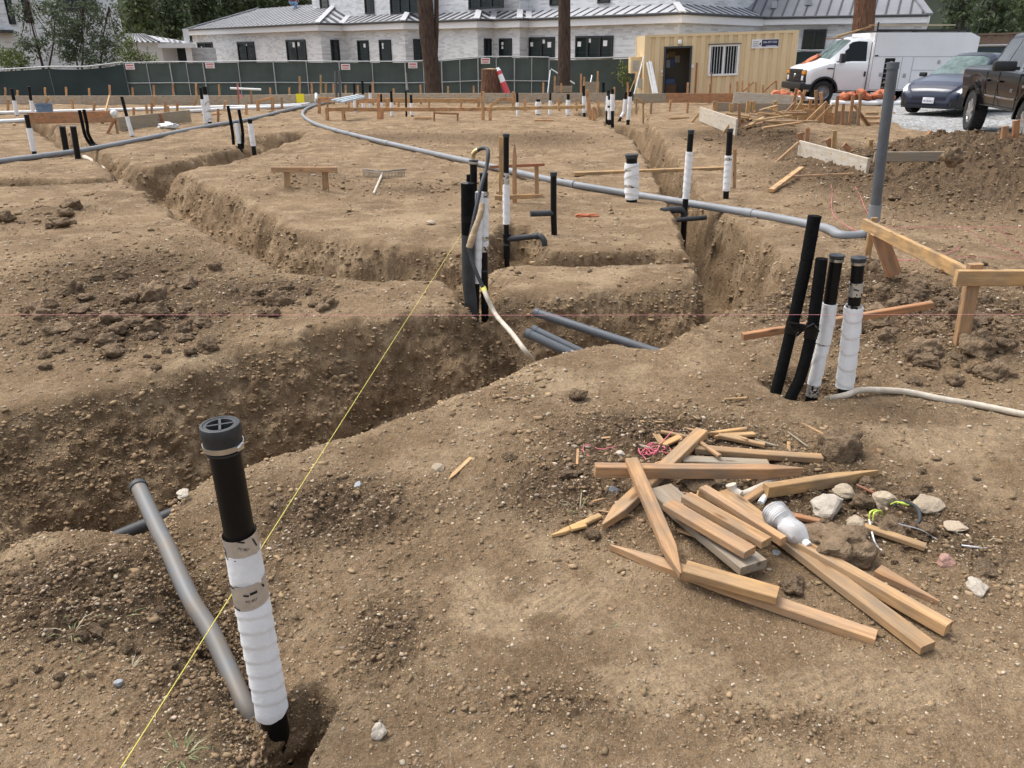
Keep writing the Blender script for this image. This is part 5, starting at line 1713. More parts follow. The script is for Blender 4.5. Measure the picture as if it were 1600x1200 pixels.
for x0, y0, x1, y1, lab in ((1081, 191, 1095, 175, 'brace at the left end of the form board by the timber heap'), (1129, 210, 1150, 184, 'brace at the right end of the form board by the timber heap')):
    stake(lab, x0, y0, x1, y1, GT(x0, y0).y, 'pine', .06)
stake('thick stake behind the form board by the timber heap', 1155, 208, 1155, 162, GT(1155, 208).y + .25, 'fir', .06)
stake('leaning stake behind the form board by the timber heap', 1168, 206, 1158, 186, GT(1165, 206).y + .1, 'fir', .07)
p0, p1 = GT(1099, 192), GT(1120, 200)
o = board('lumber_board', p0 + Vector((0, 0, .05)), p1 + Vector((0, 0, .05)), .1, .09, M['pine']); tag(o, 'short pale board on the ground in front of the form board', 'board')
rs = random.Random(21)
heapg = GT(1200, 203)
for i in range(26):
    x, y = rs.uniform(1162, 1236), rs.uniform(188, 206)
    g = GT(x, y); a = rs.gauss(0, .35); l = rs.uniform(.4, 1.1)
    d = Vector((math.cos(a), math.sin(a), 0)) * l / 2
    z = rs.uniform(.03, .32) * (1 - abs(x - 1200) / 60) + .03
    tl = Vector((0, 0, rs.uniform(-.08, .08)))
    o = board('scrap_board', g - d + tl + Vector((0, 0, z)), g + d - tl + Vector((0, 0, z)), .08, .035, M[rs.choice(['pine', 'dull', 'dull', 'pine'])])
    tag(o, 'loose board in the heap of scrap timber behind the second fresh mound', 'board', 'loose boards in the scrap timber heap')
YT = GT(1200, 180).y
vboard('grey wall of form boards behind the heap of scrap timber', ((1118, 170), (1240, 172)), YT + 1.2, 19, 'grey')
vboard('long pale form board at the feet of the white van', ((1146, 152), (1245, 158)), BY - 1.5, 16, 'pale')
vboard('white edged form board sloping down below the van bumper', ((1222, 150), (1262, 156)), 27.0, 4, 'pale')
for i, (x0, y0, x1, y1) in enumerate([(1117, 178, 1117, 158), (1142, 180, 1143, 162), (1167, 187, 1170, 158), (1178, 187, 1177, 158), (1213, 184, 1211, 158)]):
    stake(f'{ordl(i, 5)} of the thick pale posts of the grey form wall', x0, y0, x1, y1, YT + .9, 'pine', .12)
# plywood box form with many stakes
YX = GT(1290, 195).y
for a, c, hp, m, Y, lab in (((1229, 183), (1246, 182), 18, 'pine', YX, 'front face of the small plywood box by the timber heap'), ((1246.5, 182), (1256, 179), 16, 'dull', YX + .3, 'right face of the small plywood box by the timber heap'),
                            ((1240, 168), (1300, 173), 12, 'pine', YX + 1.3, 'rear plywood form panel in front of the van wheel'), ((1255, 178), (1302, 186), 18, 'pine', YX + .6, 'left plywood panel of the staked form'),
                            ((1302, 184), (1340, 184), 20, 'grey', YX + .7, 'grey middle panel of the staked form'), ((1240, 165), (1310, 165), 3, 'pine', YX + 1.0, 'pale top rail of the staked form')):
    vboard(lab, (a, c), Y, hp, m, .03, 'plywood_sheet', 'plywood')
row = [(1236, 178, 1245, 138), (1246, 176, 1258, 141), (1262, 186, 1267, 156), (1275, 168, 1275, 141), (1284, 170, 1283, 144), (1287, 200, 1291, 160), (1303, 202, 1309, 150), (1315, 200, 1318, 162), (1322, 203, 1318, 178), (1326, 202, 1333, 150), (1340, 200, 1345, 146)]
for i, (x0, y0, x1, y1) in enumerate(row):
    stake(f'{ordl(i, len(row))} of the upright stakes of the plywood form', x0, y0, x1, y1, YX + (.2 if y0 > 190 else .9), rs.choice(['stakewood', 'dull', 'fir']), .07, 'upright stakes of the plywood form')
row = [(1218, 186, 1243, 160), (1245, 172, 1253, 158), (1256, 194, 1292, 159), (1265, 199, 1300, 165), (1342, 178, 1358, 199), (1335, 165, 1360, 198), (1250, 144, 1257, 156)]
for i, (x0, y0, x1, y1) in enumerate(row):
    stake(f'{ordl(i, len(row))} of the diagonal braces of the plywood form', x0, y0, x1, y1, YX + (-.1 if i in (2, 3) else .5), rs.choice(['fir', 'dull', 'pine']), .06, 'diagonal braces of the plywood form', bury=.02)
for i in range(3):
    p0 = GT(1352 + i, 196 - 2.5 * i); p1 = GT(1378 - 2 * i, 196 - 2.5 * i)
    o = board('lumber_board', p0 + Vector((0, .1 * i, .06 + .07 * i)), p1 + Vector((0, .1 * i, .06 + .07 * i)), .12, .06, M['dull'])
    tag(o, ('lowest', 'middle', 'top')[i] + ' dark board of the small stack at the gravel edge', 'board')
# boards near spoil heap
vboard('long low grey form board behind the spoil heap', ((1366, 245), (1556, 244)), GT(1400, 252).y, 15, 'grey')
stake('lone reddish wedge stake in front of the pickup', 1441, 237, 1458, 206, GT(1441, 238).y + .5, 'fir', .13, bury=.02)
vboard('orange form board at the right border behind the spoil heap', ((1569, 228), (1680, 228)), GT(1570, 240).y, 19, 'pine')
for x0, y0, x1, y1, lab in ((1566, 232, 1571, 197, 'left stake of the right border form board'), (1585, 236, 1588, 188, 'middle stake of the right border form board'), (1562, 236, 1580, 212, 'slanting cleat of the right border form board')):
    stake(lab, x0, y0, x1, y1, GT(1570, 240).y - .1, 'fir', .075)
p0, p1 = GT(1204, 303), GT(1250, 276)
o = board('lumber_board', p0 + Vector((0, 0, .04)), p1 + Vector((0, 0, .12)), .075, .04, M['pine']); tag(o, 'short pale board slanting on the soil left of the slate riser', 'board')
p0, p1 = GT(1238, 285), GT(1332, 284)
o = board('lath', p0 + Vector((0, 0, .08)), p1 + Vector((0, 0, .10)), .03, .03, M['dull']); tag(o, 'thin lath on the soil below the cement stained form board', 'lath')

# more low stakes left standing over the far ground
row = [(12, 172, 155), (112, 170, 154), (148, 174, 160), (228, 176, 163), (262, 181, 166), (352, 172, 157), (385, 177, 163), (440, 168, 152), (512, 168, 150), (545, 166, 151), (624, 168, 153), (672, 167, 151), (722, 168, 152), (820, 172, 155), (873, 171, 154), (900, 172, 154), (935, 175, 156), (1018, 176, 158), (1048, 172, 156), (1075, 176, 160)]
for i, (x, y0, y1) in enumerate(row):
    stake(f'{ordl(i, len(row))} of the scattered low stakes on the far ground', x + rs.uniform(-2, 2), y0, x, y1, GT(x, y0 + 2).y, rs.choice(['stakewood', 'stakewood', 'dull']), .065, 'scattered low stakes on the far ground')
for i, (x, y, l, m_) in enumerate([(330, 180, 30, 'stakewood'), (432, 176, 24, 'dull'), (660, 186, 26, 'stakewood'), (850, 190, 30, 'stakewood'), (1060, 186, 34, 'pine'), (120, 186, 26, 'pine')]):
    g = GT(x, y); d = Vector((1, rs.uniform(-.5, .5), 0)).normalized() * px(l, g) / 2
    o = board('lumber_board', g - d + Vector((0, 0, .03)), g + d + Vector((0, 0, .03)), .09, .04, M[m_])
    tag(o, f'{ordl(i, 6)} of six loose boards lying flat on the far ground'.replace('of six', 'of the six') if False else ('loose board lying flat near the ' + ['silver wrapped pair', 'yellow card', 'low orange bench', 'squat white wrapped pipe', 'container doorway forms', 'blue tub'][i]), 'board')
# ------------------------------------------------------------------ background: house, fences, trees, container
M['brick'] = None


def brick():
    m = bpy.data.materials.new('white_washed_brick'); m.use_nodes = True
    nt = m.node_tree; N, L = nt.nodes, nt.links
    b = N['Principled BSDF']; b.inputs['Roughness'].default_value = .85
    g = N.new('ShaderNodeNewGeometry')
    # run the courses along the wall whatever its direction
    sx = N.new('ShaderNodeSeparateXYZ'); L.new(g.outputs['Position'], sx.inputs[0])
    a1 = N.new('ShaderNodeMath'); a1.operation = 'MULTIPLY_ADD'; a1.inputs[1].default_value = 1.35; L.new(sx.outputs[0], a1.inputs[0])
    a2 = N.new('ShaderNodeMath'); a2.operation = 'MULTIPLY'; a2.inputs[1].default_value = -.35; L.new(sx.outputs[1], a2.inputs[0]); L.new(a2.outputs[0], a1.inputs[2])
    cb = N.new('ShaderNodeCombineXYZ'); L.new(a1.outputs[0], cb.inputs[0]); L.new(sx.outputs[2], cb.inputs[1])
    t = N.new('ShaderNodeTexBrick'); L.new(cb.outputs[0], t.inputs[0])
    t.inputs['Scale'].default_value = 1; t.inputs['Brick Width'].default_value = .42; t.inputs['Row Height'].default_value = .095; t.inputs['Mortar Size'].default_value = .008
    t.inputs['Color1'].default_value = (.70, .71, .715, 1); t.inputs['Color2'].default_value = (.40, .405, .405, 1); t.inputs['Mortar'].default_value = (.66, .665, .67, 1)
    t.inputs['Bias'].default_value = -.35
    n = N.new('ShaderNodeTexNoise'); n.inputs['Scale'].default_value = 1.3; n.inputs['Detail'].default_value = 5
    L.new(g.outputs['Position'], n.inputs[0])
    r = N.new('ShaderNodeValToRGB'); r.color_ramp.elements[0].position = .3; r.color_ramp.elements[1].position = .6
    r.color_ramp.elements[0].color = (.93, .93, .925, 1); r.color_ramp.elements[1].color = (1.02, 1.02, 1.02, 1); L.new(n.outputs[0], r.inputs[0])
    x = N.new('ShaderNodeMix'); x.data_type = 'RGBA'; x.blend_type = 'MULTIPLY'; x.inputs[0].default_value = 1
    L.new(t.outputs[0], x.inputs[6]); L.new(r.outputs[0], x.inputs[7]); L.new(x.outputs[2], b.inputs['Base Color'])
    return m


M['brick'] = brick()
M['trim'] = mat('white_trim', (.80, .80, .80), .6, var=.05)
M['seam'] = mat('roof_metal', (.43, .435, .45), .85, 0, var=.12, vscale=.7, spec=.15)
M['wingroof'] = mat('grey_roof_metal', (.25, .255, .27), .85, 0, var=.12, vscale=.7, spec=.15)
M['hip'] = mat('pale_hip_flashing', (.5, .5, .51), .8, 0, var=.1, spec=.2)
M['seamdark'] = mat('roof_seam', (.045, .047, .05), .5)
M['winframe'] = mat('black_window_frame', (.012, .014, .015), .4)
m = mat('dark_glass', (.018, .032, .034), .06, spec=.6, vscale=.6, col2=(.010, .016, .017)); M['glass'] = m
M['sticker'] = mat('white_sticker', (.75, .75, .75), .6)
D1 = Vector((.69, -.724, 0)); D2 = Vector((.724, .69, 0))
ZE = 2.805


def go(q, d, xt):
    """walk from q along d until the picture column is xt"""
    k = (xt - 800) / F
    t = (k * zc(q) - q.x) / (d.x - k * d.y * CP)
    return q + d * t


def pix_plane(x, y, q, n):
    d = ray(x, y); o = Vector((0, 0, H))
    return o + d * ((q - o).dot(n) / d.dot(n))


def window(house, pxr, q, n, mull=1, stick=()):
    """pxr = x0, x1, ytop, ybot in photo pixels on the wall through q with outward normal n"""
    x0, x1, yt, yb = pxr
    xm, ym = (x0 + x1) / 2, (yt + yb) / 2
    l, r_ = pix_plane(x0, ym, q, n), pix_plane(x1, ym, q, n)
    zt, zb = pix_plane(xm, yt, q, n).z, pix_plane(xm, yb, q, n).z
    d = (r_ - l); d.z = 0; W = d.length; d.normalize()
    c = (l + r_) / 2; c.z = (zt + zb) / 2
    Mx = Matrix((d, -n, Vector((0, 0, 1)))).transposed()
    hh = zt - zb
    b = MB(); fw = min(.09, W * .12)
    c1 = c + n * .03
    for s in (-1, 1):
        b.box(c1 + Mx @ Vector((s * (W / 2 - fw / 2), 0, 0)), (fw, .09, hh), Mx)
        b.box(c1 + Mx @ Vector((0, 0, s * (hh / 2 - fw / 2))), (W - 2 * fw, .088, fw), Mx)
    for i in range(1, mull + 1):
        b.box(c1 + Mx @ Vector((-W / 2 + W * i / (mull + 1), 0, 0)), (fw * 1.3, .086, hh - 2 * fw), Mx)
    b.box(c1 + Mx @ Vector((0, .012, -hh * .22)), (W - 2 * fw, .02, .025), Mx)
    w = b.build('window', M['winframe'], house, world=True)
    pb = MB().box(c + n * .012, (W - fw, .02, hh - fw), Mx).build('pane', M['glass'], w, world=True)
    for (u, v, s) in stick:
        st = MB().box(c + n * .03 + Mx @ Vector((u * W / 2, 0, v * hh / 2)), (s, .012, s), Mx).build('sticker', M['sticker'], w, world=True)
    return w


def house():
    S = P(300, 56, 62.0); S.z = ZE
    path = [S]
    for d, x in ((D1, 500), (D2, 538), (D1, 632), (D2, 662), (D1, 746), (D2, 771), (D1, 812), (D2, 826), (D1, 1062)):
        path.append(go(path[-1], d, x))
    root = thing('brick_house', 'long white brick house with grey standing seam metal roof behind the green fence', 'house', (S.x, S.y, -.6))
    back = [S + D2 * 14] + path + [path[-1] + D2 * 9]
    N_ = len(back)
    # walls
    b = MB()
    for a, c in zip(back, back[1:]):
        b.add([(a.x, a.y, -.8), (c.x, c.y, -.8), (c.x, c.y, ZE + .15), (a.x, a.y, ZE + .15)], [(0, 1, 2, 3)])
    b.build('wall', M['brick'], root, world=True, fix=False)

    def outward(a, c):
        d = (c - a).normalized()
        return Vector((d.y, -d.x, 0))
    ns = [outward(a, c) for a, c in zip(back, back[1:])]

    def offset(dist, z):
        out = []
        for i in range(N_):
            if i == 0: n = ns[0]; q = back[0] + n * dist
            elif i == N_ - 1: n = ns[-1]; q = back[-1] + n * dist
            else:
                m_ = ns[i - 1] + ns[i]
                q = back[i] + m_ * (dist * 1 / (1 + ns[i - 1].dot(ns[i])))
            out.append(Vector((q.x, q.y, z)))
        return out
    # fascia and gutter
    f0, f1 = offset(.28, ZE + .02), offset(.28, ZE + .34)
    fi = offset(-.05, ZE + .02)
    b = MB()
    for i in range(N_ - 1):
        b.add([f0[i], f0[i + 1], f1[i + 1], f1[i]], [(0, 1, 2, 3)])
        b.add([fi[i], fi[i + 1], f0[i + 1], f0[i]], [(0, 1, 2, 3)])
    b.build('fascia', M['trim'], root, world=True)
    g0 = offset(.36, ZE + .38)
    b = MB()
    for i in range(N_ - 1):
        b.tube([g0[i], g0[i + 1]], .06, 6)
    b.build('gutter', M['seamdark'], root, world=True)
    # lean-to roofs with standing seams
    SL = .35
    runs = [4.0 if i < 3 else 1.35 for i in range(N_ - 1)]
    e0 = offset(.38, ZE + .36)
    tops = {r_: offset(-r_ + .38, ZE + .36 + r_ * SL) for r_ in set(runs)}
    rb, sb, hips = MB(), MB(), []
    for i in range(N_ - 1):
        run = runs[i]; rise = run * SL; e1 = tops[run]
        a, c, c2, a2 = e0[i], e0[i + 1], e1[i + 1], e1[i]
        rb.add([a, c, c2, a2], [(0, 1, 2, 3)])
        L_ = (c - a).length; d = (c - a).normalized(); n = -ns[i]
        up = (n * run + Vector((0, 0, rise)))
        PT = .62; k = int(L_ / PT)
        sa, sc = (a2 - a).dot(d), (c2 - c).dot(d)
        for j in range(-12, k + 12):
            t = (j + .5) * PT
            # clip the rib to the trapezoid
            lo, hi = 0.0, 1.0
            # left edge: t >= sa*u ; right edge: t <= L+sc*u
            if sa > 1e-6: hi = min(hi, t / sa)
            elif sa < -1e-6: lo = max(lo, t / sa) if t < 0 else lo
            elif t < 0: continue
            if sc < -1e-6: hi = min(hi, (L_ - t) / -sc)
            elif sc > 1e-6: lo = max(lo, (t - L_) / sc) if t > L_ else lo
            elif t > L_: continue
            if t < 0 and sa >= 0: continue
            if hi - lo < .05: continue
            p0 = a + d * t + up * lo; p1 = a + d * t + up * hi
            sb.beam(p0 + Vector((0, 0, .012)), p1 + Vector((0, 0, .012)), .24 if i < 9 else .10, .03)  # broad dark ribs: seams with their shadow lines painted in
        if 0 < i:
            hips.append((a + Vector((0, 0, .06)), a2 + Vector((0, 0, .06))))
    ro = rb.build('roof', M['seam'], root, world=True)
    q = sb.build('roof_seam', M['seamdark'], ro, world=True); q['kind'] = 'stuff'
    for a, c in hips: MB().beam(a, c, .30, .06).build('hip_cap', M['hip'], ro, world=True)
    # flat cap of the first wing and the upper storey
    t = offset(-1.35 + .38 - .02, ZE + .36 + 1.35 * SL)
    t[3] = go(t[3], -D1, 490)
    b = MB()
    for i in range(3, N_ - 1):
        a, c = t[i], t[i + 1]
        b.add([(a.x, a.y, a.z - .3), (c.x, c.y, c.z - .3), (c.x, c.y, 9.0), (a.x, a.y, 9.0)], [(0, 1, 2, 3)])
    a = t[3]; c = a + (D2 * 12)
    b.add([(a.x, a.y, a.z - .3), (c.x, c.y, c.z - .3), (c.x, c.y, 9.0), (a.x, a.y, 9.0)], [(0, 1, 2, 3)])
    b.build('upper_wall', M['brick'], root, world=True, fix=False)
    t4 = tops[4.0]
    MB().add([t4[0], t4[1], t4[2], t4[2] + D2 * 3, t4[1] + D2 * 12], [(0, 1, 2, 3, 4)]).build('roof_deck', M['seam'], root, world=True)
    st = lambda *k: k
    P_ = path
    nA, nB = outward(P_[0], P_[1]), outward(P_[1], P_[2])
    for pxr, qi, n, mu, sk in [((311, 334, 66, 97), 0, nA, 1, ((-.5, .5, .12),)), ((373, 399, 65, 98), 0, nA, 1, ((.1, .7, .12),)), ((449, 479, 62, 97), 0, nA, 1, ((-.2, .55, .28), (.3, .6, .22))),
                               ((517, 530, 62, 97), 1, nB, 0, ()), ((560, 577, 63, 99), 2, nA, 0, ((.3, .55, .2),)), ((594, 612, 62, 99), 2, nA, 0, ((-.4, .6, .14), (-.4, .35, .12))),
                               ((646, 660, 61, 96), 3, nB, 0, ()), ((756, 767, 60, 92), 5, nB, 0, ()), ((781, 800, 60, 92), 6, nA, 0, ((-.5, .5, .14), (-.5, .1, .12))),
                               ((827.5, 867, 58, 92), 8, nA, 1, ((-.8, .35, .2), (.15, .6, .18), (.6, .3, .25))), ((900, 958, 56, 92), 8, nA, 2, ((-.8, .3, .22), (-.25, .6, .18), (.6, .35, .24)))]:
        window(root, pxr, P_[qi] if qi else P_[0], n, mu, sk)
    # upper windows
    U = t
    def seg_n(i): return outward(U[i], U[i + 1])
    for pxr, i, mu, sk in [((500, 513, -22, 14), 3, 0, ()), ((570, 584, -30, 22), 3, 0, ()), ((610, 654, -30, 22), 3, 2, ((-.1, .3, .25),)), ((733, 787, -28, 14), 5, 2, ((-.5, .4, .3),)), ((860, 874, -20, 9), 9, 0, ((.3, .2, .3),)), ((935, 954, -20, 5), 9, 0, ())]:
        i = min(i, N_ - 2)
        window(root, pxr, U[i], seg_n(i), mu, sk)
    # small pipes and fittings on roof and wall
    return root, path


HR, HP = house()


def big_wing():
    Y0 = 42.5
    a = P(1066, 30.5, Y0)
    ze = a.z
    d = Vector((.90, -.435, 0)).normalized()
    c = go(a, d, 1452)
    n = Vector((-d.y, d.x, 0)); n = n if n.y > 0 else -n
    root = thing('house_wing', 'right wing of the white brick house with big sloping metal roof behind the van', 'house', (a.x, a.y, -.6))
    b = MB()
    for q0, q1 in ((a + n * .5, c + n * .5), (c + n * .5, c + n * 12), (a + n * 12, a + n * .5)):
        b.add([(q0.x, q0.y, -.8), (q1.x, q1.y, -.8), (q1.x, q1.y, ze), (q0.x, q0.y, ze)], [(0, 1, 2, 3)])
    b.build('wall', M['brick'], root, world=True, fix=False)
    b = MB()
    b.beam(a + n * .05 + Vector((0, 0, -.16)), c + n * .05 + Vector((0, 0, -.16)), .1, .28)
    b.beam(c + Vector((0, 0, -.16)), c + n * 12 + Vector((0, 0, -.16)), .1, .28)
    b.build('fascia', M['trim'], root, world=True)
    MB().tube([a - n * .05, c - n * .05], .06, 6).build('gutter', M['seamdark'], root, world=True)
    run, rise = 8.0, 4.2
    up = n * run + Vector((0, 0, rise))
    A, C = a + d * 2.5 + up, c - d * 3.5 + up
    ro = MB().add([a, c, C, A], [(0, 1, 2, 3)]).add([c, c + n * 14, C + n * 2, C], [(0, 1, 2, 3)]).build('roof', M['wingroof'], root, world=True)
    sb = MB(); L_ = (c - a).length
    for j in range(int(L_ / .5)):
        t = (j + .5) * .5
        lo, hi = 0, 1
        hi = min(1, t / 2.5, (L_ - t) / 3.5)
        if hi < .05: continue
        sb.beam(a + d * t + up * lo + Vector((0, 0, .03)), a + d * t + up * hi + Vector((0, 0, .03)), .06, .06)
    q = sb.build('roof_seam', M['seamdark'], ro, world=True)
    for u, v_ in ((c, C), (a, A)): MB().beam(u + Vector((0, 0, .05)), v_ + Vector((0, 0, .05)), .3, .08).build('hip_cap', M['wingroof'], ro, world=True)
    # two snow stops and vent boxes on the roof
    for x, y in ((1208, 13), (1262, 8), (1095, 15), (1172, 3)):
        nn = n.cross(d).normalized(); pn = d.cross(up).normalized()
        w_ = pix_plane(x, y, a, pn)
        q = MB().box(w_ + Vector((0, 0, .15)), (.25, .25, .3)).build('roof_vent', M['seam'], ro, world=True)
    pw = a + n * .5
    window(root, (1254, 1290, 46, 80), pw, -n, 1)
    return root, a, c, n, d


WR, WA, WC, WN, WD = big_wing()

# white house at the left border
def left_house():
    Y = 43.5
    root = thing('white_house', 'tall white house at the left border partly hidden by wispy trees', 'house', P(90, 110, Y))
    l, r_ = P(-260, 50, Y), P(188, 30, Y)
    b = MB()
    zt = 9.0
    b.add([(l.x, Y, -1), (r_.x, Y, -1), (r_.x, Y, zt), (l.x, Y, zt)], [(0, 1, 2, 3)])
    b.add([(r_.x, Y, -1), (r_.x - 9, Y + 11, -1), (r_.x - 9, Y + 11, zt), (r_.x, Y, zt)], [(0, 1, 2, 3)])
    b.build('wall', M['brick'], root, world=True, fix=False)
    rf = MB().prism([(l.x, Y - .3), (r_.x + .3, Y - .3), (r_.x - 9, Y + 11), (l.x - 9, Y + 11)], 'z', zt, zt + .3).build('roof', M['seam'], root, world=True)
    q = MB().box((r_.x - .06, Y - .04, 4), (.12, .1, 10)).build('downpipe', M['trim'], root, world=True)
    n = Vector((0, -1, 0))
    window(root, (8, 18, -30, 38), Vector((0, Y, 0)), n, 0)
    window(root, (34, 46, -30, 36), Vector((0, Y, 0)), n, 0)
    window(root, (88, 148, -40, 18), Vector((0, Y, 0)), n, 2)
    MB().box(P(-5, 49, Y - .5), (1.1, 1, .14)).build('canopy', M['seamdark'], root, world=True)


left_house()


def outbuilding():
    Y = 54.0
    root = thing('pool_house', 'small low white outbuilding with metal roof and open porch left of the brick house', 'building', P(245, 110, Y))
    W = lambda x, y, dy=0: P(x, y, Y + dy)
    l, m_, r_ = W(180, 66), W(251, 66), W(303, 72)
    zt = l.z
    b = MB()
    b.box(((l.x + m_.x) / 2, Y + 2, zt / 2 - .5), (m_.x - l.x, 4, zt + 1)).build('wall', M['trim'], root, world=True)
    zp = W(270, 74).z
    MB().box(((m_.x + r_.x) / 2 + .02, Y + 3.2, zp / 2 - .5), (r_.x - m_.x, 1.2, zp + 1)).build('porch_wall', M['brick'], root, world=True)
    MB().box(((m_.x + r_.x) / 2 + .03, Y - .2, zp + .1), (r_.x - m_.x + .2, .3, .28)).build('porch_beam', M['trim'], root, world=True)
    MB().box(W(296, 88), (.28, .28, 3.2)).build('column', M['trim'], root, world=True)
    fr = MB().box(W(284, 86, 2.5), (.9, .1, 1.4)).build('window', M['fir'], root, world=True)
    q = MB().box(W(284, 86, 2.44), (.65, .04, 1.1)).build('pane', M['glass'], fr, world=True)
    # roofs
    a, c = W(176, 66, -.4), W(253, 66, -.4); tp0, tp1 = W(196, 54, 3), W(226, 54, 3)
    rb = MB().add([a, c, tp1, tp0], [(0, 1, 2, 3)]).add([c, c + Vector((0, 6, 0)), tp1], [(0, 1, 2)])
    a2, c2 = W(250, 71, -.3), W(306, 71, -.3); t2, t3 = W(240, 57, 3.5), W(303, 68.5, 3.5)
    rb.add([a2, c2, t3, t2], [(0, 1, 2, 3)])
    ro = rb.build('roof', M['seam'], root, world=True)
    sb = MB()
    for i in range(9):
        t = (i + .5) / 9
        sb.beam(a.lerp(c, t) + Vector((0, 0, .04)), tp0.lerp(tp1, t) + Vector((0, 0, .04)), .12, .06)
    for i in range(7):
        t = (i + .5) / 7
        sb.beam(a2.lerp(c2, t) + Vector((0, 0, .04)), t2.lerp(t3, t) + Vector((0, 0, .04)), .12, .06)
    q = sb.build('roof_seam', M['seamdark'], ro, world=True)


outbuilding()

# worker crouching on the ridge
def worker():
    base = P(456, 13.5, 57)
    root = thing('person', 'worker in red shirt and blue jeans crouching on the left roof ridge', 'person', base)
    s = 1.0
    bm = bmesh.new()
    J = {'pel': (0, 0, .32), 'bel': (.03, -.03, .48), 'che': (.12, -.08, .68), 'nek': (.2, -.1, .86), 'hea': (.26, -.12, .98), 'top': (.28, -.12, 1.1),
         'ls': (.14, -.27, .76), 'le': (.3, -.36, .55), 'lh': (.48, -.34, .42), 'rs': (.14, .11, .76), 're': (.3, .2, .55), 'rh': (.5, .14, .42),
         'lhip': (.0, -.12, .3), 'lk': (.38, -.2, .38), 'lf': (.22, -.2, .04), 'lt': (.4, -.22, .02), 'rhip': (0, .12, .3), 'rk': (.38, .16, .4), 'rf': (.2, .16, .04), 'rt': (.4, .18, .02)}
    Rr = {'pel': .17, 'bel': .16, 'che': .18, 'nek': .07, 'hea': .1, 'top': .08, 'ls': .08, 'le': .06, 'lh': .045, 'rs': .08, 're': .06, 'rh': .045, 'lhip': .12, 'lk': .085, 'lf': .06, 'lt': .05, 'rhip': .12, 'rk': .085, 'rf': .06, 'rt': .05}
    E = [('pel', 'bel'), ('bel', 'che'), ('che', 'nek'), ('nek', 'hea'), ('hea', 'top'), ('che', 'ls'), ('ls', 'le'), ('le', 'lh'), ('che', 'rs'), ('rs', 're'), ('re', 'rh'), ('pel', 'lhip'), ('lhip', 'lk'), ('lk', 'lf'), ('lf', 'lt'), ('pel', 'rhip'), ('rhip', 'rk'), ('rk', 'rf'), ('rf', 'rt')]
    names = list(J)
    me = bpy.data.meshes.new('body')
    me.from_pydata([Vector(J[k]) for k in names], [(names.index(a), names.index(c)) for a, c in E], [])
    o = bpy.data.objects.new('body', me); COL.objects.link(o)
    sk = o.modifiers.new('skin', 'SKIN'); ss = o.modifiers.new('sub', 'SUBSURF'); ss.levels = 1; ss.render_levels = 1
    for i, k in enumerate(names):
        me.skin_vertices[0].data[i].radius = (Rr[k], Rr[k]); me.skin_vertices[0].data[i].use_root = (k == 'pel')
    dg = bpy.context.evaluated_depsgraph_get()
    m2 = bpy.data.meshes.new_from_object(o.evaluated_get(dg))
    bpy.data.objects.remove(o)
    mats = [mat('red_shirt', (.28, .05, .05), .9, var=.3), mat('blue_jeans', (.22, .34, .52), .9, var=.2), mat('skin_tone', (.35, .2, .14), .6), mat('dark_hair', (.02, .015, .012), .7)]
    m2.materials.clear()
    for m in mats: m2.materials.append(m)
    for p in m2.polygons:
        c = p.center
        if c.z > 1.03 or (c.z > .95 and c.x < .2): p.material_index = 3
        elif c.z > .87: p.material_index = 2
        elif c.x > .4 and .36 < c.z < .5 and abs(c.y) > .05 and c.y * c.y < .2 and c.x > .44: p.material_index = 2
        elif c.z < .44 and not (c.x > .25 and c.z > .5): p.material_index = 1
        else: p.material_index = 0
        p.use_smooth = True
    m2.name = 'body'
    link('body', m2, root)
    return root


worker()

# ------------------------------------------------------------------ green screened fence
M['screen'] = mat('green_windscreen', (.030, .045, .045), .75, var=.25, vscale=.6, bump=.15, bscale=5, spec=.3)
M['screen2'] = mat('green_windscreen_pale', (.075, .098, .090), .75, var=.22, vscale=.9, bump=.15, bscale=5, spec=.3)
M['galv'] = mat('galvanised_tube', (.42, .44, .44), .4, .5, var=.15, vscale=8)
M['signwhite'] = mat('sign_white', (.75, .74, .73), .5)
M['signred'] = mat('sign_red', (.55, .06, .07), .5)


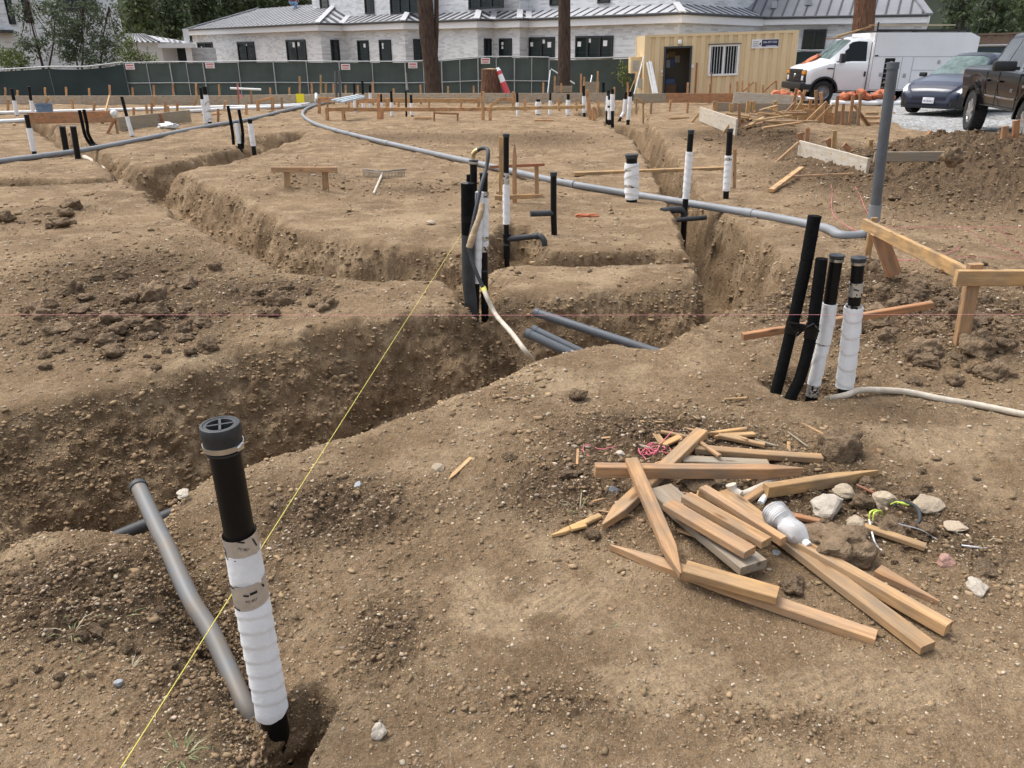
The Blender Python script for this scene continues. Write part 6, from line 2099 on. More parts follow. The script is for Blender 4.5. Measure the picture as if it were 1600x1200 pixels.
def fence_panel(label, x0, yt0, x1, yt1, Y0, Y1, mt, rail=True, sign=None, sag=.0):
    t0, t1 = P(x0, yt0, Y0), P(x1, yt1, Y1)
    b0, b1 = Vector((t0.x, t0.y, -.45)), Vector((t1.x, t1.y, -.45))
    root = thing('fence_panel', label, 'fence', b0, 'green screened fence panels')
    n = 14
    vs, fs = [], []
    nz = 6
    for i in range(n + 1):
        u = i / n
        for j in range(nz + 1):
            v = j / nz
            p = b0.lerp(b1, u).lerp(t0.lerp(t1, u), v)
            p = p + Vector((0, .03 + .05 * mnoise.noise((p.x * 1.2, v * 2, 3)), -sag * math.sin(u * math.pi) ** .7 * v - .05 * v))
            vs.append(p)
    for i in range(n):
        for j in range(nz):
            a = i * (nz + 1) + j
            fs.append((a, a + nz + 1, a + nz + 2, a + 1))
    MB().add(vs, fs, 0, True).build('screen', M[mt], root, world=True)
    if rail:
        for q0, q1 in ((b0, t0), (b1, t1)):
            MB().tube([q0 + Vector((0, -.03, -.3)), q1 + Vector((0, -.03, .02))], .024, 8).build('post', M['galv'], root, world=True)
        mid0, mid1 = b0.lerp(t0, .5), b1.lerp(t1, .5)
        for q0, q1 in ((t0, t1), (mid0, mid1)):
            MB().tube([q0 + Vector((0, -.03, 0)), q1 + Vector((0, -.03, 0))], .024, 8).build('rail', M['galv'], root, world=True)
        c0, c1 = b0.lerp(b1, .5), t0.lerp(t1, .5)
        MB().tube([c0 + Vector((0, -.028, 0)), c1 + Vector((0, -.028, 0))], .02, 8).build('post', M['galv'], root, world=True)
    else:
        MB().tube([t0 + Vector((0, .0, .02)), t0.lerp(t1, .5) + Vector((0, 0, -sag * .6)), t1 + Vector((0, 0, .02))], .03, 8).build('rail', M['galv'], root, world=True)
    if sign:
        c = P(sign[0], sign[1], min(Y0, Y1) - .12)
        w_, h_ = px(14, c), px(8.5, c)
        sg = MB().box(c, (w_, .012, h_)).build('sign', M['signwhite'], root, world=True)
        b = MB().box(c + Vector((0, -.010, h_ * .2)), (w_ * .8, .008, h_ * .2))
        for i in range(2):
            b.box(c + Vector((0, -.010, -h_ * (.15 + .17 * i))), (w_ * (.8 - .12 * i), .008, h_ * .07))
        q = b.build('red_lettering', M['signred'], sg, world=True)
    return root


fence_panel('dark sagging plain green screen at the far left border', -90, 111, 75, 105, 36, 36.4, 'screen', False, None, .05)
fence_panel('dark sagging plain green screen left of the chain fence panels', 75.2, 105, 192, 98, 36.4, 36.8, 'screen', False, None, .12)
xs = [(193, 98), (265, 96.5), (317, 96.5), (427, 95), (530, 96), (633, 96), (690, 93.5), (747, 88.5), (804, 88.5)]
labs = ['leftmost framed green fence panel with a small sign half behind leaves', 'narrow framed green fence panel below the porch of the outbuilding', 'framed green fence panel with a sign at its upper left below the first windows',
        'framed green fence panel without sign behind the yellow card', 'framed green fence panel with a sign in front of the thin grey conduits', 'framed green fence panel with a sign behind the thick pine trunk', 'framed green fence panel right of the thick pine trunk', 'framed green fence panel with a sign behind the tree stump']
sg = [(203, 104), None, (328, 102), None, (540, 104.5), (645, 102), None, (758.5, 95)]
for i in range(8):
    fence_panel(labs[i], xs[i][0], xs[i][1], xs[i + 1][0] - .3, xs[i + 1][1], 37 - .1 * i, 37 - .1 * (i + 1), 'screen2', True, sg[i])
fence_panel('narrow framed green fence panel left of the slim pine trunk', 804, 88.5, 858, 89.5, 36.2, 36.1, 'screen2', True, None)
fence_panel('plain dark green screen between the slim pine trunk and the container', 859, 92, 1000, 89, 35.9, 35.7, 'screen2', False, None, .02)
# leaning props of the fence
for a, c, lab in (((861, 108), (898, 131), 'grey steel brace leaning across behind the slim pine trunk'), ((860, 110), (856, 145), 'bent grey steel tube left of the slim pine trunk'), ((925, 118), (921, 140), 'thin dark rod leaning on the plain green screen')):
    o = tube('steel_brace', [P(*a, 35.2), P(*c, 34.6)], .03, M['galv'], n=8); tag(o, lab, 'brace')
o = tube('steel_brace', spline([P(634, 114, 34), P(635, 125, 34), P(637, 140, 34)], 4), .035, M['galv'], n=8); tag(o, 'pale tube leaning on the fence left of the thick pine trunk', 'tube')
fence_panel('dark green screen between the container and the van', 1236, 79, 1300, 79, 36.5, 36.3, 'screen', False, None, 0)
fence_panel('dark green screen right of the van under the brown fence', 1515, 72, 1700, 67, 37.5, 37, 'screen', False, None, 0)
# brown board fence at the right
a, c = P(1515, 56, 40), P(1720, 50, 40)
root = thing('board_fence', 'weathered brown board fence right of the white van', 'fence', (a.x, 40, a.z - 2.2))
M['fenceboard'] = wood('fence_board', (.30, .20, .14), (.19, .12, .08), .2)
b = MB(); n = 42
for i in range(n):
    q = a.lerp(c, (i + .5) / n)
    b.box((q.x, q.y, q.z - 1.1 + .03 * math.sin(i * 2.1)), ((c.x - a.x) / n * .94, .03, 2.2))
b.build('board_panel', M['fenceboard'], root, world=True)
MB().beam(a + Vector((0, -.05, .05)), c + Vector((0, -.05, .05)), .12, .08).build('cap_rail', M['fenceboard'], root, world=True)

# ------------------------------------------------------------------ trees
def barkmat(name, c, c2, sc=(7, 7, 1.2)):
    m = mat(name, c, .95, vscale=3.0, col2=c2, bump=1.0, bscale=3.5, stretch=sc, spec=.1)
    m.node_tree.nodes['Bump'].inputs['Distance'].default_value = .12
    return m


M['barkdark'] = barkmat('pine_bark', (.135, .095, .075), (.055, .038, .030))
M['barkred'] = barkmat('red_pine_bark', (.25, .135, .085), (.10, .055, .038))


def trunk_geo(b, pts, rs_, n=28, rough=.06, seed=0, dense=60):
    line = spline(pts, max(2, dense // max(1, len(pts) - 1)))
    m = len(line)
    rr = [np.interp(i / (m - 1), np.linspace(0, 1, len(rs_)), rs_) for i in range(m)]
    vs, fs = tube_geo(line, 1, n, True)
    out = []
    for i in range(m):
        for k in range(n):
            v = vs[i * n + k] - line[i]
            th = 2 * math.pi * k / n
            q = mnoise.noise((math.cos(th) * 3.5 + seed, math.sin(th) * 3.5, line[i].z * .8)) + .6 * mnoise.noise((math.cos(th) * 9, math.sin(th) * 9 + seed, line[i].z * 2.2))
            out.append(line[i] + v * rr[i] * (1 + rough * q))
    b.add(out, fs, 0, True)


def pine(label, pts, Y, w0, w1, m, name='pine_tree', seed=0, extra=None):
    p3 = [P(x, y, Y) for x, y in pts]
    root = thing(name, label, 'tree', p3[0])
    d = (p3[-1] - p3[0]).normalized()
    top = p3[-1] + d * 5
    r0, r1 = px(w0, p3[0]) / 2, px(w1, p3[-1]) / 2
    b = MB()
    trunk_geo(b, [p3[0] - d * .5] + p3 + [top], [r0 * 1.12, r0] + [r0 + (r1 - r0) * (i + 1) / len(p3) for i in range(len(p3) - 1)] + [r1 * .8], 30, .07, seed)
    b.build('trunk', m, root, world=True)
    if extra:
        e = [P(x, y, Y + .1) for x, y in extra]
        b = MB(); trunk_geo(b, e + [e[-1] + (e[-1] - e[-2]).normalized() * 4], [px(6, e[0]) / 2, px(7, e[0]) / 2, px(6, e[0]) / 2], 18, .07, seed + 5)
        b.build('second_stem', m, root, world=True)
    return root, top


pine('thick dark pine trunk with a second thin stem in front of the green fence', [(679, 149), (673, 95), (667, 50), (664, 0)], 31.5, 25, 22.5, M['barkdark'], seed=1, extra=[(680, 100), (682, 60), (682, 0)])
pine('slim dark pine trunk right of the tree stump', [(881, 140), (882, 70), (882, 0)], 32, 20, 17.5, M['barkdark'], seed=7)
pine('reddish pine trunk rising behind the white van', [(1341, 160), (1346, 90), (1349, 40), (1352, 0)], 33.5, 32, 30, M['barkred'], seed=12)
# stump
g = P(767, 148, 29.2)
root = thing('tree_stump', 'tall cut tree stump with ridged reddish bark', 'stump', g)
r = px(31, g) / 2; hh = P(767, 108, 29.2).z - g.z
b = MB(); trunk_geo(b, [g + Vector((0, 0, -.3)), g + Vector((0, 0, hh * .5)), g + Vector((0, 0, hh))], [r * 1.1, r * .98, r * .95], 34, .09, 4)
b.build('bark', M['barkred'], root, world=True)
MB().lathe([(r * .9, hh + .004), (0, hh + .03)], 30).build('cut_face', M['dull'], root)
# striped delineator leaning on the stump
a, c = P(793, 147, 28.9), P(778, 108, 29.0)
root = thing('striped_tube', 'red and white striped plastic tube leaning against the tree stump', 'tube', a)
d = c - a
M['stripe_red'] = mat('stripe_red', (.62, .07, .08), .5); M['stripe_white'] = mat('stripe_white', (.8, .8, .8), .5)
for i, (t0, t1, mm, nm) in enumerate(((0, .48, 'stripe_red', 'red_band'), (.48, .78, 'stripe_white', 'white_band'), (.78, .93, 'stripe_red', 'red_band'), (.93, 1.06, 'stripe_white', 'white_tip'))):
    k = 1.0 if i < 3 else .6
    MB().tube([a + d * t0, a + d * t1], [px(9, a) / 2 * (1.1 - .25 * t0), px(9, a) / 2 * (1.1 - .25 * t1) * k], 14).build(nm, M[mm], root, world=True)


# foliage: clumps of small leaf faces
def leafmat(name, c, c2, tr=.25):
    m = mat(name, c, .6, vscale=.9, col2=c2, spec=.3)
    b = m.node_tree.nodes['Principled BSDF']
    nt = m.node_tree; N, L = nt.nodes, nt.links
    src = b.inputs['Base Color'].links[0].from_socket
    at = N.new('ShaderNodeAttribute'); at.attribute_name = 'leaf_tone'
    x = N.new('ShaderNodeMix'); x.data_type = 'RGBA'; x.blend_type = 'MULTIPLY'; x.inputs[0].default_value = 1
    L.new(src, x.inputs[6]); L.new(at.outputs['Color'], x.inputs[7]); L.new(x.outputs[2], b.inputs['Base Color'])
    t = N.new('ShaderNodeBsdfTranslucent'); L.new(x.outputs[2], t.inputs[0])
    s = N.new('ShaderNodeMixShader'); s.inputs[0].default_value = tr
    L.new(b.outputs[0], s.inputs[1]); L.new(t.outputs[0], s.inputs[2]); L.new(s.outputs[0], N['Material Output'].inputs[0])
    return m


M['leaf_willow'] = leafmat('wispy_leaf', (.15, .185, .11), (.09, .12, .075))
M['leaf_bush'] = leafmat('bush_leaf', (.19, .235, .075), (.10, .14, .045))
M['leaf_dark'] = leafmat('dark_leaf', (.085, .115, .052), (.035, .052, .026))
M['leaf_mid'] = leafmat('mid_leaf', (.125, .155, .066), (.055, .08, .034))


def crown(name, blobs, nper, leaf, m, root, seed=0, long=1.0, gap=.35):
    """blobs = [(centre, (rx,ry,rz))]; leaves gathered in sprays, with gaps between"""
    rs_ = np.random.RandomState(seed)
    cs = []
    for c, r in blobs:
        vol = r[0] * r[1] * r[2]
        k = max(6, int(nper * (vol ** (2 / 3))))
        u = rs_.normal(size=(k, 3)); u /= np.linalg.norm(u, axis=1, keepdims=True)
        u *= (rs_.uniform(.25, 1, (k, 1)) ** .5)
        cs.append(np.array(c) + u * np.array(r))
    cs = np.concatenate(cs)
    kp = vnoise(cs[:, 0] * 1.1 + seed, cs[:, 1] * 1.1, cs[:, 2] * 1.1, seed) > gap * .9
    cs = cs[kp]
    per = 9
    n = len(cs) * per
    tone = np.repeat(rs_.uniform(.55, 1.35, len(cs)), per) * rs_.uniform(.8, 1.2, n)
    c = np.repeat(cs, per, 0) + rs_.normal(size=(n, 3)) * leaf * 1.6
    a = rs_.normal(size=(n, 3)); a /= np.linalg.norm(a, axis=1, keepdims=True)
    b_ = rs_.normal(size=(n, 3)); b_ -= a * (a * b_).sum(1, keepdims=True); b_ /= np.linalg.norm(b_, axis=1, keepdims=True)
    s = leaf * rs_.uniform(.6, 1.3, (n, 1))
    a = a * s * long; b_ = b_ * s * .45
    v = np.stack([c - a, c + b_, c + a, c - b_], 1).reshape(-1, 3)
    me = bpy.data.meshes.new(name)
    me.vertices.add(len(v)); me.vertices.foreach_set('co', v.astype(np.float32).ravel())
    me.loops.add(n * 4); me.loops.foreach_set('vertex_index', np.arange(n * 4, dtype=np.int32))
    me.polygons.add(n); me.polygons.foreach_set('loop_start', np.arange(n, dtype=np.int32) * 4); me.polygons.foreach_set('loop_total', np.full(n, 4, np.int32))
    me.update()
    at = me.color_attributes.new('leaf_tone', 'FLOAT_COLOR', 'POINT')
    t4 = np.repeat(np.stack([tone, tone, tone * .95, np.ones(n)], 1), 4, 0)
    at.data.foreach_set('color', t4.astype(np.float32).ravel())
    me.materials.append(m)
    o = link(name, me, root)
    if root is not None:
        o.location = -root.location
    return o


def tree(label, x, ybase, Y, trunk_px, blobs_px, nper, leaf, m, name='tree', seed=0, tw=3, long=1.0, gap=.35, cat='tree', group=None, limbs=True):
    """blobs_px = [(x, y, rx, ry)] in photo pixels at distance Y"""
    b0 = P(x, ybase, Y)
    root = thing(name, label, cat, b0, group)
    rs_ = random.Random(seed)
    bl = []
    for bx, by, rx, ry in blobs_px:
        c = P(bx, by, Y + rs_.uniform(-.6, .6)); r1, r2 = px(rx, c), px(ry, c)
        bl.append((tuple(c), (r1, r1 * .8, r2)))
    crown('crown', bl, nper, leaf, m, root, seed, long, gap)
    b = MB()
    for pth in trunk_px:
        p3 = [P(q[0], q[1], Y) for q in pth]
        trunk_geo(b, p3, [px(tw, p3[0]) / 2, px(tw, p3[0]) / 3, px(tw, p3[0]) / 6], 8, .05, seed, 12)
    if limbs:
        for c, r in bl[:10]:
            st = P(trunk_px[0][-1][0], trunk_px[0][-1][1], Y)
            b.tube([st, st.lerp(Vector(c), .5) + Vector((0, 0, -.15)), Vector(c)], [px(tw, st) / 4, px(tw, st) / 6, px(tw, st) / 10], 6)
    b.build('trunk', M['barkdark'], root, world=True)
    return root


WT = 'wispy trees in front of the left white house'
tree('wispy grey green tree with a leaning stem before the left house windows', 66, 108, 40.5, [[(68, 108), (58, 70), (50, 40), (42, 0)]], [(48, 55, 26, 24), (62, 72, 22, 20), (40, 25, 24, 20), (75, 50, 20, 16), (30, 70, 16, 14), (70, 15, 18, 16)], 130, .065, M['leaf_willow'], 'wispy_tree', 3, 4, 1.5, .36, group=WT)
tree('wispy tree with a forked stem in the middle before the left house', 77, 108, 40.2, [[(76, 108), (83, 70), (85, 40), (80, 5)]], [(88, 15, 20, 20), (80, 45, 16, 16), (100, 40, 20, 18), (112, 68, 20, 22), (96, 70, 12, 14)], 130, .065, M['leaf_willow'], 'wispy_tree', 8, 3, 1.5, .34, group=WT)
tree('densest wispy tree before the left house', 132, 108, 40.6, [[(128, 108), (130, 75), (128, 45), (130, 10)], [(122, 108), (116, 75)]], [(120, 18, 36, 22), (145, 25, 24, 22), (108, 45, 20, 18), (130, 62, 22, 22), (108, 80, 18, 16), (125, 92, 22, 12)], 200, .065, M['leaf_willow'], 'wispy_tree', 13, 3, 1.4, .4, group=WT)
tree('wispy tree at the right corner of the left house', 166, 108, 40.4, [[(157, 108), (160, 75), (163, 45), (170, 10)]], [(165, 40, 18, 22), (158, 65, 18, 18), (178, 20, 14, 22), (150, 85, 20, 18), (172, 80, 16, 20), (180, 55, 12, 14)], 170, .065, M['leaf_willow'], 'wispy_tree', 18, 3, 1.4, .42, group=WT)
tree('yellow green bush behind the fence at the left border', 20, 112, 39.5, [[(18, 112), (18, 98)]], [(16, 92, 22, 15), (36, 98, 14, 11), (4, 90, 14, 14), (-20, 95, 20, 14)], 240, .07, M['leaf_bush'], 'bush', 21, 3, 1.1, .25, cat='bush')
tree('green bush hanging over the fence beside the outbuilding', 222, 108, 39.2, [[(222, 108), (220, 95)]], [(222, 82, 17, 11), (234, 90, 12, 8), (210, 90, 14, 10), (215, 75, 10, 8), (198, 70, 14, 14), (190, 88, 14, 14)], 240, .065, M['leaf_bush'], 'bush', 25, 3, 1.1, .25, cat='bush')
tree('pale climbing weed on the plain green screen left of the container', 975, 140, 35.3, [[(975, 142), (974, 110)]], [(974, 104, 6, 4), (970, 116, 4, 4), (978, 126, 4, 5)], 14, .07, M['leaf_bush'], 'climber', 28, 1.5, 1.2, .2, cat='plant')
BT = 'trees beyond the house at the left'
for i, (x, yb, Y, rx, bl, mm, lab) in enumerate([
        (215, 70, 70, 40, [(215, 20, 30, 24), (200, 45, 24, 20), (232, 50, 22, 20), (210, -12, 28, 26)], 'leaf_mid', 'leftmost lighter green tree beyond the outbuilding'),
        (265, 75, 74, 40, [(262, 15, 32, 24), (250, 42, 26, 22), (280, 44, 26, 22), (262, -18, 30, 26)], 'leaf_dark', 'dark tree directly beyond the outbuilding roof'),
        (322, 75, 78, 40, [(318, 10, 34, 24), (305, 38, 26, 22), (340, 36, 30, 22), (322, -22, 34, 26)], 'leaf_dark', 'dark tree beyond the left end of the roof ridge'),
        (385, 70, 80, 40, [(380, 5, 40, 24), (365, 30, 30, 22), (400, 28, 34, 20), (385, -25, 40, 26)], 'leaf_dark', 'dark tree beyond the middle of the left roof ridge'),
        (455, 70, 80, 40, [(450, 2, 36, 24), (440, 26, 30, 20), (472, 22, 26, 20), (455, -28, 40, 26)], 'leaf_mid', 'tree beyond the crouching worker')]):
    tree(lab, x, yb, Y, [[(x, yb + 30), (x, 40), (x, 0)]], bl, 26, .24, M[mm], 'dense_tree', 40 + i, 5, 1.1, .22, group=BT)
for i, (x, yb, Y, bl, mm, lab) in enumerate([
        (1505, 70, 66, [(1502, 30, 26, 20), (1518, 52, 24, 16), (1500, 0, 24, 24), (1490, 52, 16, 14)], 'leaf_dark', 'dark tree right of the house wing'),
        (1555, 66, 62, [(1550, 28, 30, 20), (1565, 48, 28, 14), (1550, -4, 30, 24), (1535, 50, 18, 14)], 'leaf_dark', 'dark tree beyond the brown board fence'),
        (1610, 66, 64, [(1602, 26, 32, 22), (1600, 48, 30, 14), (1610, -4, 34, 24)], 'leaf_mid', 'green tree at the upper right border'),
        (1665, 66, 64, [(1662, 26, 34, 22), (1650, 48, 30, 14), (1665, -4, 34, 24)], 'leaf_dark', 'dark tree past the upper right border')]):
    tree(lab, x, yb, Y, [[(x, yb + 20), (x, 35), (x, 0)]], bl, 30, .21, M[mm], 'dense_tree', 60 + i, 5, 1.1, .22, group='trees beyond the brown fence')
# wooded slope closing the view
M['slope'] = mat('wooded_slope', (.030, .042, .020), .95, vscale=.35, col2=(.012, .018, .010), bump=1.0, bscale=.5)
b = MB(); n = 60
vs, fs = [], []
for i in range(n + 1):
    x = -150 + 300 * i / n
    for j in range(9):
        t = j / 8
        vs.append((x, 90 + 40 * t + 5 * mnoise.noise((x * .05, t * 3, 1)), -1 + 26 * t ** .8 + 2.5 * mnoise.noise((x * .12, t * 5, 4)) * (j > 0)))
for i in range(n):
    for j in range(8):
        a = i * 9 + j; fs.append((a, a + 9, a + 10, a + 1))
o = b.add(vs, fs, 0, True).build('hills', M['slope']); tag(o, 'dark wooded slope behind the houses', 'hills', kind='structure')

# ------------------------------------------------------------------ tan container office
def container():
    W, Dp, Hh = 6.05, 2.44, 2.55
    fl = P(1010, 150, 33.3)
    tl = P(1011, 54.5, 33.3)
    root = thing('container_office', 'tan shipping container used as site office with open door and barred window', 'container', (tl.x, 33.3, tl.z - Hh))
    tilt = R(-1.7)
    root.rotation_euler = (0, tilt, 0)
    M['tan'] = mat('tan_paint', (.73, .575, .355), .5, vscale=.5, col2=(.68, .525, .305), spec=.4)
    M['dark'] = mat('dark_interior', (.012, .011, .010), .8)
    M['tanwood'] = M['dull']
    dx0, dx1, dz = .78, 1.88, 2.10          # doorway
    wx0, wx1, wz0, wz1 = 2.60, 3.72, 1.0, 2.08
    # corrugated front with openings
    b = MB()
    pit = .36
    prof = [(0, 0), (.12, 0), (.15, .055), (.28, .055), (.31, 0)]
    xs_ = []
    x = .12
    while x < W - .12:
        for u, v in prof:
            if x + u < W - .12: xs_.append((x + u, v))
        x += pit
    xs_.append((W - .12, 0))
    def strip(xa, xb, za, zb):
        pts = [(x, v) for x, v in xs_ if xa < x < xb]
        def vv(x):
            for (x0, v0), (x1, v1) in zip(xs_, xs_[1:]):
                if x0 <= x <= x1: return v0 + (v1 - v0) * (x - x0) / max(1e-6, x1 - x0)
            return 0
        pts = [(xa, vv(xa))] + pts + [(xb, vv(xb))]
        vs = [(x, v, za) for x, v in pts] + [(x, v, zb) for x, v in pts]
        m = len(pts)
        b.add(vs, [(i, i + 1, m + i + 1, m + i) for i in range(m - 1)])
    z0, z1 = .14, Hh - .10
    strip(.12, dx0, z0, z1); strip(dx0, dx1, dz, z1); strip(dx1, wx0, z0, z1); strip(wx0, wx1, z0, wz0); strip(wx0, wx1, wz1, z1); strip(wx1, W - .12, z0, z1)
    b.build('side_wall', M['tan'], root, fix=False)
    # frame: rails, corner posts, roof, end wall
    fb = MB()
    fb.box((W / 2, .04, Hh - .05), (W - .24, .11, .10)).box((W / 2, .04, .07), (W - .24, .11, .14))
    for x in (.06, W - .06):
        for y in (.04, Dp - .04):
            fb.box((x, y, Hh / 2), (.12, .12, Hh))
    fb.build('frame', M['tan'], root)
    MB().box((W / 2, Dp / 2 + .03, Hh - .03), (W - .25, Dp - .2, .04)).build('roof', M['tan'], root)
    MB().box((.05, Dp / 2, Hh / 2), (.05, Dp - .2, Hh - .04)).box((W - .05, Dp / 2, Hh / 2), (.05, Dp - .2, Hh - .04)).build('end_wall', M['tan'], root)
    MB().box((W / 2, Dp - .04, Hh / 2), (W - .26, .04, Hh - .1)).build('back_wall', M['tan'], root)
    MB().box((W / 2, Dp / 2, .10), (W - .3, Dp - .3, .05)).build('floor', M['dark'], root)
    # inside: partition, papers, boxes
    part = MB().box(((dx0 + dx1) / 2 + .1, 1.2, 1.1), (2.4, .04, 2.1)).build('partition', mat('partition', (.12, .105, .085), .8), root)
    for i, (x, z, w_, h_, c) in enumerate(((1.05, 1.75, .22, .16, (.5, .5, .52)), (1.3, 1.8, .3, .22, (.28, .22, .12)), (1.12, 1.45, .3, .3, (.45, .48, .5)), (1.34, 1.5, .18, .3, (.10, .16, .34)), (1.55, 1.62, .2, .26, (.4, .38, .34)))):
        q = MB().box((x, 1.165, z), (w_, .01, h_)).build('paper', mat('paper', c, .8), None); q.parent = part
    MB().box((1.2, .9, .42), (.55, .35, .5)).build('carton', mat('carton', (.16, .09, .05), .8), root)
    MB().box((1.2, .95, .78), (.45, .3, .2)).build('blue_crate', mat('blue_crate', (.05, .10, .2), .6), root)
    # door frame, open leaf inside
    db = MB()
    for x in (dx0 + .03, dx1 - .03): db.box((x, .03, dz / 2 + .08), (.07, .14, dz - .16))
    db.box(((dx0 + dx1) / 2, .03, dz - .03), (dx1 - dx0, .142, .07))
    fr = db.build('door_frame', M['seamdark'], root)
    dl = MB().box((dx0 + .10, .50, 1.1), (.05, .85, 1.95)).build('door', M['dark'], root)
    q = MB().box((dx0 - .03, -.01, 1.05), (.12, .06, .03)).box((dx0 - .05, -.01, 1.2), (.05, .05, .08)).build('lock', M['trim'], None); q.parent = fr
    q = MB().box((dx1 + .06, -.01, 1.35), (.09, .05, .12)).build('lock_box', M['trim'], None); q.parent = fr
    # barred window
    wb = MB()
    for x in (wx0, wx1): wb.box((x, .01, (wz0 + wz1) / 2), (.07, .14, wz1 - wz0))
    for z in (wz0, wz1): wb.box(((wx0 + wx1) / 2, .01, z), (wx1 - wx0 + .07, .138, .07))
    wb.box(((wx0 + wx1) / 2, .012, (wz0 + wz1) / 2), (.06, .10, wz1 - wz0 - .07))
    wf = wb.build('window', M['trim'], root)
    q = MB().box(((wx0 + wx1) / 2, .07, (wz0 + wz1) / 2), (wx1 - wx0 - .06, .01, wz1 - wz0 - .06)).build('pane', M['glass'], None); q.parent = wf
    bb = MB()
    for i in range(10):
        x = wx0 + .08 + (wx1 - wx0 - .16) * i / 9
        bb.tube([(x, -.03, wz0 + .03), (x, -.03, wz1 - .03)], .0085, 6)
    q = bb.build('bars', M['trim'], None); q.parent = wf
    q = MB().box(((wx0 + wx1) / 2, -.05, wz1 + .05), (wx1 - wx0 + .16, .12, .03)).build('drip_edge', M['seamdark'], None); q.parent = wf
    # sign with telephone number
    sx0, sx1, sz0, sz1 = 4.22, 5.30, 1.93, 2.26
    s = MB().box(((sx0 + sx1) / 2, -.012, (sz0 + sz1) / 2), (sx1 - sx0, .02, sz1 - sz0)).build('sign', M['signwhite'], root)
    navy = mat('sign_navy', (.012, .018, .07), .5)
    q = MB().box((sx0 + .73, -.026, (sz0 + sz1) / 2 + .02), (.66, .006, sz1 - sz0 - .08)).build('navy_field', navy, None); q.parent = s
    tb = MB(); v3, ff = text_mesh('866-399-7606', .105)
    tb.add([(sx0 + .73 + v.x * .92, -.031, (sz0 + sz1) / 2 + .05 + v.y) for v in v3], ff)
    q = tb.build('phone_number', M['signwhite'], None, fix=False); q.parent = s
    q = MB().box((sx0 + .78, -.031, sz0 + .08), (.42, .003, .02)).build('fine_print', M['signwhite'], None); q.parent = s
    tb = MB()
    for i in range(3): tb.box((sx0 + .16, -.024, sz1 - .09 - .075 * i), (.22, .004, .022))
    q = tb.build('small_lettering', M['conduit_dark'], None); q.parent = s
    q = MB().prism([(sx0 + .30, sz0 + .12), (sx0 + .36, sz0 + .10), (sx0 + .37, sz0 + .22), (sx0 + .33, sz0 + .21)], 'y', -.026, -.022).build('emblem', navy, None); q.parent = s
    # lamp over the door, electrical box and air conditioner on the end
    MB().lathe([(0, 2.17), (.07, 2.18), (.085, 2.26), (.06, 2.33), (0, 2.34)], 14, c=((dx0 + dx1) / 2 + .05, -.05, 0)).build('lamp', M['trim'], root)
    ac = MB().box((-.22, 1.0, 1.45), (.44, .7, .62)).build('air_conditioner', M['tan'], root)
    q = MB().box((-.22, .642, 1.42), (.26, .012, .40)).build('grille', M['galv'], None); q.parent = ac
    MB().box((-.05, .5, .75), (.16, .25, .35)).box((-.05, .5, .25), (.14, .2, .25)).build('meter_box', M['galv'], root)
    return root


CT = container()
for i, (a, c, r, lab) in enumerate([((991, 147), (1006, 88), .03, 'leftmost long white pole leaning on the corner of the container'), ((982, 148), (1004, 96), .022, 'thin pale pole leaning beside the container corner'),
                                    ((1021, 146), (1011, 98), .045, 'left white pipe of the bundle leaning by the container door'), ((1024, 146), (1015, 96), .045, 'middle white pipe of the bundle leaning by the container door'), ((1027, 146), (1017, 97), .045, 'right white pipe of the bundle leaning by the container door')]):
    o = tube('leaning_pipe', [P(*a, 32.5), P(*c, 33.1)], r, M['whitepipe'] if i != 1 else M['pine'], n=10); tag(o, lab, 'pipe')
stake('dark red pole leaning on the container right of its door', 1086, 148, 1089, 98, 33.0, 'red', .07)
# ------------------------------------------------------------------ vehicles
M['tyre'] = mat('tyre_rubber', (.018, .018, .018), .85, var=.3, vscale=14)
M['alloy'] = mat('alloy_rim', (.55, .56, .57), .3, .8, var=.15, vscale=9)
M['steelrim'] = mat('steel_rim', (.16, .165, .17), .5, .5, var=.2, vscale=12)
M['vanrim'] = mat('worn_steel_rim', (.22, .225, .23), .5, .3, var=.4, vscale=12)
M['vanwhite'] = mat('white_van_paint', (.78, .79, .80), .3, var=.05, vscale=1.2, coat=.4)
M['carpaint'] = mat('dark_grey_car_paint', (.013, .019, .042), .28, .0, coat=.4, spec=.4, var=.08, vscale=2)
M['blackpaint'] = mat('black_truck_paint', (.003, .003, .004), .25, .0, coat=.12, spec=.25, var=.2, vscale=2)
M['trimblack'] = mat('black_trim', (.015, .015, .016), .5, var=.2, vscale=9)
M['under'] = mat('underbody_black', (.006, .006, .006), .9)
M['carglass'] = mat('car_glass', (.012, .016, .018), .12, spec=.2)
M['screenglass'] = mat('windscreen_glass', (.16, .22, .21), .12, spec=.25, vscale=3.5, col2=(.05, .075, .07))  # pale green mottling paints a reflection into the glass colour
M['skyglass'] = mat('sky_painted_side_glass', (.16, .175, .20), .08, spec=.5, vscale=1.2, col2=(.08, .09, .10))  # light grey tone is the sky's reflection put into the glass colour
M['amber'] = mat('amber_lens', (.60, .24, .03), .25)
M['lens'] = mat('clear_lens', (.62, .64, .66), .12, coat=.8)
M['redlens'] = mat('red_lens', (.45, .02, .02), .25, coat=.6)
M['chrome'] = mat('chrome', (.7, .7, .72), .12, 1.0)
M['platewhite'] = mat('plate_white', (.72, .72, .74), .45)
M['plateblue'] = mat('plate_ink', (.02, .03, .10), .5)


def lerp_table(tb, x):
    xs = [r[0] for r in tb]
    return [float(np.interp(x, xs, [r[k] for r in tb])) for k in range(1, len(tb[0]))]


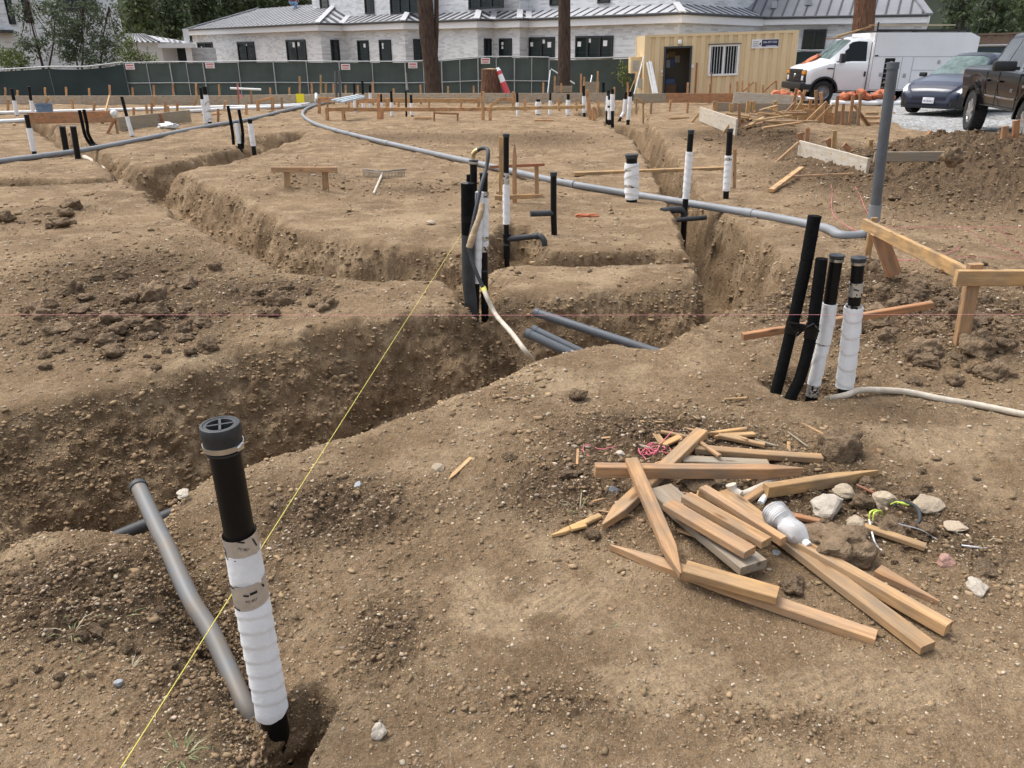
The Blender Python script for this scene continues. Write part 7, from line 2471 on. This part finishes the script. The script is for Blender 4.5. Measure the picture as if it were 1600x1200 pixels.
def shell(root, tb, arches, classify, mats, nst=90, crown=.03, rad=.10):
    """body lofted over cross sections; tb rows (ascending x): x, z_low, z_belt, z_high, half width low, half width belt, half width roof.
    classify(x, j) names the part a face belongs to"""
    xs = list(np.linspace(tb[0][0], tb[-1][0], nst))
    for ax, ar, az in arches:
        for k in range(-8, 9):
            xs.append(ax + ar * math.sin(k / 8 * math.pi / 2))
        xs += [ax - ar - .004, ax + ar + .004]
    for r in tb: xs.append(r[0])
    xs = sorted(set(round(x, 4) for x in xs if tb[0][0] <= x <= tb[-1][0]))
    rows = []
    for x in xs:
        zl, zb, zh, wl, wb, wr = lerp_table(tb, x)
        for ax, ar, az in arches:
            if abs(x - ax) < ar: zl = max(zl, az + math.sqrt(ar * ar - (x - ax) ** 2))
        zb = max(zb, zl + .04); zh = max(zh, zb + .02)
        half = [(wl * .93, zl), (wl, zl + .03), (wl + (wb - wl) * .6, zl + (zb - zl) * .35), (wb, zl + (zb - zl) * .7), (wb * .992, zb - .03), (wb * .97, zb)]
        up = zh - zb
        k = min(1, up / .35)
        r_ = rad * k + .012
        top = zh - r_
        s0 = wb * .955
        for t in (.03, .2, .4, .6, .8, 1.0): half.append((s0 + (wr - s0) * t, zb + .004 + (top - zb - .004) * t))
        half += [(wr - r_ * .3, zh - r_ * .35), (wr - r_ * 1.0, zh - r_ * .04), (wr * .6, zh + crown * .6), (wr * .3, zh + crown * .9), (0, zh + crown)]
        rows.append([(x, y, z) for y, z in half] + [(x, -y, z) for y, z in half[-2::-1]])
    m = len(rows[0]); parts = {}
    for i in range(len(rows) - 1):
        for j in range(m - 1):
            jj = j if j < m // 2 else m - 2 - j
            side = 1 if j < m // 2 else -1
            nm = classify((xs[i] + xs[i + 1]) / 2, jj, side)
            if nm is None: continue
            parts.setdefault(nm, {})
            parts[nm].setdefault('f', []).append((i * m + j, i * m + j + 1, (i + 1) * m + j + 1, (i + 1) * m + j))
    flat = [v for r in rows for v in r]
    # close the two ends
    for i, rev in ((0, False), (len(rows) - 1, True)):
        f = tuple(range(i * m, i * m + m))
        parts['body'].setdefault('f', []).append(f if not rev else f[::-1])
    objs = {}
    for nm in sorted(parts, key=lambda k: k != 'body'):
        used = sorted({k for f in parts[nm]['f'] for k in f}); ix = {k: q for q, k in enumerate(used)}
        b = MB(); b.add([flat[k] for k in used], [tuple(ix[k] for k in f) for f in parts[nm]['f']], 0, True)
        base = nm.split('#')[0]
        objs[nm] = b.build(base, mats[base], root)
    return objs


def wheel(root, x, y, z, r, w, side, rim='alloy', spokes=6, tread=False, steer=0.0):
    t = MB()
    prof = [(r * .62, -w * .42), (r * .80, -w * .5), (r * .93, -w * .48), (r * .985, -w * .38), (r, -w * .2), (r, w * .2), (r * .985, w * .38), (r * .93, w * .48), (r * .80, w * .5), (r * .62, w * .42)]
    t.lathe(prof, 36, axis='y', closed=True)
    if tread:
        for k in range(40):
            a = 2 * math.pi * k / 40
            for j, off in ((-.36, 0), (-.12, .5), (.12, 0), (.36, .5)):
                aa = a + off * math.pi / 20
                Mx = Matrix.Rotation(-aa, 3, 'Y')
                t.box((r * 1.005 * math.cos(aa), w * j, r * 1.005 * math.sin(aa)), (.022, w * .2, r * .10), Mx)
    ty = t.build('tyre', M['tyre'], root, loc=(x, y, z))
    ty.rotation_euler = (0, 0, steer)
    b = MB()
    s = side
    if spokes:
        b.lathe([(r * .64, s * w * .40), (r * .60, s * w * .36), (r * .56, s * w * .2), (r * .58, -s * w * .3), (r * .64, -s * w * .4)], 36, axis='y', caps=False)
        b.lathe([(0, s * w * .40), (r * .12, s * w * .40), (r * .16, s * w * .30), (0, s * w * .28)], 18, axis='y')
        for k in range(spokes):
            a = 2 * math.pi * k / spokes + .3
            for da in (-.13, .13):
                p0 = Vector((r * .12 * math.cos(a), s * w * .34, r * .12 * math.sin(a))); p1 = Vector((r * .60 * math.cos(a + da), s * w * .36, r * .60 * math.sin(a + da)))
                b.beam(p0, p1, r * .10, r * .10, up=(0, 1, 0))
        bd = MB().lathe([(0, s * w * .1), (r * .56, s * w * .1), (r * .56, 0), (0, 0)], 24, axis='y').build('brake_disc', M['under'], None)
    else:
        b.lathe([(r * .66, s * w * .42), (r * .60, s * w * .36), (r * .52, s * w * .12), (r * .42, s * w * .10), (r * .40, s * w * .22), (r * .22, s * w * .26), (r * .20, s * w * .4), (0, s * w * .42)], 32, axis='y', caps=False)
        bd = None
    rm = b.build('rim', M[rim], ty)
    if bd: bd.parent = ty
    return ty


# ---- white service van
vx, vy = 13.05, 29.55
van = thing('service_van', 'white service van with box body and open shelf hatch parked behind the stakes', 'van', (vx, vy, -.03), None, R(180))
tb = [(.70, .42, 1.38, 2.12, .92, .97, .80), (1.20, .40, 1.38, 2.15, .93, .98, .80), (1.40, .40, 1.38, 2.12, .93, .98, .79), (1.50, .40, 1.37, 2.05, .93, .98, .79), (2.17, .40, 1.34, 1.43, .93, .98, .82),
      (2.35, .40, 1.28, 1.36, .93, .98, .80), (2.72, .42, 1.18, 1.26, .92, .97, .86), (2.86, .45, 1.12, 1.20, .90, .95, .86), (2.92, .50, 1.02, 1.10, .86, .90, .82)]


def van_cls(x, j, side):
    t = (j - 5.5) / 5
    if j >= 12 and 1.47 < x < 2.14: return 'windscreen'
    if 6 <= j <= 10 and .90 < x < 1.97 - .50 * t and j > 5: return 'side_window#' + str(side)
    return 'body'


shell(van, tb, [(2.24, .47, .42)], van_cls, {'body': M['vanwhite'], 'windscreen': M['screenglass'], 'side_window': M['carglass']}, 80, .03)
MB().box((1.7, 0, .62), (2.2, 1.6, .5)).box((-1, 0, .55), (3.6, 1.5, .3)).build('underbody', M['under'], van)
# front face
b = MB().box((2.92, 0, .93), (.08, 1.20, .44), ch=.02)
for k in range(3): b.box((2.965, 0, .80 + .13 * k), (.02, 1.10, .035))
gr = b.build('grille', M['trimblack'], van)
MB().lathe([(0, 2.985), (.07, 2.985), (.075, 2.975), (0, 2.97)], 18, axis='x', c=(0, 0, .93)).build('badge', M['chrome'], gr)
for s in (-1, 1):
    hl = MB().box((2.88, s * .76, .92), (.14, .34, .40), ch=.02).build('headlight', M['trimblack'], van)
    q = MB().box((2.885, s * .79, 1.04), (.15, .29, .12), ch=.015).build('indicator', M['amber'], hl)
    MB().box((2.945, s * .74, .86), (.03, .2, .16), ch=.015).build('lens', M['lens'], hl)
MB().box((2.98, 0, .60), (.22, 1.96, .22), ch=.04).box((2.82, 0, .58), (.3, 1.98, .18), ch=.04).build('bumper', M['trimblack'], van)
# doors, mouldings, mirrors, emblem plate on the wing
for s in (-1, 1):
    db = MB()
    for x0, x1, z0, z1 in ((.80, .815, .46, 2.0), (1.96, 1.975, .46, 1.34), (.81, 1.97, .455, .47)):
        db.box(((x0 + x1) / 2, s * .968, (z0 + z1) / 2), (x1 - x0, .035, z1 - z0))
    dr = db.build('door_seam', M['trimblack'], van)
    MB().box((.90, s * .985, 1.0), (.06, .04, .16), ch=.012).build('door_handle', M['trimblack'], van)
    mr = MB().box((1.80, s * 1.14, 1.50), (.16, .22, .30), ch=.03).box((1.78, s * 1.02, 1.40), (.05, .16, .05)).build('mirror', M['trimblack'], van)
    MB().box((2.1, s * .985, 1.17), (.22, .012, .04)).build('wing_emblem', M['trimblack'], van)
ar = MB()
for k in range(24):
    a0, a1 = math.pi * k / 24, math.pi * (k + 1) / 24
    for s in (-1, 1):
        ar.beam((2.24 + .47 * math.cos(a0), s * .955, .42 + .47 * math.sin(a0)), (2.24 + .47 * math.cos(a1), s * .955, .42 + .47 * math.sin(a1)), .06, .045, up=(0, 1, 0))
ar.build('arch_lip', M['trimblack'], van)
MB().tube([(2.12, .25, 1.47), (1.86, .5, 1.74)], .012, 6).tube([(2.12, -.4, 1.47), (1.88, -.15, 1.74)], .012, 6).build('wiper', M['trimblack'], van)
# box body
bx = MB()
prof = [(-2.78, .46), (.74, .46), (.74, 2.30), (-2.45, 2.30), (-2.78, 2.16)]
bx.prism(prof, 'y', -1.03, 1.03)
bo = bx.build('box_body', M['vanwhite'], van)
sb = MB()
yS = 1.032
for x0, z0, x1, z1 in ((-2.76, 1.55, .72, 1.55), (.72, .5, .72, 2.26), (-.28, .5, -.28, 1.55), (-.66, .5, -.66, 1.55), (-2.0, .5, -2.0, 1.55), (-.66, 1.12, -2.0, 1.12), (-2.76, .5, .72, .5)):
    sb.box(((x0 + x1) / 2, yS, (z0 + z1) / 2), (max(.018, abs(x1 - x0)), .008, max(.018, abs(z1 - z0))))
sb.build('panel_seam', M['galv'], bo)
ht = MB().box((.13, yS + .002, 1.0), (.34, .012, 1.0)).build('shelf_hatch', M['under'], bo)  # flat black panel paints the shaded inside of the open hatch
rs = random.Random(4)
it = MB()
for k in range(6):
    it.box((.13, yS + .012, .56 + .155 * k), (.32, .012, .02))
it.build('shelf', M['galv'], ht)
for k in range(9):
    MB().box((.02 + rs.uniform(0, .22), yS + .013, .60 + .155 * rs.randrange(6)), (.08, .02, .06)).build('shelf_box', M[rs.choice(['yellow', 'dull', 'galv', 'dull'])], ht)
for x, z in ((-.45, .95), (-1.55, 1.38), (.38, .98)):
    MB().box((x, yS + .006, z), (.10, .014, .13), ch=.004).build('latch', M['galv'], bo)
MB().box((.62, yS + .004, 1.58), (.12, .012, .04)).build('hinge', M['trimblack'], bo)
rk = MB()
for s in (-1, 1):
    rk.beam((.70, s * .95, 2.37), (-2.45, s * .95, 2.37), .05, .06)
for x in (.6, -.5, -1.5, -2.4):
    rk.beam((x, -.95, 2.34), (x, .95, 2.34), .04, .05)
for x in (-2.05, -2.35, -2.7):
    rk.beam((x, .95, 2.20), (x, .95, 2.62), .04, .04)
rk.beam((.72, .98, 2.0), (.72, .98, 2.62), .04, .04)
rk.build('roof_rack', M['trimblack'], van)
for x, sd in ((2.24, 1), (2.24, -1), (-.95, 1), (-.95, -1)):
    wheel(van, x, sd * .82, .39, .39, .24, sd, 'vanrim', 0)


def vanw(x, y, z):
    return Vector((vx - x, vy - y, z - .03))


for a, c, m, lab in (((.75, .5, 2.50), (2.0, .7, 2.17), 'pine', 'long pale board sticking forward over the van cab'), ((.72, .75, 2.56), (1.75, .3, 2.16), 'dull', 'dull board sticking forward over the van cab'), ((.8, .1, 2.15), (2.0, -.1, 2.12), 'fir', 'short board lying on the van cab roof'),
                     ((.5, .3, 2.55), (-2.2, .35, 2.55), 'grey', 'grey ladder rail lying on the van roof rack'), ((.5, -.2, 2.56), (-2.0, -.15, 2.56), 'dull', 'bundled plank lying on the van roof rack')):
    o = board('lumber_board', vanw(*a), vanw(*c), .09, .04, M[m]); tag(o, lab, 'board')
me = rock_mesh(91, 3, .6, .6); me.name = 'orange_vest'; me.materials.append(M['orange']); o = link('orange_vest', me)
o.scale = (.42, .2, .12); o.location = vanw(2.35, -.35, 1.43); o.rotation_euler = (0, R(-28), 0); tag(o, 'orange vest lying on the far side of the van bonnet', 'vest')

# ---- dark grey electric car
ca = R(218)
car = thing('parked_car', 'dark grey rounded car with white number plate parked between van and pickup', 'car', (13.47, 24.3, .02), None, ca)
tb = [(-2.37, .45, .85, .95, .62, .70, .55), (-2.25, .32, .95, 1.12, .80, .86, .60), (-1.9, .26, 1.02, 1.34, .88, .92, .62), (-1.2, .22, 1.02, 1.52, .90, .945, .60), (-.5, .20, 1.0, 1.615, .91, .955, .58), (.0, .20, .98, 1.60, .91, .955, .58), (.28, .20, .97, 1.53, .91, .955, .58),
      (.7, .20, .96, 1.28, .91, .955, .64), (1.12, .20, .95, 1.02, .91, .955, .74), (1.5, .20, .89, .95, .91, .95, .76), (1.9, .20, .80, .87, .90, .93, .74), (2.15, .20, .70, .78, .86, .88, .68), (2.29, .20, .60, .68, .76, .78, .60), (2.37, .24, .50, .58, .58, .60, .48)]


def car_cls(x, j, side):
    t = (j - 5.5) / 5
    if 4 <= j <= 8 and 1.90 < x < 2.27: return 'headlight#' + str(side)
    if j >= 12 and .33 < x < 1.08: return 'windscreen'
    if j >= 13 and -1.9 < x <= .33: return 'glass_roof'
    if 6 <= j <= 10 and -1.6 < x < .95 - .55 * t and not (-.42 < x < -.34): return 'side_window#' + str(side) + ('a' if x > -.38 else 'b')
    if j <= 2 and x > 1.95: return 'bumper_trim#' + str(side)
    return 'body'


shell(car, tb, [(1.45, .38, .36), (-1.43, .38, .36)], car_cls, {'body': M['carpaint'], 'windscreen': M['screenglass'], 'glass_roof': M['carglass'], 'side_window': M['carglass'], 'bumper_trim': M['trimblack'], 'headlight': M['lens']}, 100, .03)
MB().box((0, 0, .42), (4.0, 1.3, .4)).build('underbody', M['under'], car)
MB().box((2.30, 0, .30), (.14, 1.30, .13), ch=.03).box((2.22, 0, .215), (.24, 1.5, .05), ch=.015).build('lower_grille', M['trimblack'], car)
MB().box((2.335, 0, .475), (.10, .96, .17), ch=.04).build('nose_panel', M['carpaint'], car)
pl = MB().box((2.395, .02, .40), (.02, .31, .155), ch=.004).build('number_plate', M['platewhite'], car)
v3, ff = text_mesh('9E78A62', .078)
b = MB(); b.add([(2.4075, .02 + v.x * .92, .385 + v.y * 1.05) for v in v3], ff); b.build('plate_number', M['plateblue'], pl, fix=False)
v3, ff = text_mesh('California', .030)
b = MB(); b.add([(2.4075, .02 + v.x, .452 + v.y) for v in v3], ff); b.build('plate_state', M['redlens'], pl, fix=False)
for s in (-1, 1):
    MB().box((2.20, s * .74, .36), (.10, .05, .26), Matrix.Rotation(s * R(-30), 3, 'Z')).build('air_curtain', M['trimblack'] if s > 0 else M['lens'], car)  # pale colour on one side paints a white reflection
    MB().box((.72, s * 1.06, 1.03), (.13, .20, .12), ch=.035).box((.74, s * .97, .98), (.05, .1, .04)).build('mirror', M['trimblack'], car)
MB().tube([(1.16, .55, .99), (.95, -.1, 1.12)], .010, 6).tube([(1.17, -.1, 1.0), (.95, -.62, 1.11)], .010, 6).build('wiper', M['trimblack'], car)
for x in (1.45, -1.43):
    for s in (-1, 1): wheel(car, x, s * .82, .345, .35, .25, s, 'steelrim', 5)

# ---- black pickup
pa = math.atan2(-.966, -.26)
pk = thing('pickup_truck', 'lifted black pickup truck with chunky tyres at the right border', 'pickup', (10.98, 16.75, .0), None, pa)
tb = [(-2.92, .72, 1.28, 1.34, .90, .97, .90), (-2.80, .64, 1.30, 1.36, .93, 1.0, .92), (-.98, .56, 1.31, 1.37, .94, 1.0, .92), (-.97, .56, 1.31, 1.95, .94, 1.0, .70), (-.75, .56, 1.31, 2.02, .94, 1.0, .70), (.2, .56, 1.30, 2.03, .94, 1.0, .70), (.72, .56, 1.29, 1.97, .94, 1.0, .70),
      (1.40, .56, 1.27, 1.40, .94, 1.0, .80), (1.55, .56, 1.26, 1.36, .94, 1.0, .84), (2.5, .58, 1.20, 1.32, .94, .99, .84), (2.78, .60, 1.10, 1.24, .92, .96, .82), (2.90, .62, .98, 1.12, .88, .92, .80)]


def pk_cls(x, j, side):
    t = (j - 5.5) / 5
    if j >= 12 and .76 < x < 1.36: return 'windscreen'
    if 6 <= j <= 10:
        if .02 < x < 1.12 - .42 * t: return 'side_window#f' + str(side)
        if -.84 < x < -.06: return 'side_window#r' + str(side)
    return 'body'


shell(pk, tb, [(2.0, .52, .46), (-1.70, .52, .46)], pk_cls, {'body': M['blackpaint'], 'windscreen': M['screenglass'], 'side_window': M['skyglass']}, 110, .03)
MB().box((0, 0, .72), (5.2, 1.3, .36)).build('underbody', M['under'], pk)
for s in (-1, 1):
    sm = MB()
    for x0, z0, x1, z1 in ((1.30, .6, 1.30, 1.26), (-.02, .6, -.02, 1.27), (-.90, .75, -.90, 1.27), (-.95, .60, 1.28, .60)):
        sm.box(((x0 + x1) / 2, s * .997, (z0 + z1) / 2), (max(.012, abs(x1 - x0)), .012, max(.012, abs(z1 - z0))))
    sm.build('door_seam', M['under'], pk)
    for x in (.14, -.74):
        MB().box((x, s * 1.02, 1.10), (.20, .05, .045), ch=.012).build('door_handle', M['blackpaint'], pk)
    mo = MB().box((.62, s * .99, .80), (1.20, .03, .035), ch=.008).box((-.46, s * .99, .80), (.80, .03, .035), ch=.008).build('side_moulding', M['chrome'], pk)
    MB().box((1.04, s * 1.24, 1.40), (.16, .40, .19), ch=.045).box((1.06, s * 1.05, 1.36), (.06, .14, .06)).build('mirror', M['trimblack'], pk)
    MB().box((-2.885, s * .95, 1.16), (.07, .06, .22), ch=.015).build('tail_light', M['redlens'], pk)
    v3, ff = text_mesh('TRD', .09)
    b = MB(); b.add([(.95 + v.x * s * -1 * -1 * (1 if s > 0 else 1) * (-1 if s > 0 else 1), s * 1.006, .95 + v.y) for v in v3], ff); b.build('door_lettering', M['galv'], pk, fix=False)
    MB().box((1.62, s * 1.0, 1.05), (.16, .02, .05), ch=.006).build('wing_badge', M['chrome'], pk)
    for wx in (2.0, -1.70):
        fl = MB()
        for k in range(20):
            a0, a1 = math.pi * k / 20, math.pi * (k + 1) / 20
            fl.beam((wx + .54 * math.cos(a0), s * 1.0, .46 + .54 * math.sin(a0)), (wx + .54 * math.cos(a1), s * 1.0, .46 + .54 * math.sin(a1)), .07, .06, up=(0, 1, 0))
        fl.build('wheel_flare', M['blackpaint'], pk)
    for x in (2.0, -1.70):
        wheel(pk, x, s * .86, .425, .425, .29, s, 'alloy', 6, True)
MB().box((2.88, 0, .72), (.2, 1.9, .24), ch=.05).build('bumper', M['chrome'], pk)
MB().box((2.90, 0, 1.0), (.06, 1.2, .28), ch=.03).build('grille', M['chrome'], pk)

# ---- orange gravel bags and pale tarpaulin under the van
row = [(1318, 12), (1330, 14), (1343, 13), (1355, 15), (1367, 13), (1379, 14), (1389, 12), (1212, 12), (1224, 13), (1236, 11), (1246, 11)]
for i, (x, wv) in enumerate(row):
    g = P(x, 156, 27.9); g.z = 0
    me = rock_mesh(100 + i, 3, .4, .8); me.name = 'gravel_bag'; me.materials.append(M['orange'])
    o = link('gravel_bag', me); r = px(wv, g) / 2
    o.scale = (r * 1.25, .25, .20); o.location = (g.x, 27.9 + .1 * (i % 2), .26 + .05 * (i % 3))
    tag(o, (f'{ordl(i, 7)} of the orange gravel bags below the van door' if i < 7 else f'{ordl(i - 7, 4)} of the orange gravel bags before the van bumper'), 'bag', 'orange gravel bags')
a, c = P(1300, 161, 27.6), P(1415, 160, 27.6)
b = MB(); pts = [Vector((a.x + (c.x - a.x) * k / 12, 27.7, .07 + .02 * math.sin(k * 1.7))) for k in range(13)]
b.tube(pts, .085, 10)
o = b.build('rolled_tarp', M['wrap'], loc=pts[0], world=True); tag(o, 'pale rolled tarpaulin lying under the orange bags at the gravel edge', 'tarp')
g = P(1240, 152, 28.0)
me = rock_mesh(120, 3, .5, .5); me.name = 'white_sheet'; me.materials.append(M['cloth']); o = link('white_sheet', me)
o.scale = (.75, .3, .18); o.location = (g.x - .2, 27.75, .22); tag(o, 'white plastic sheet heaped below the van bumper', 'sheet')
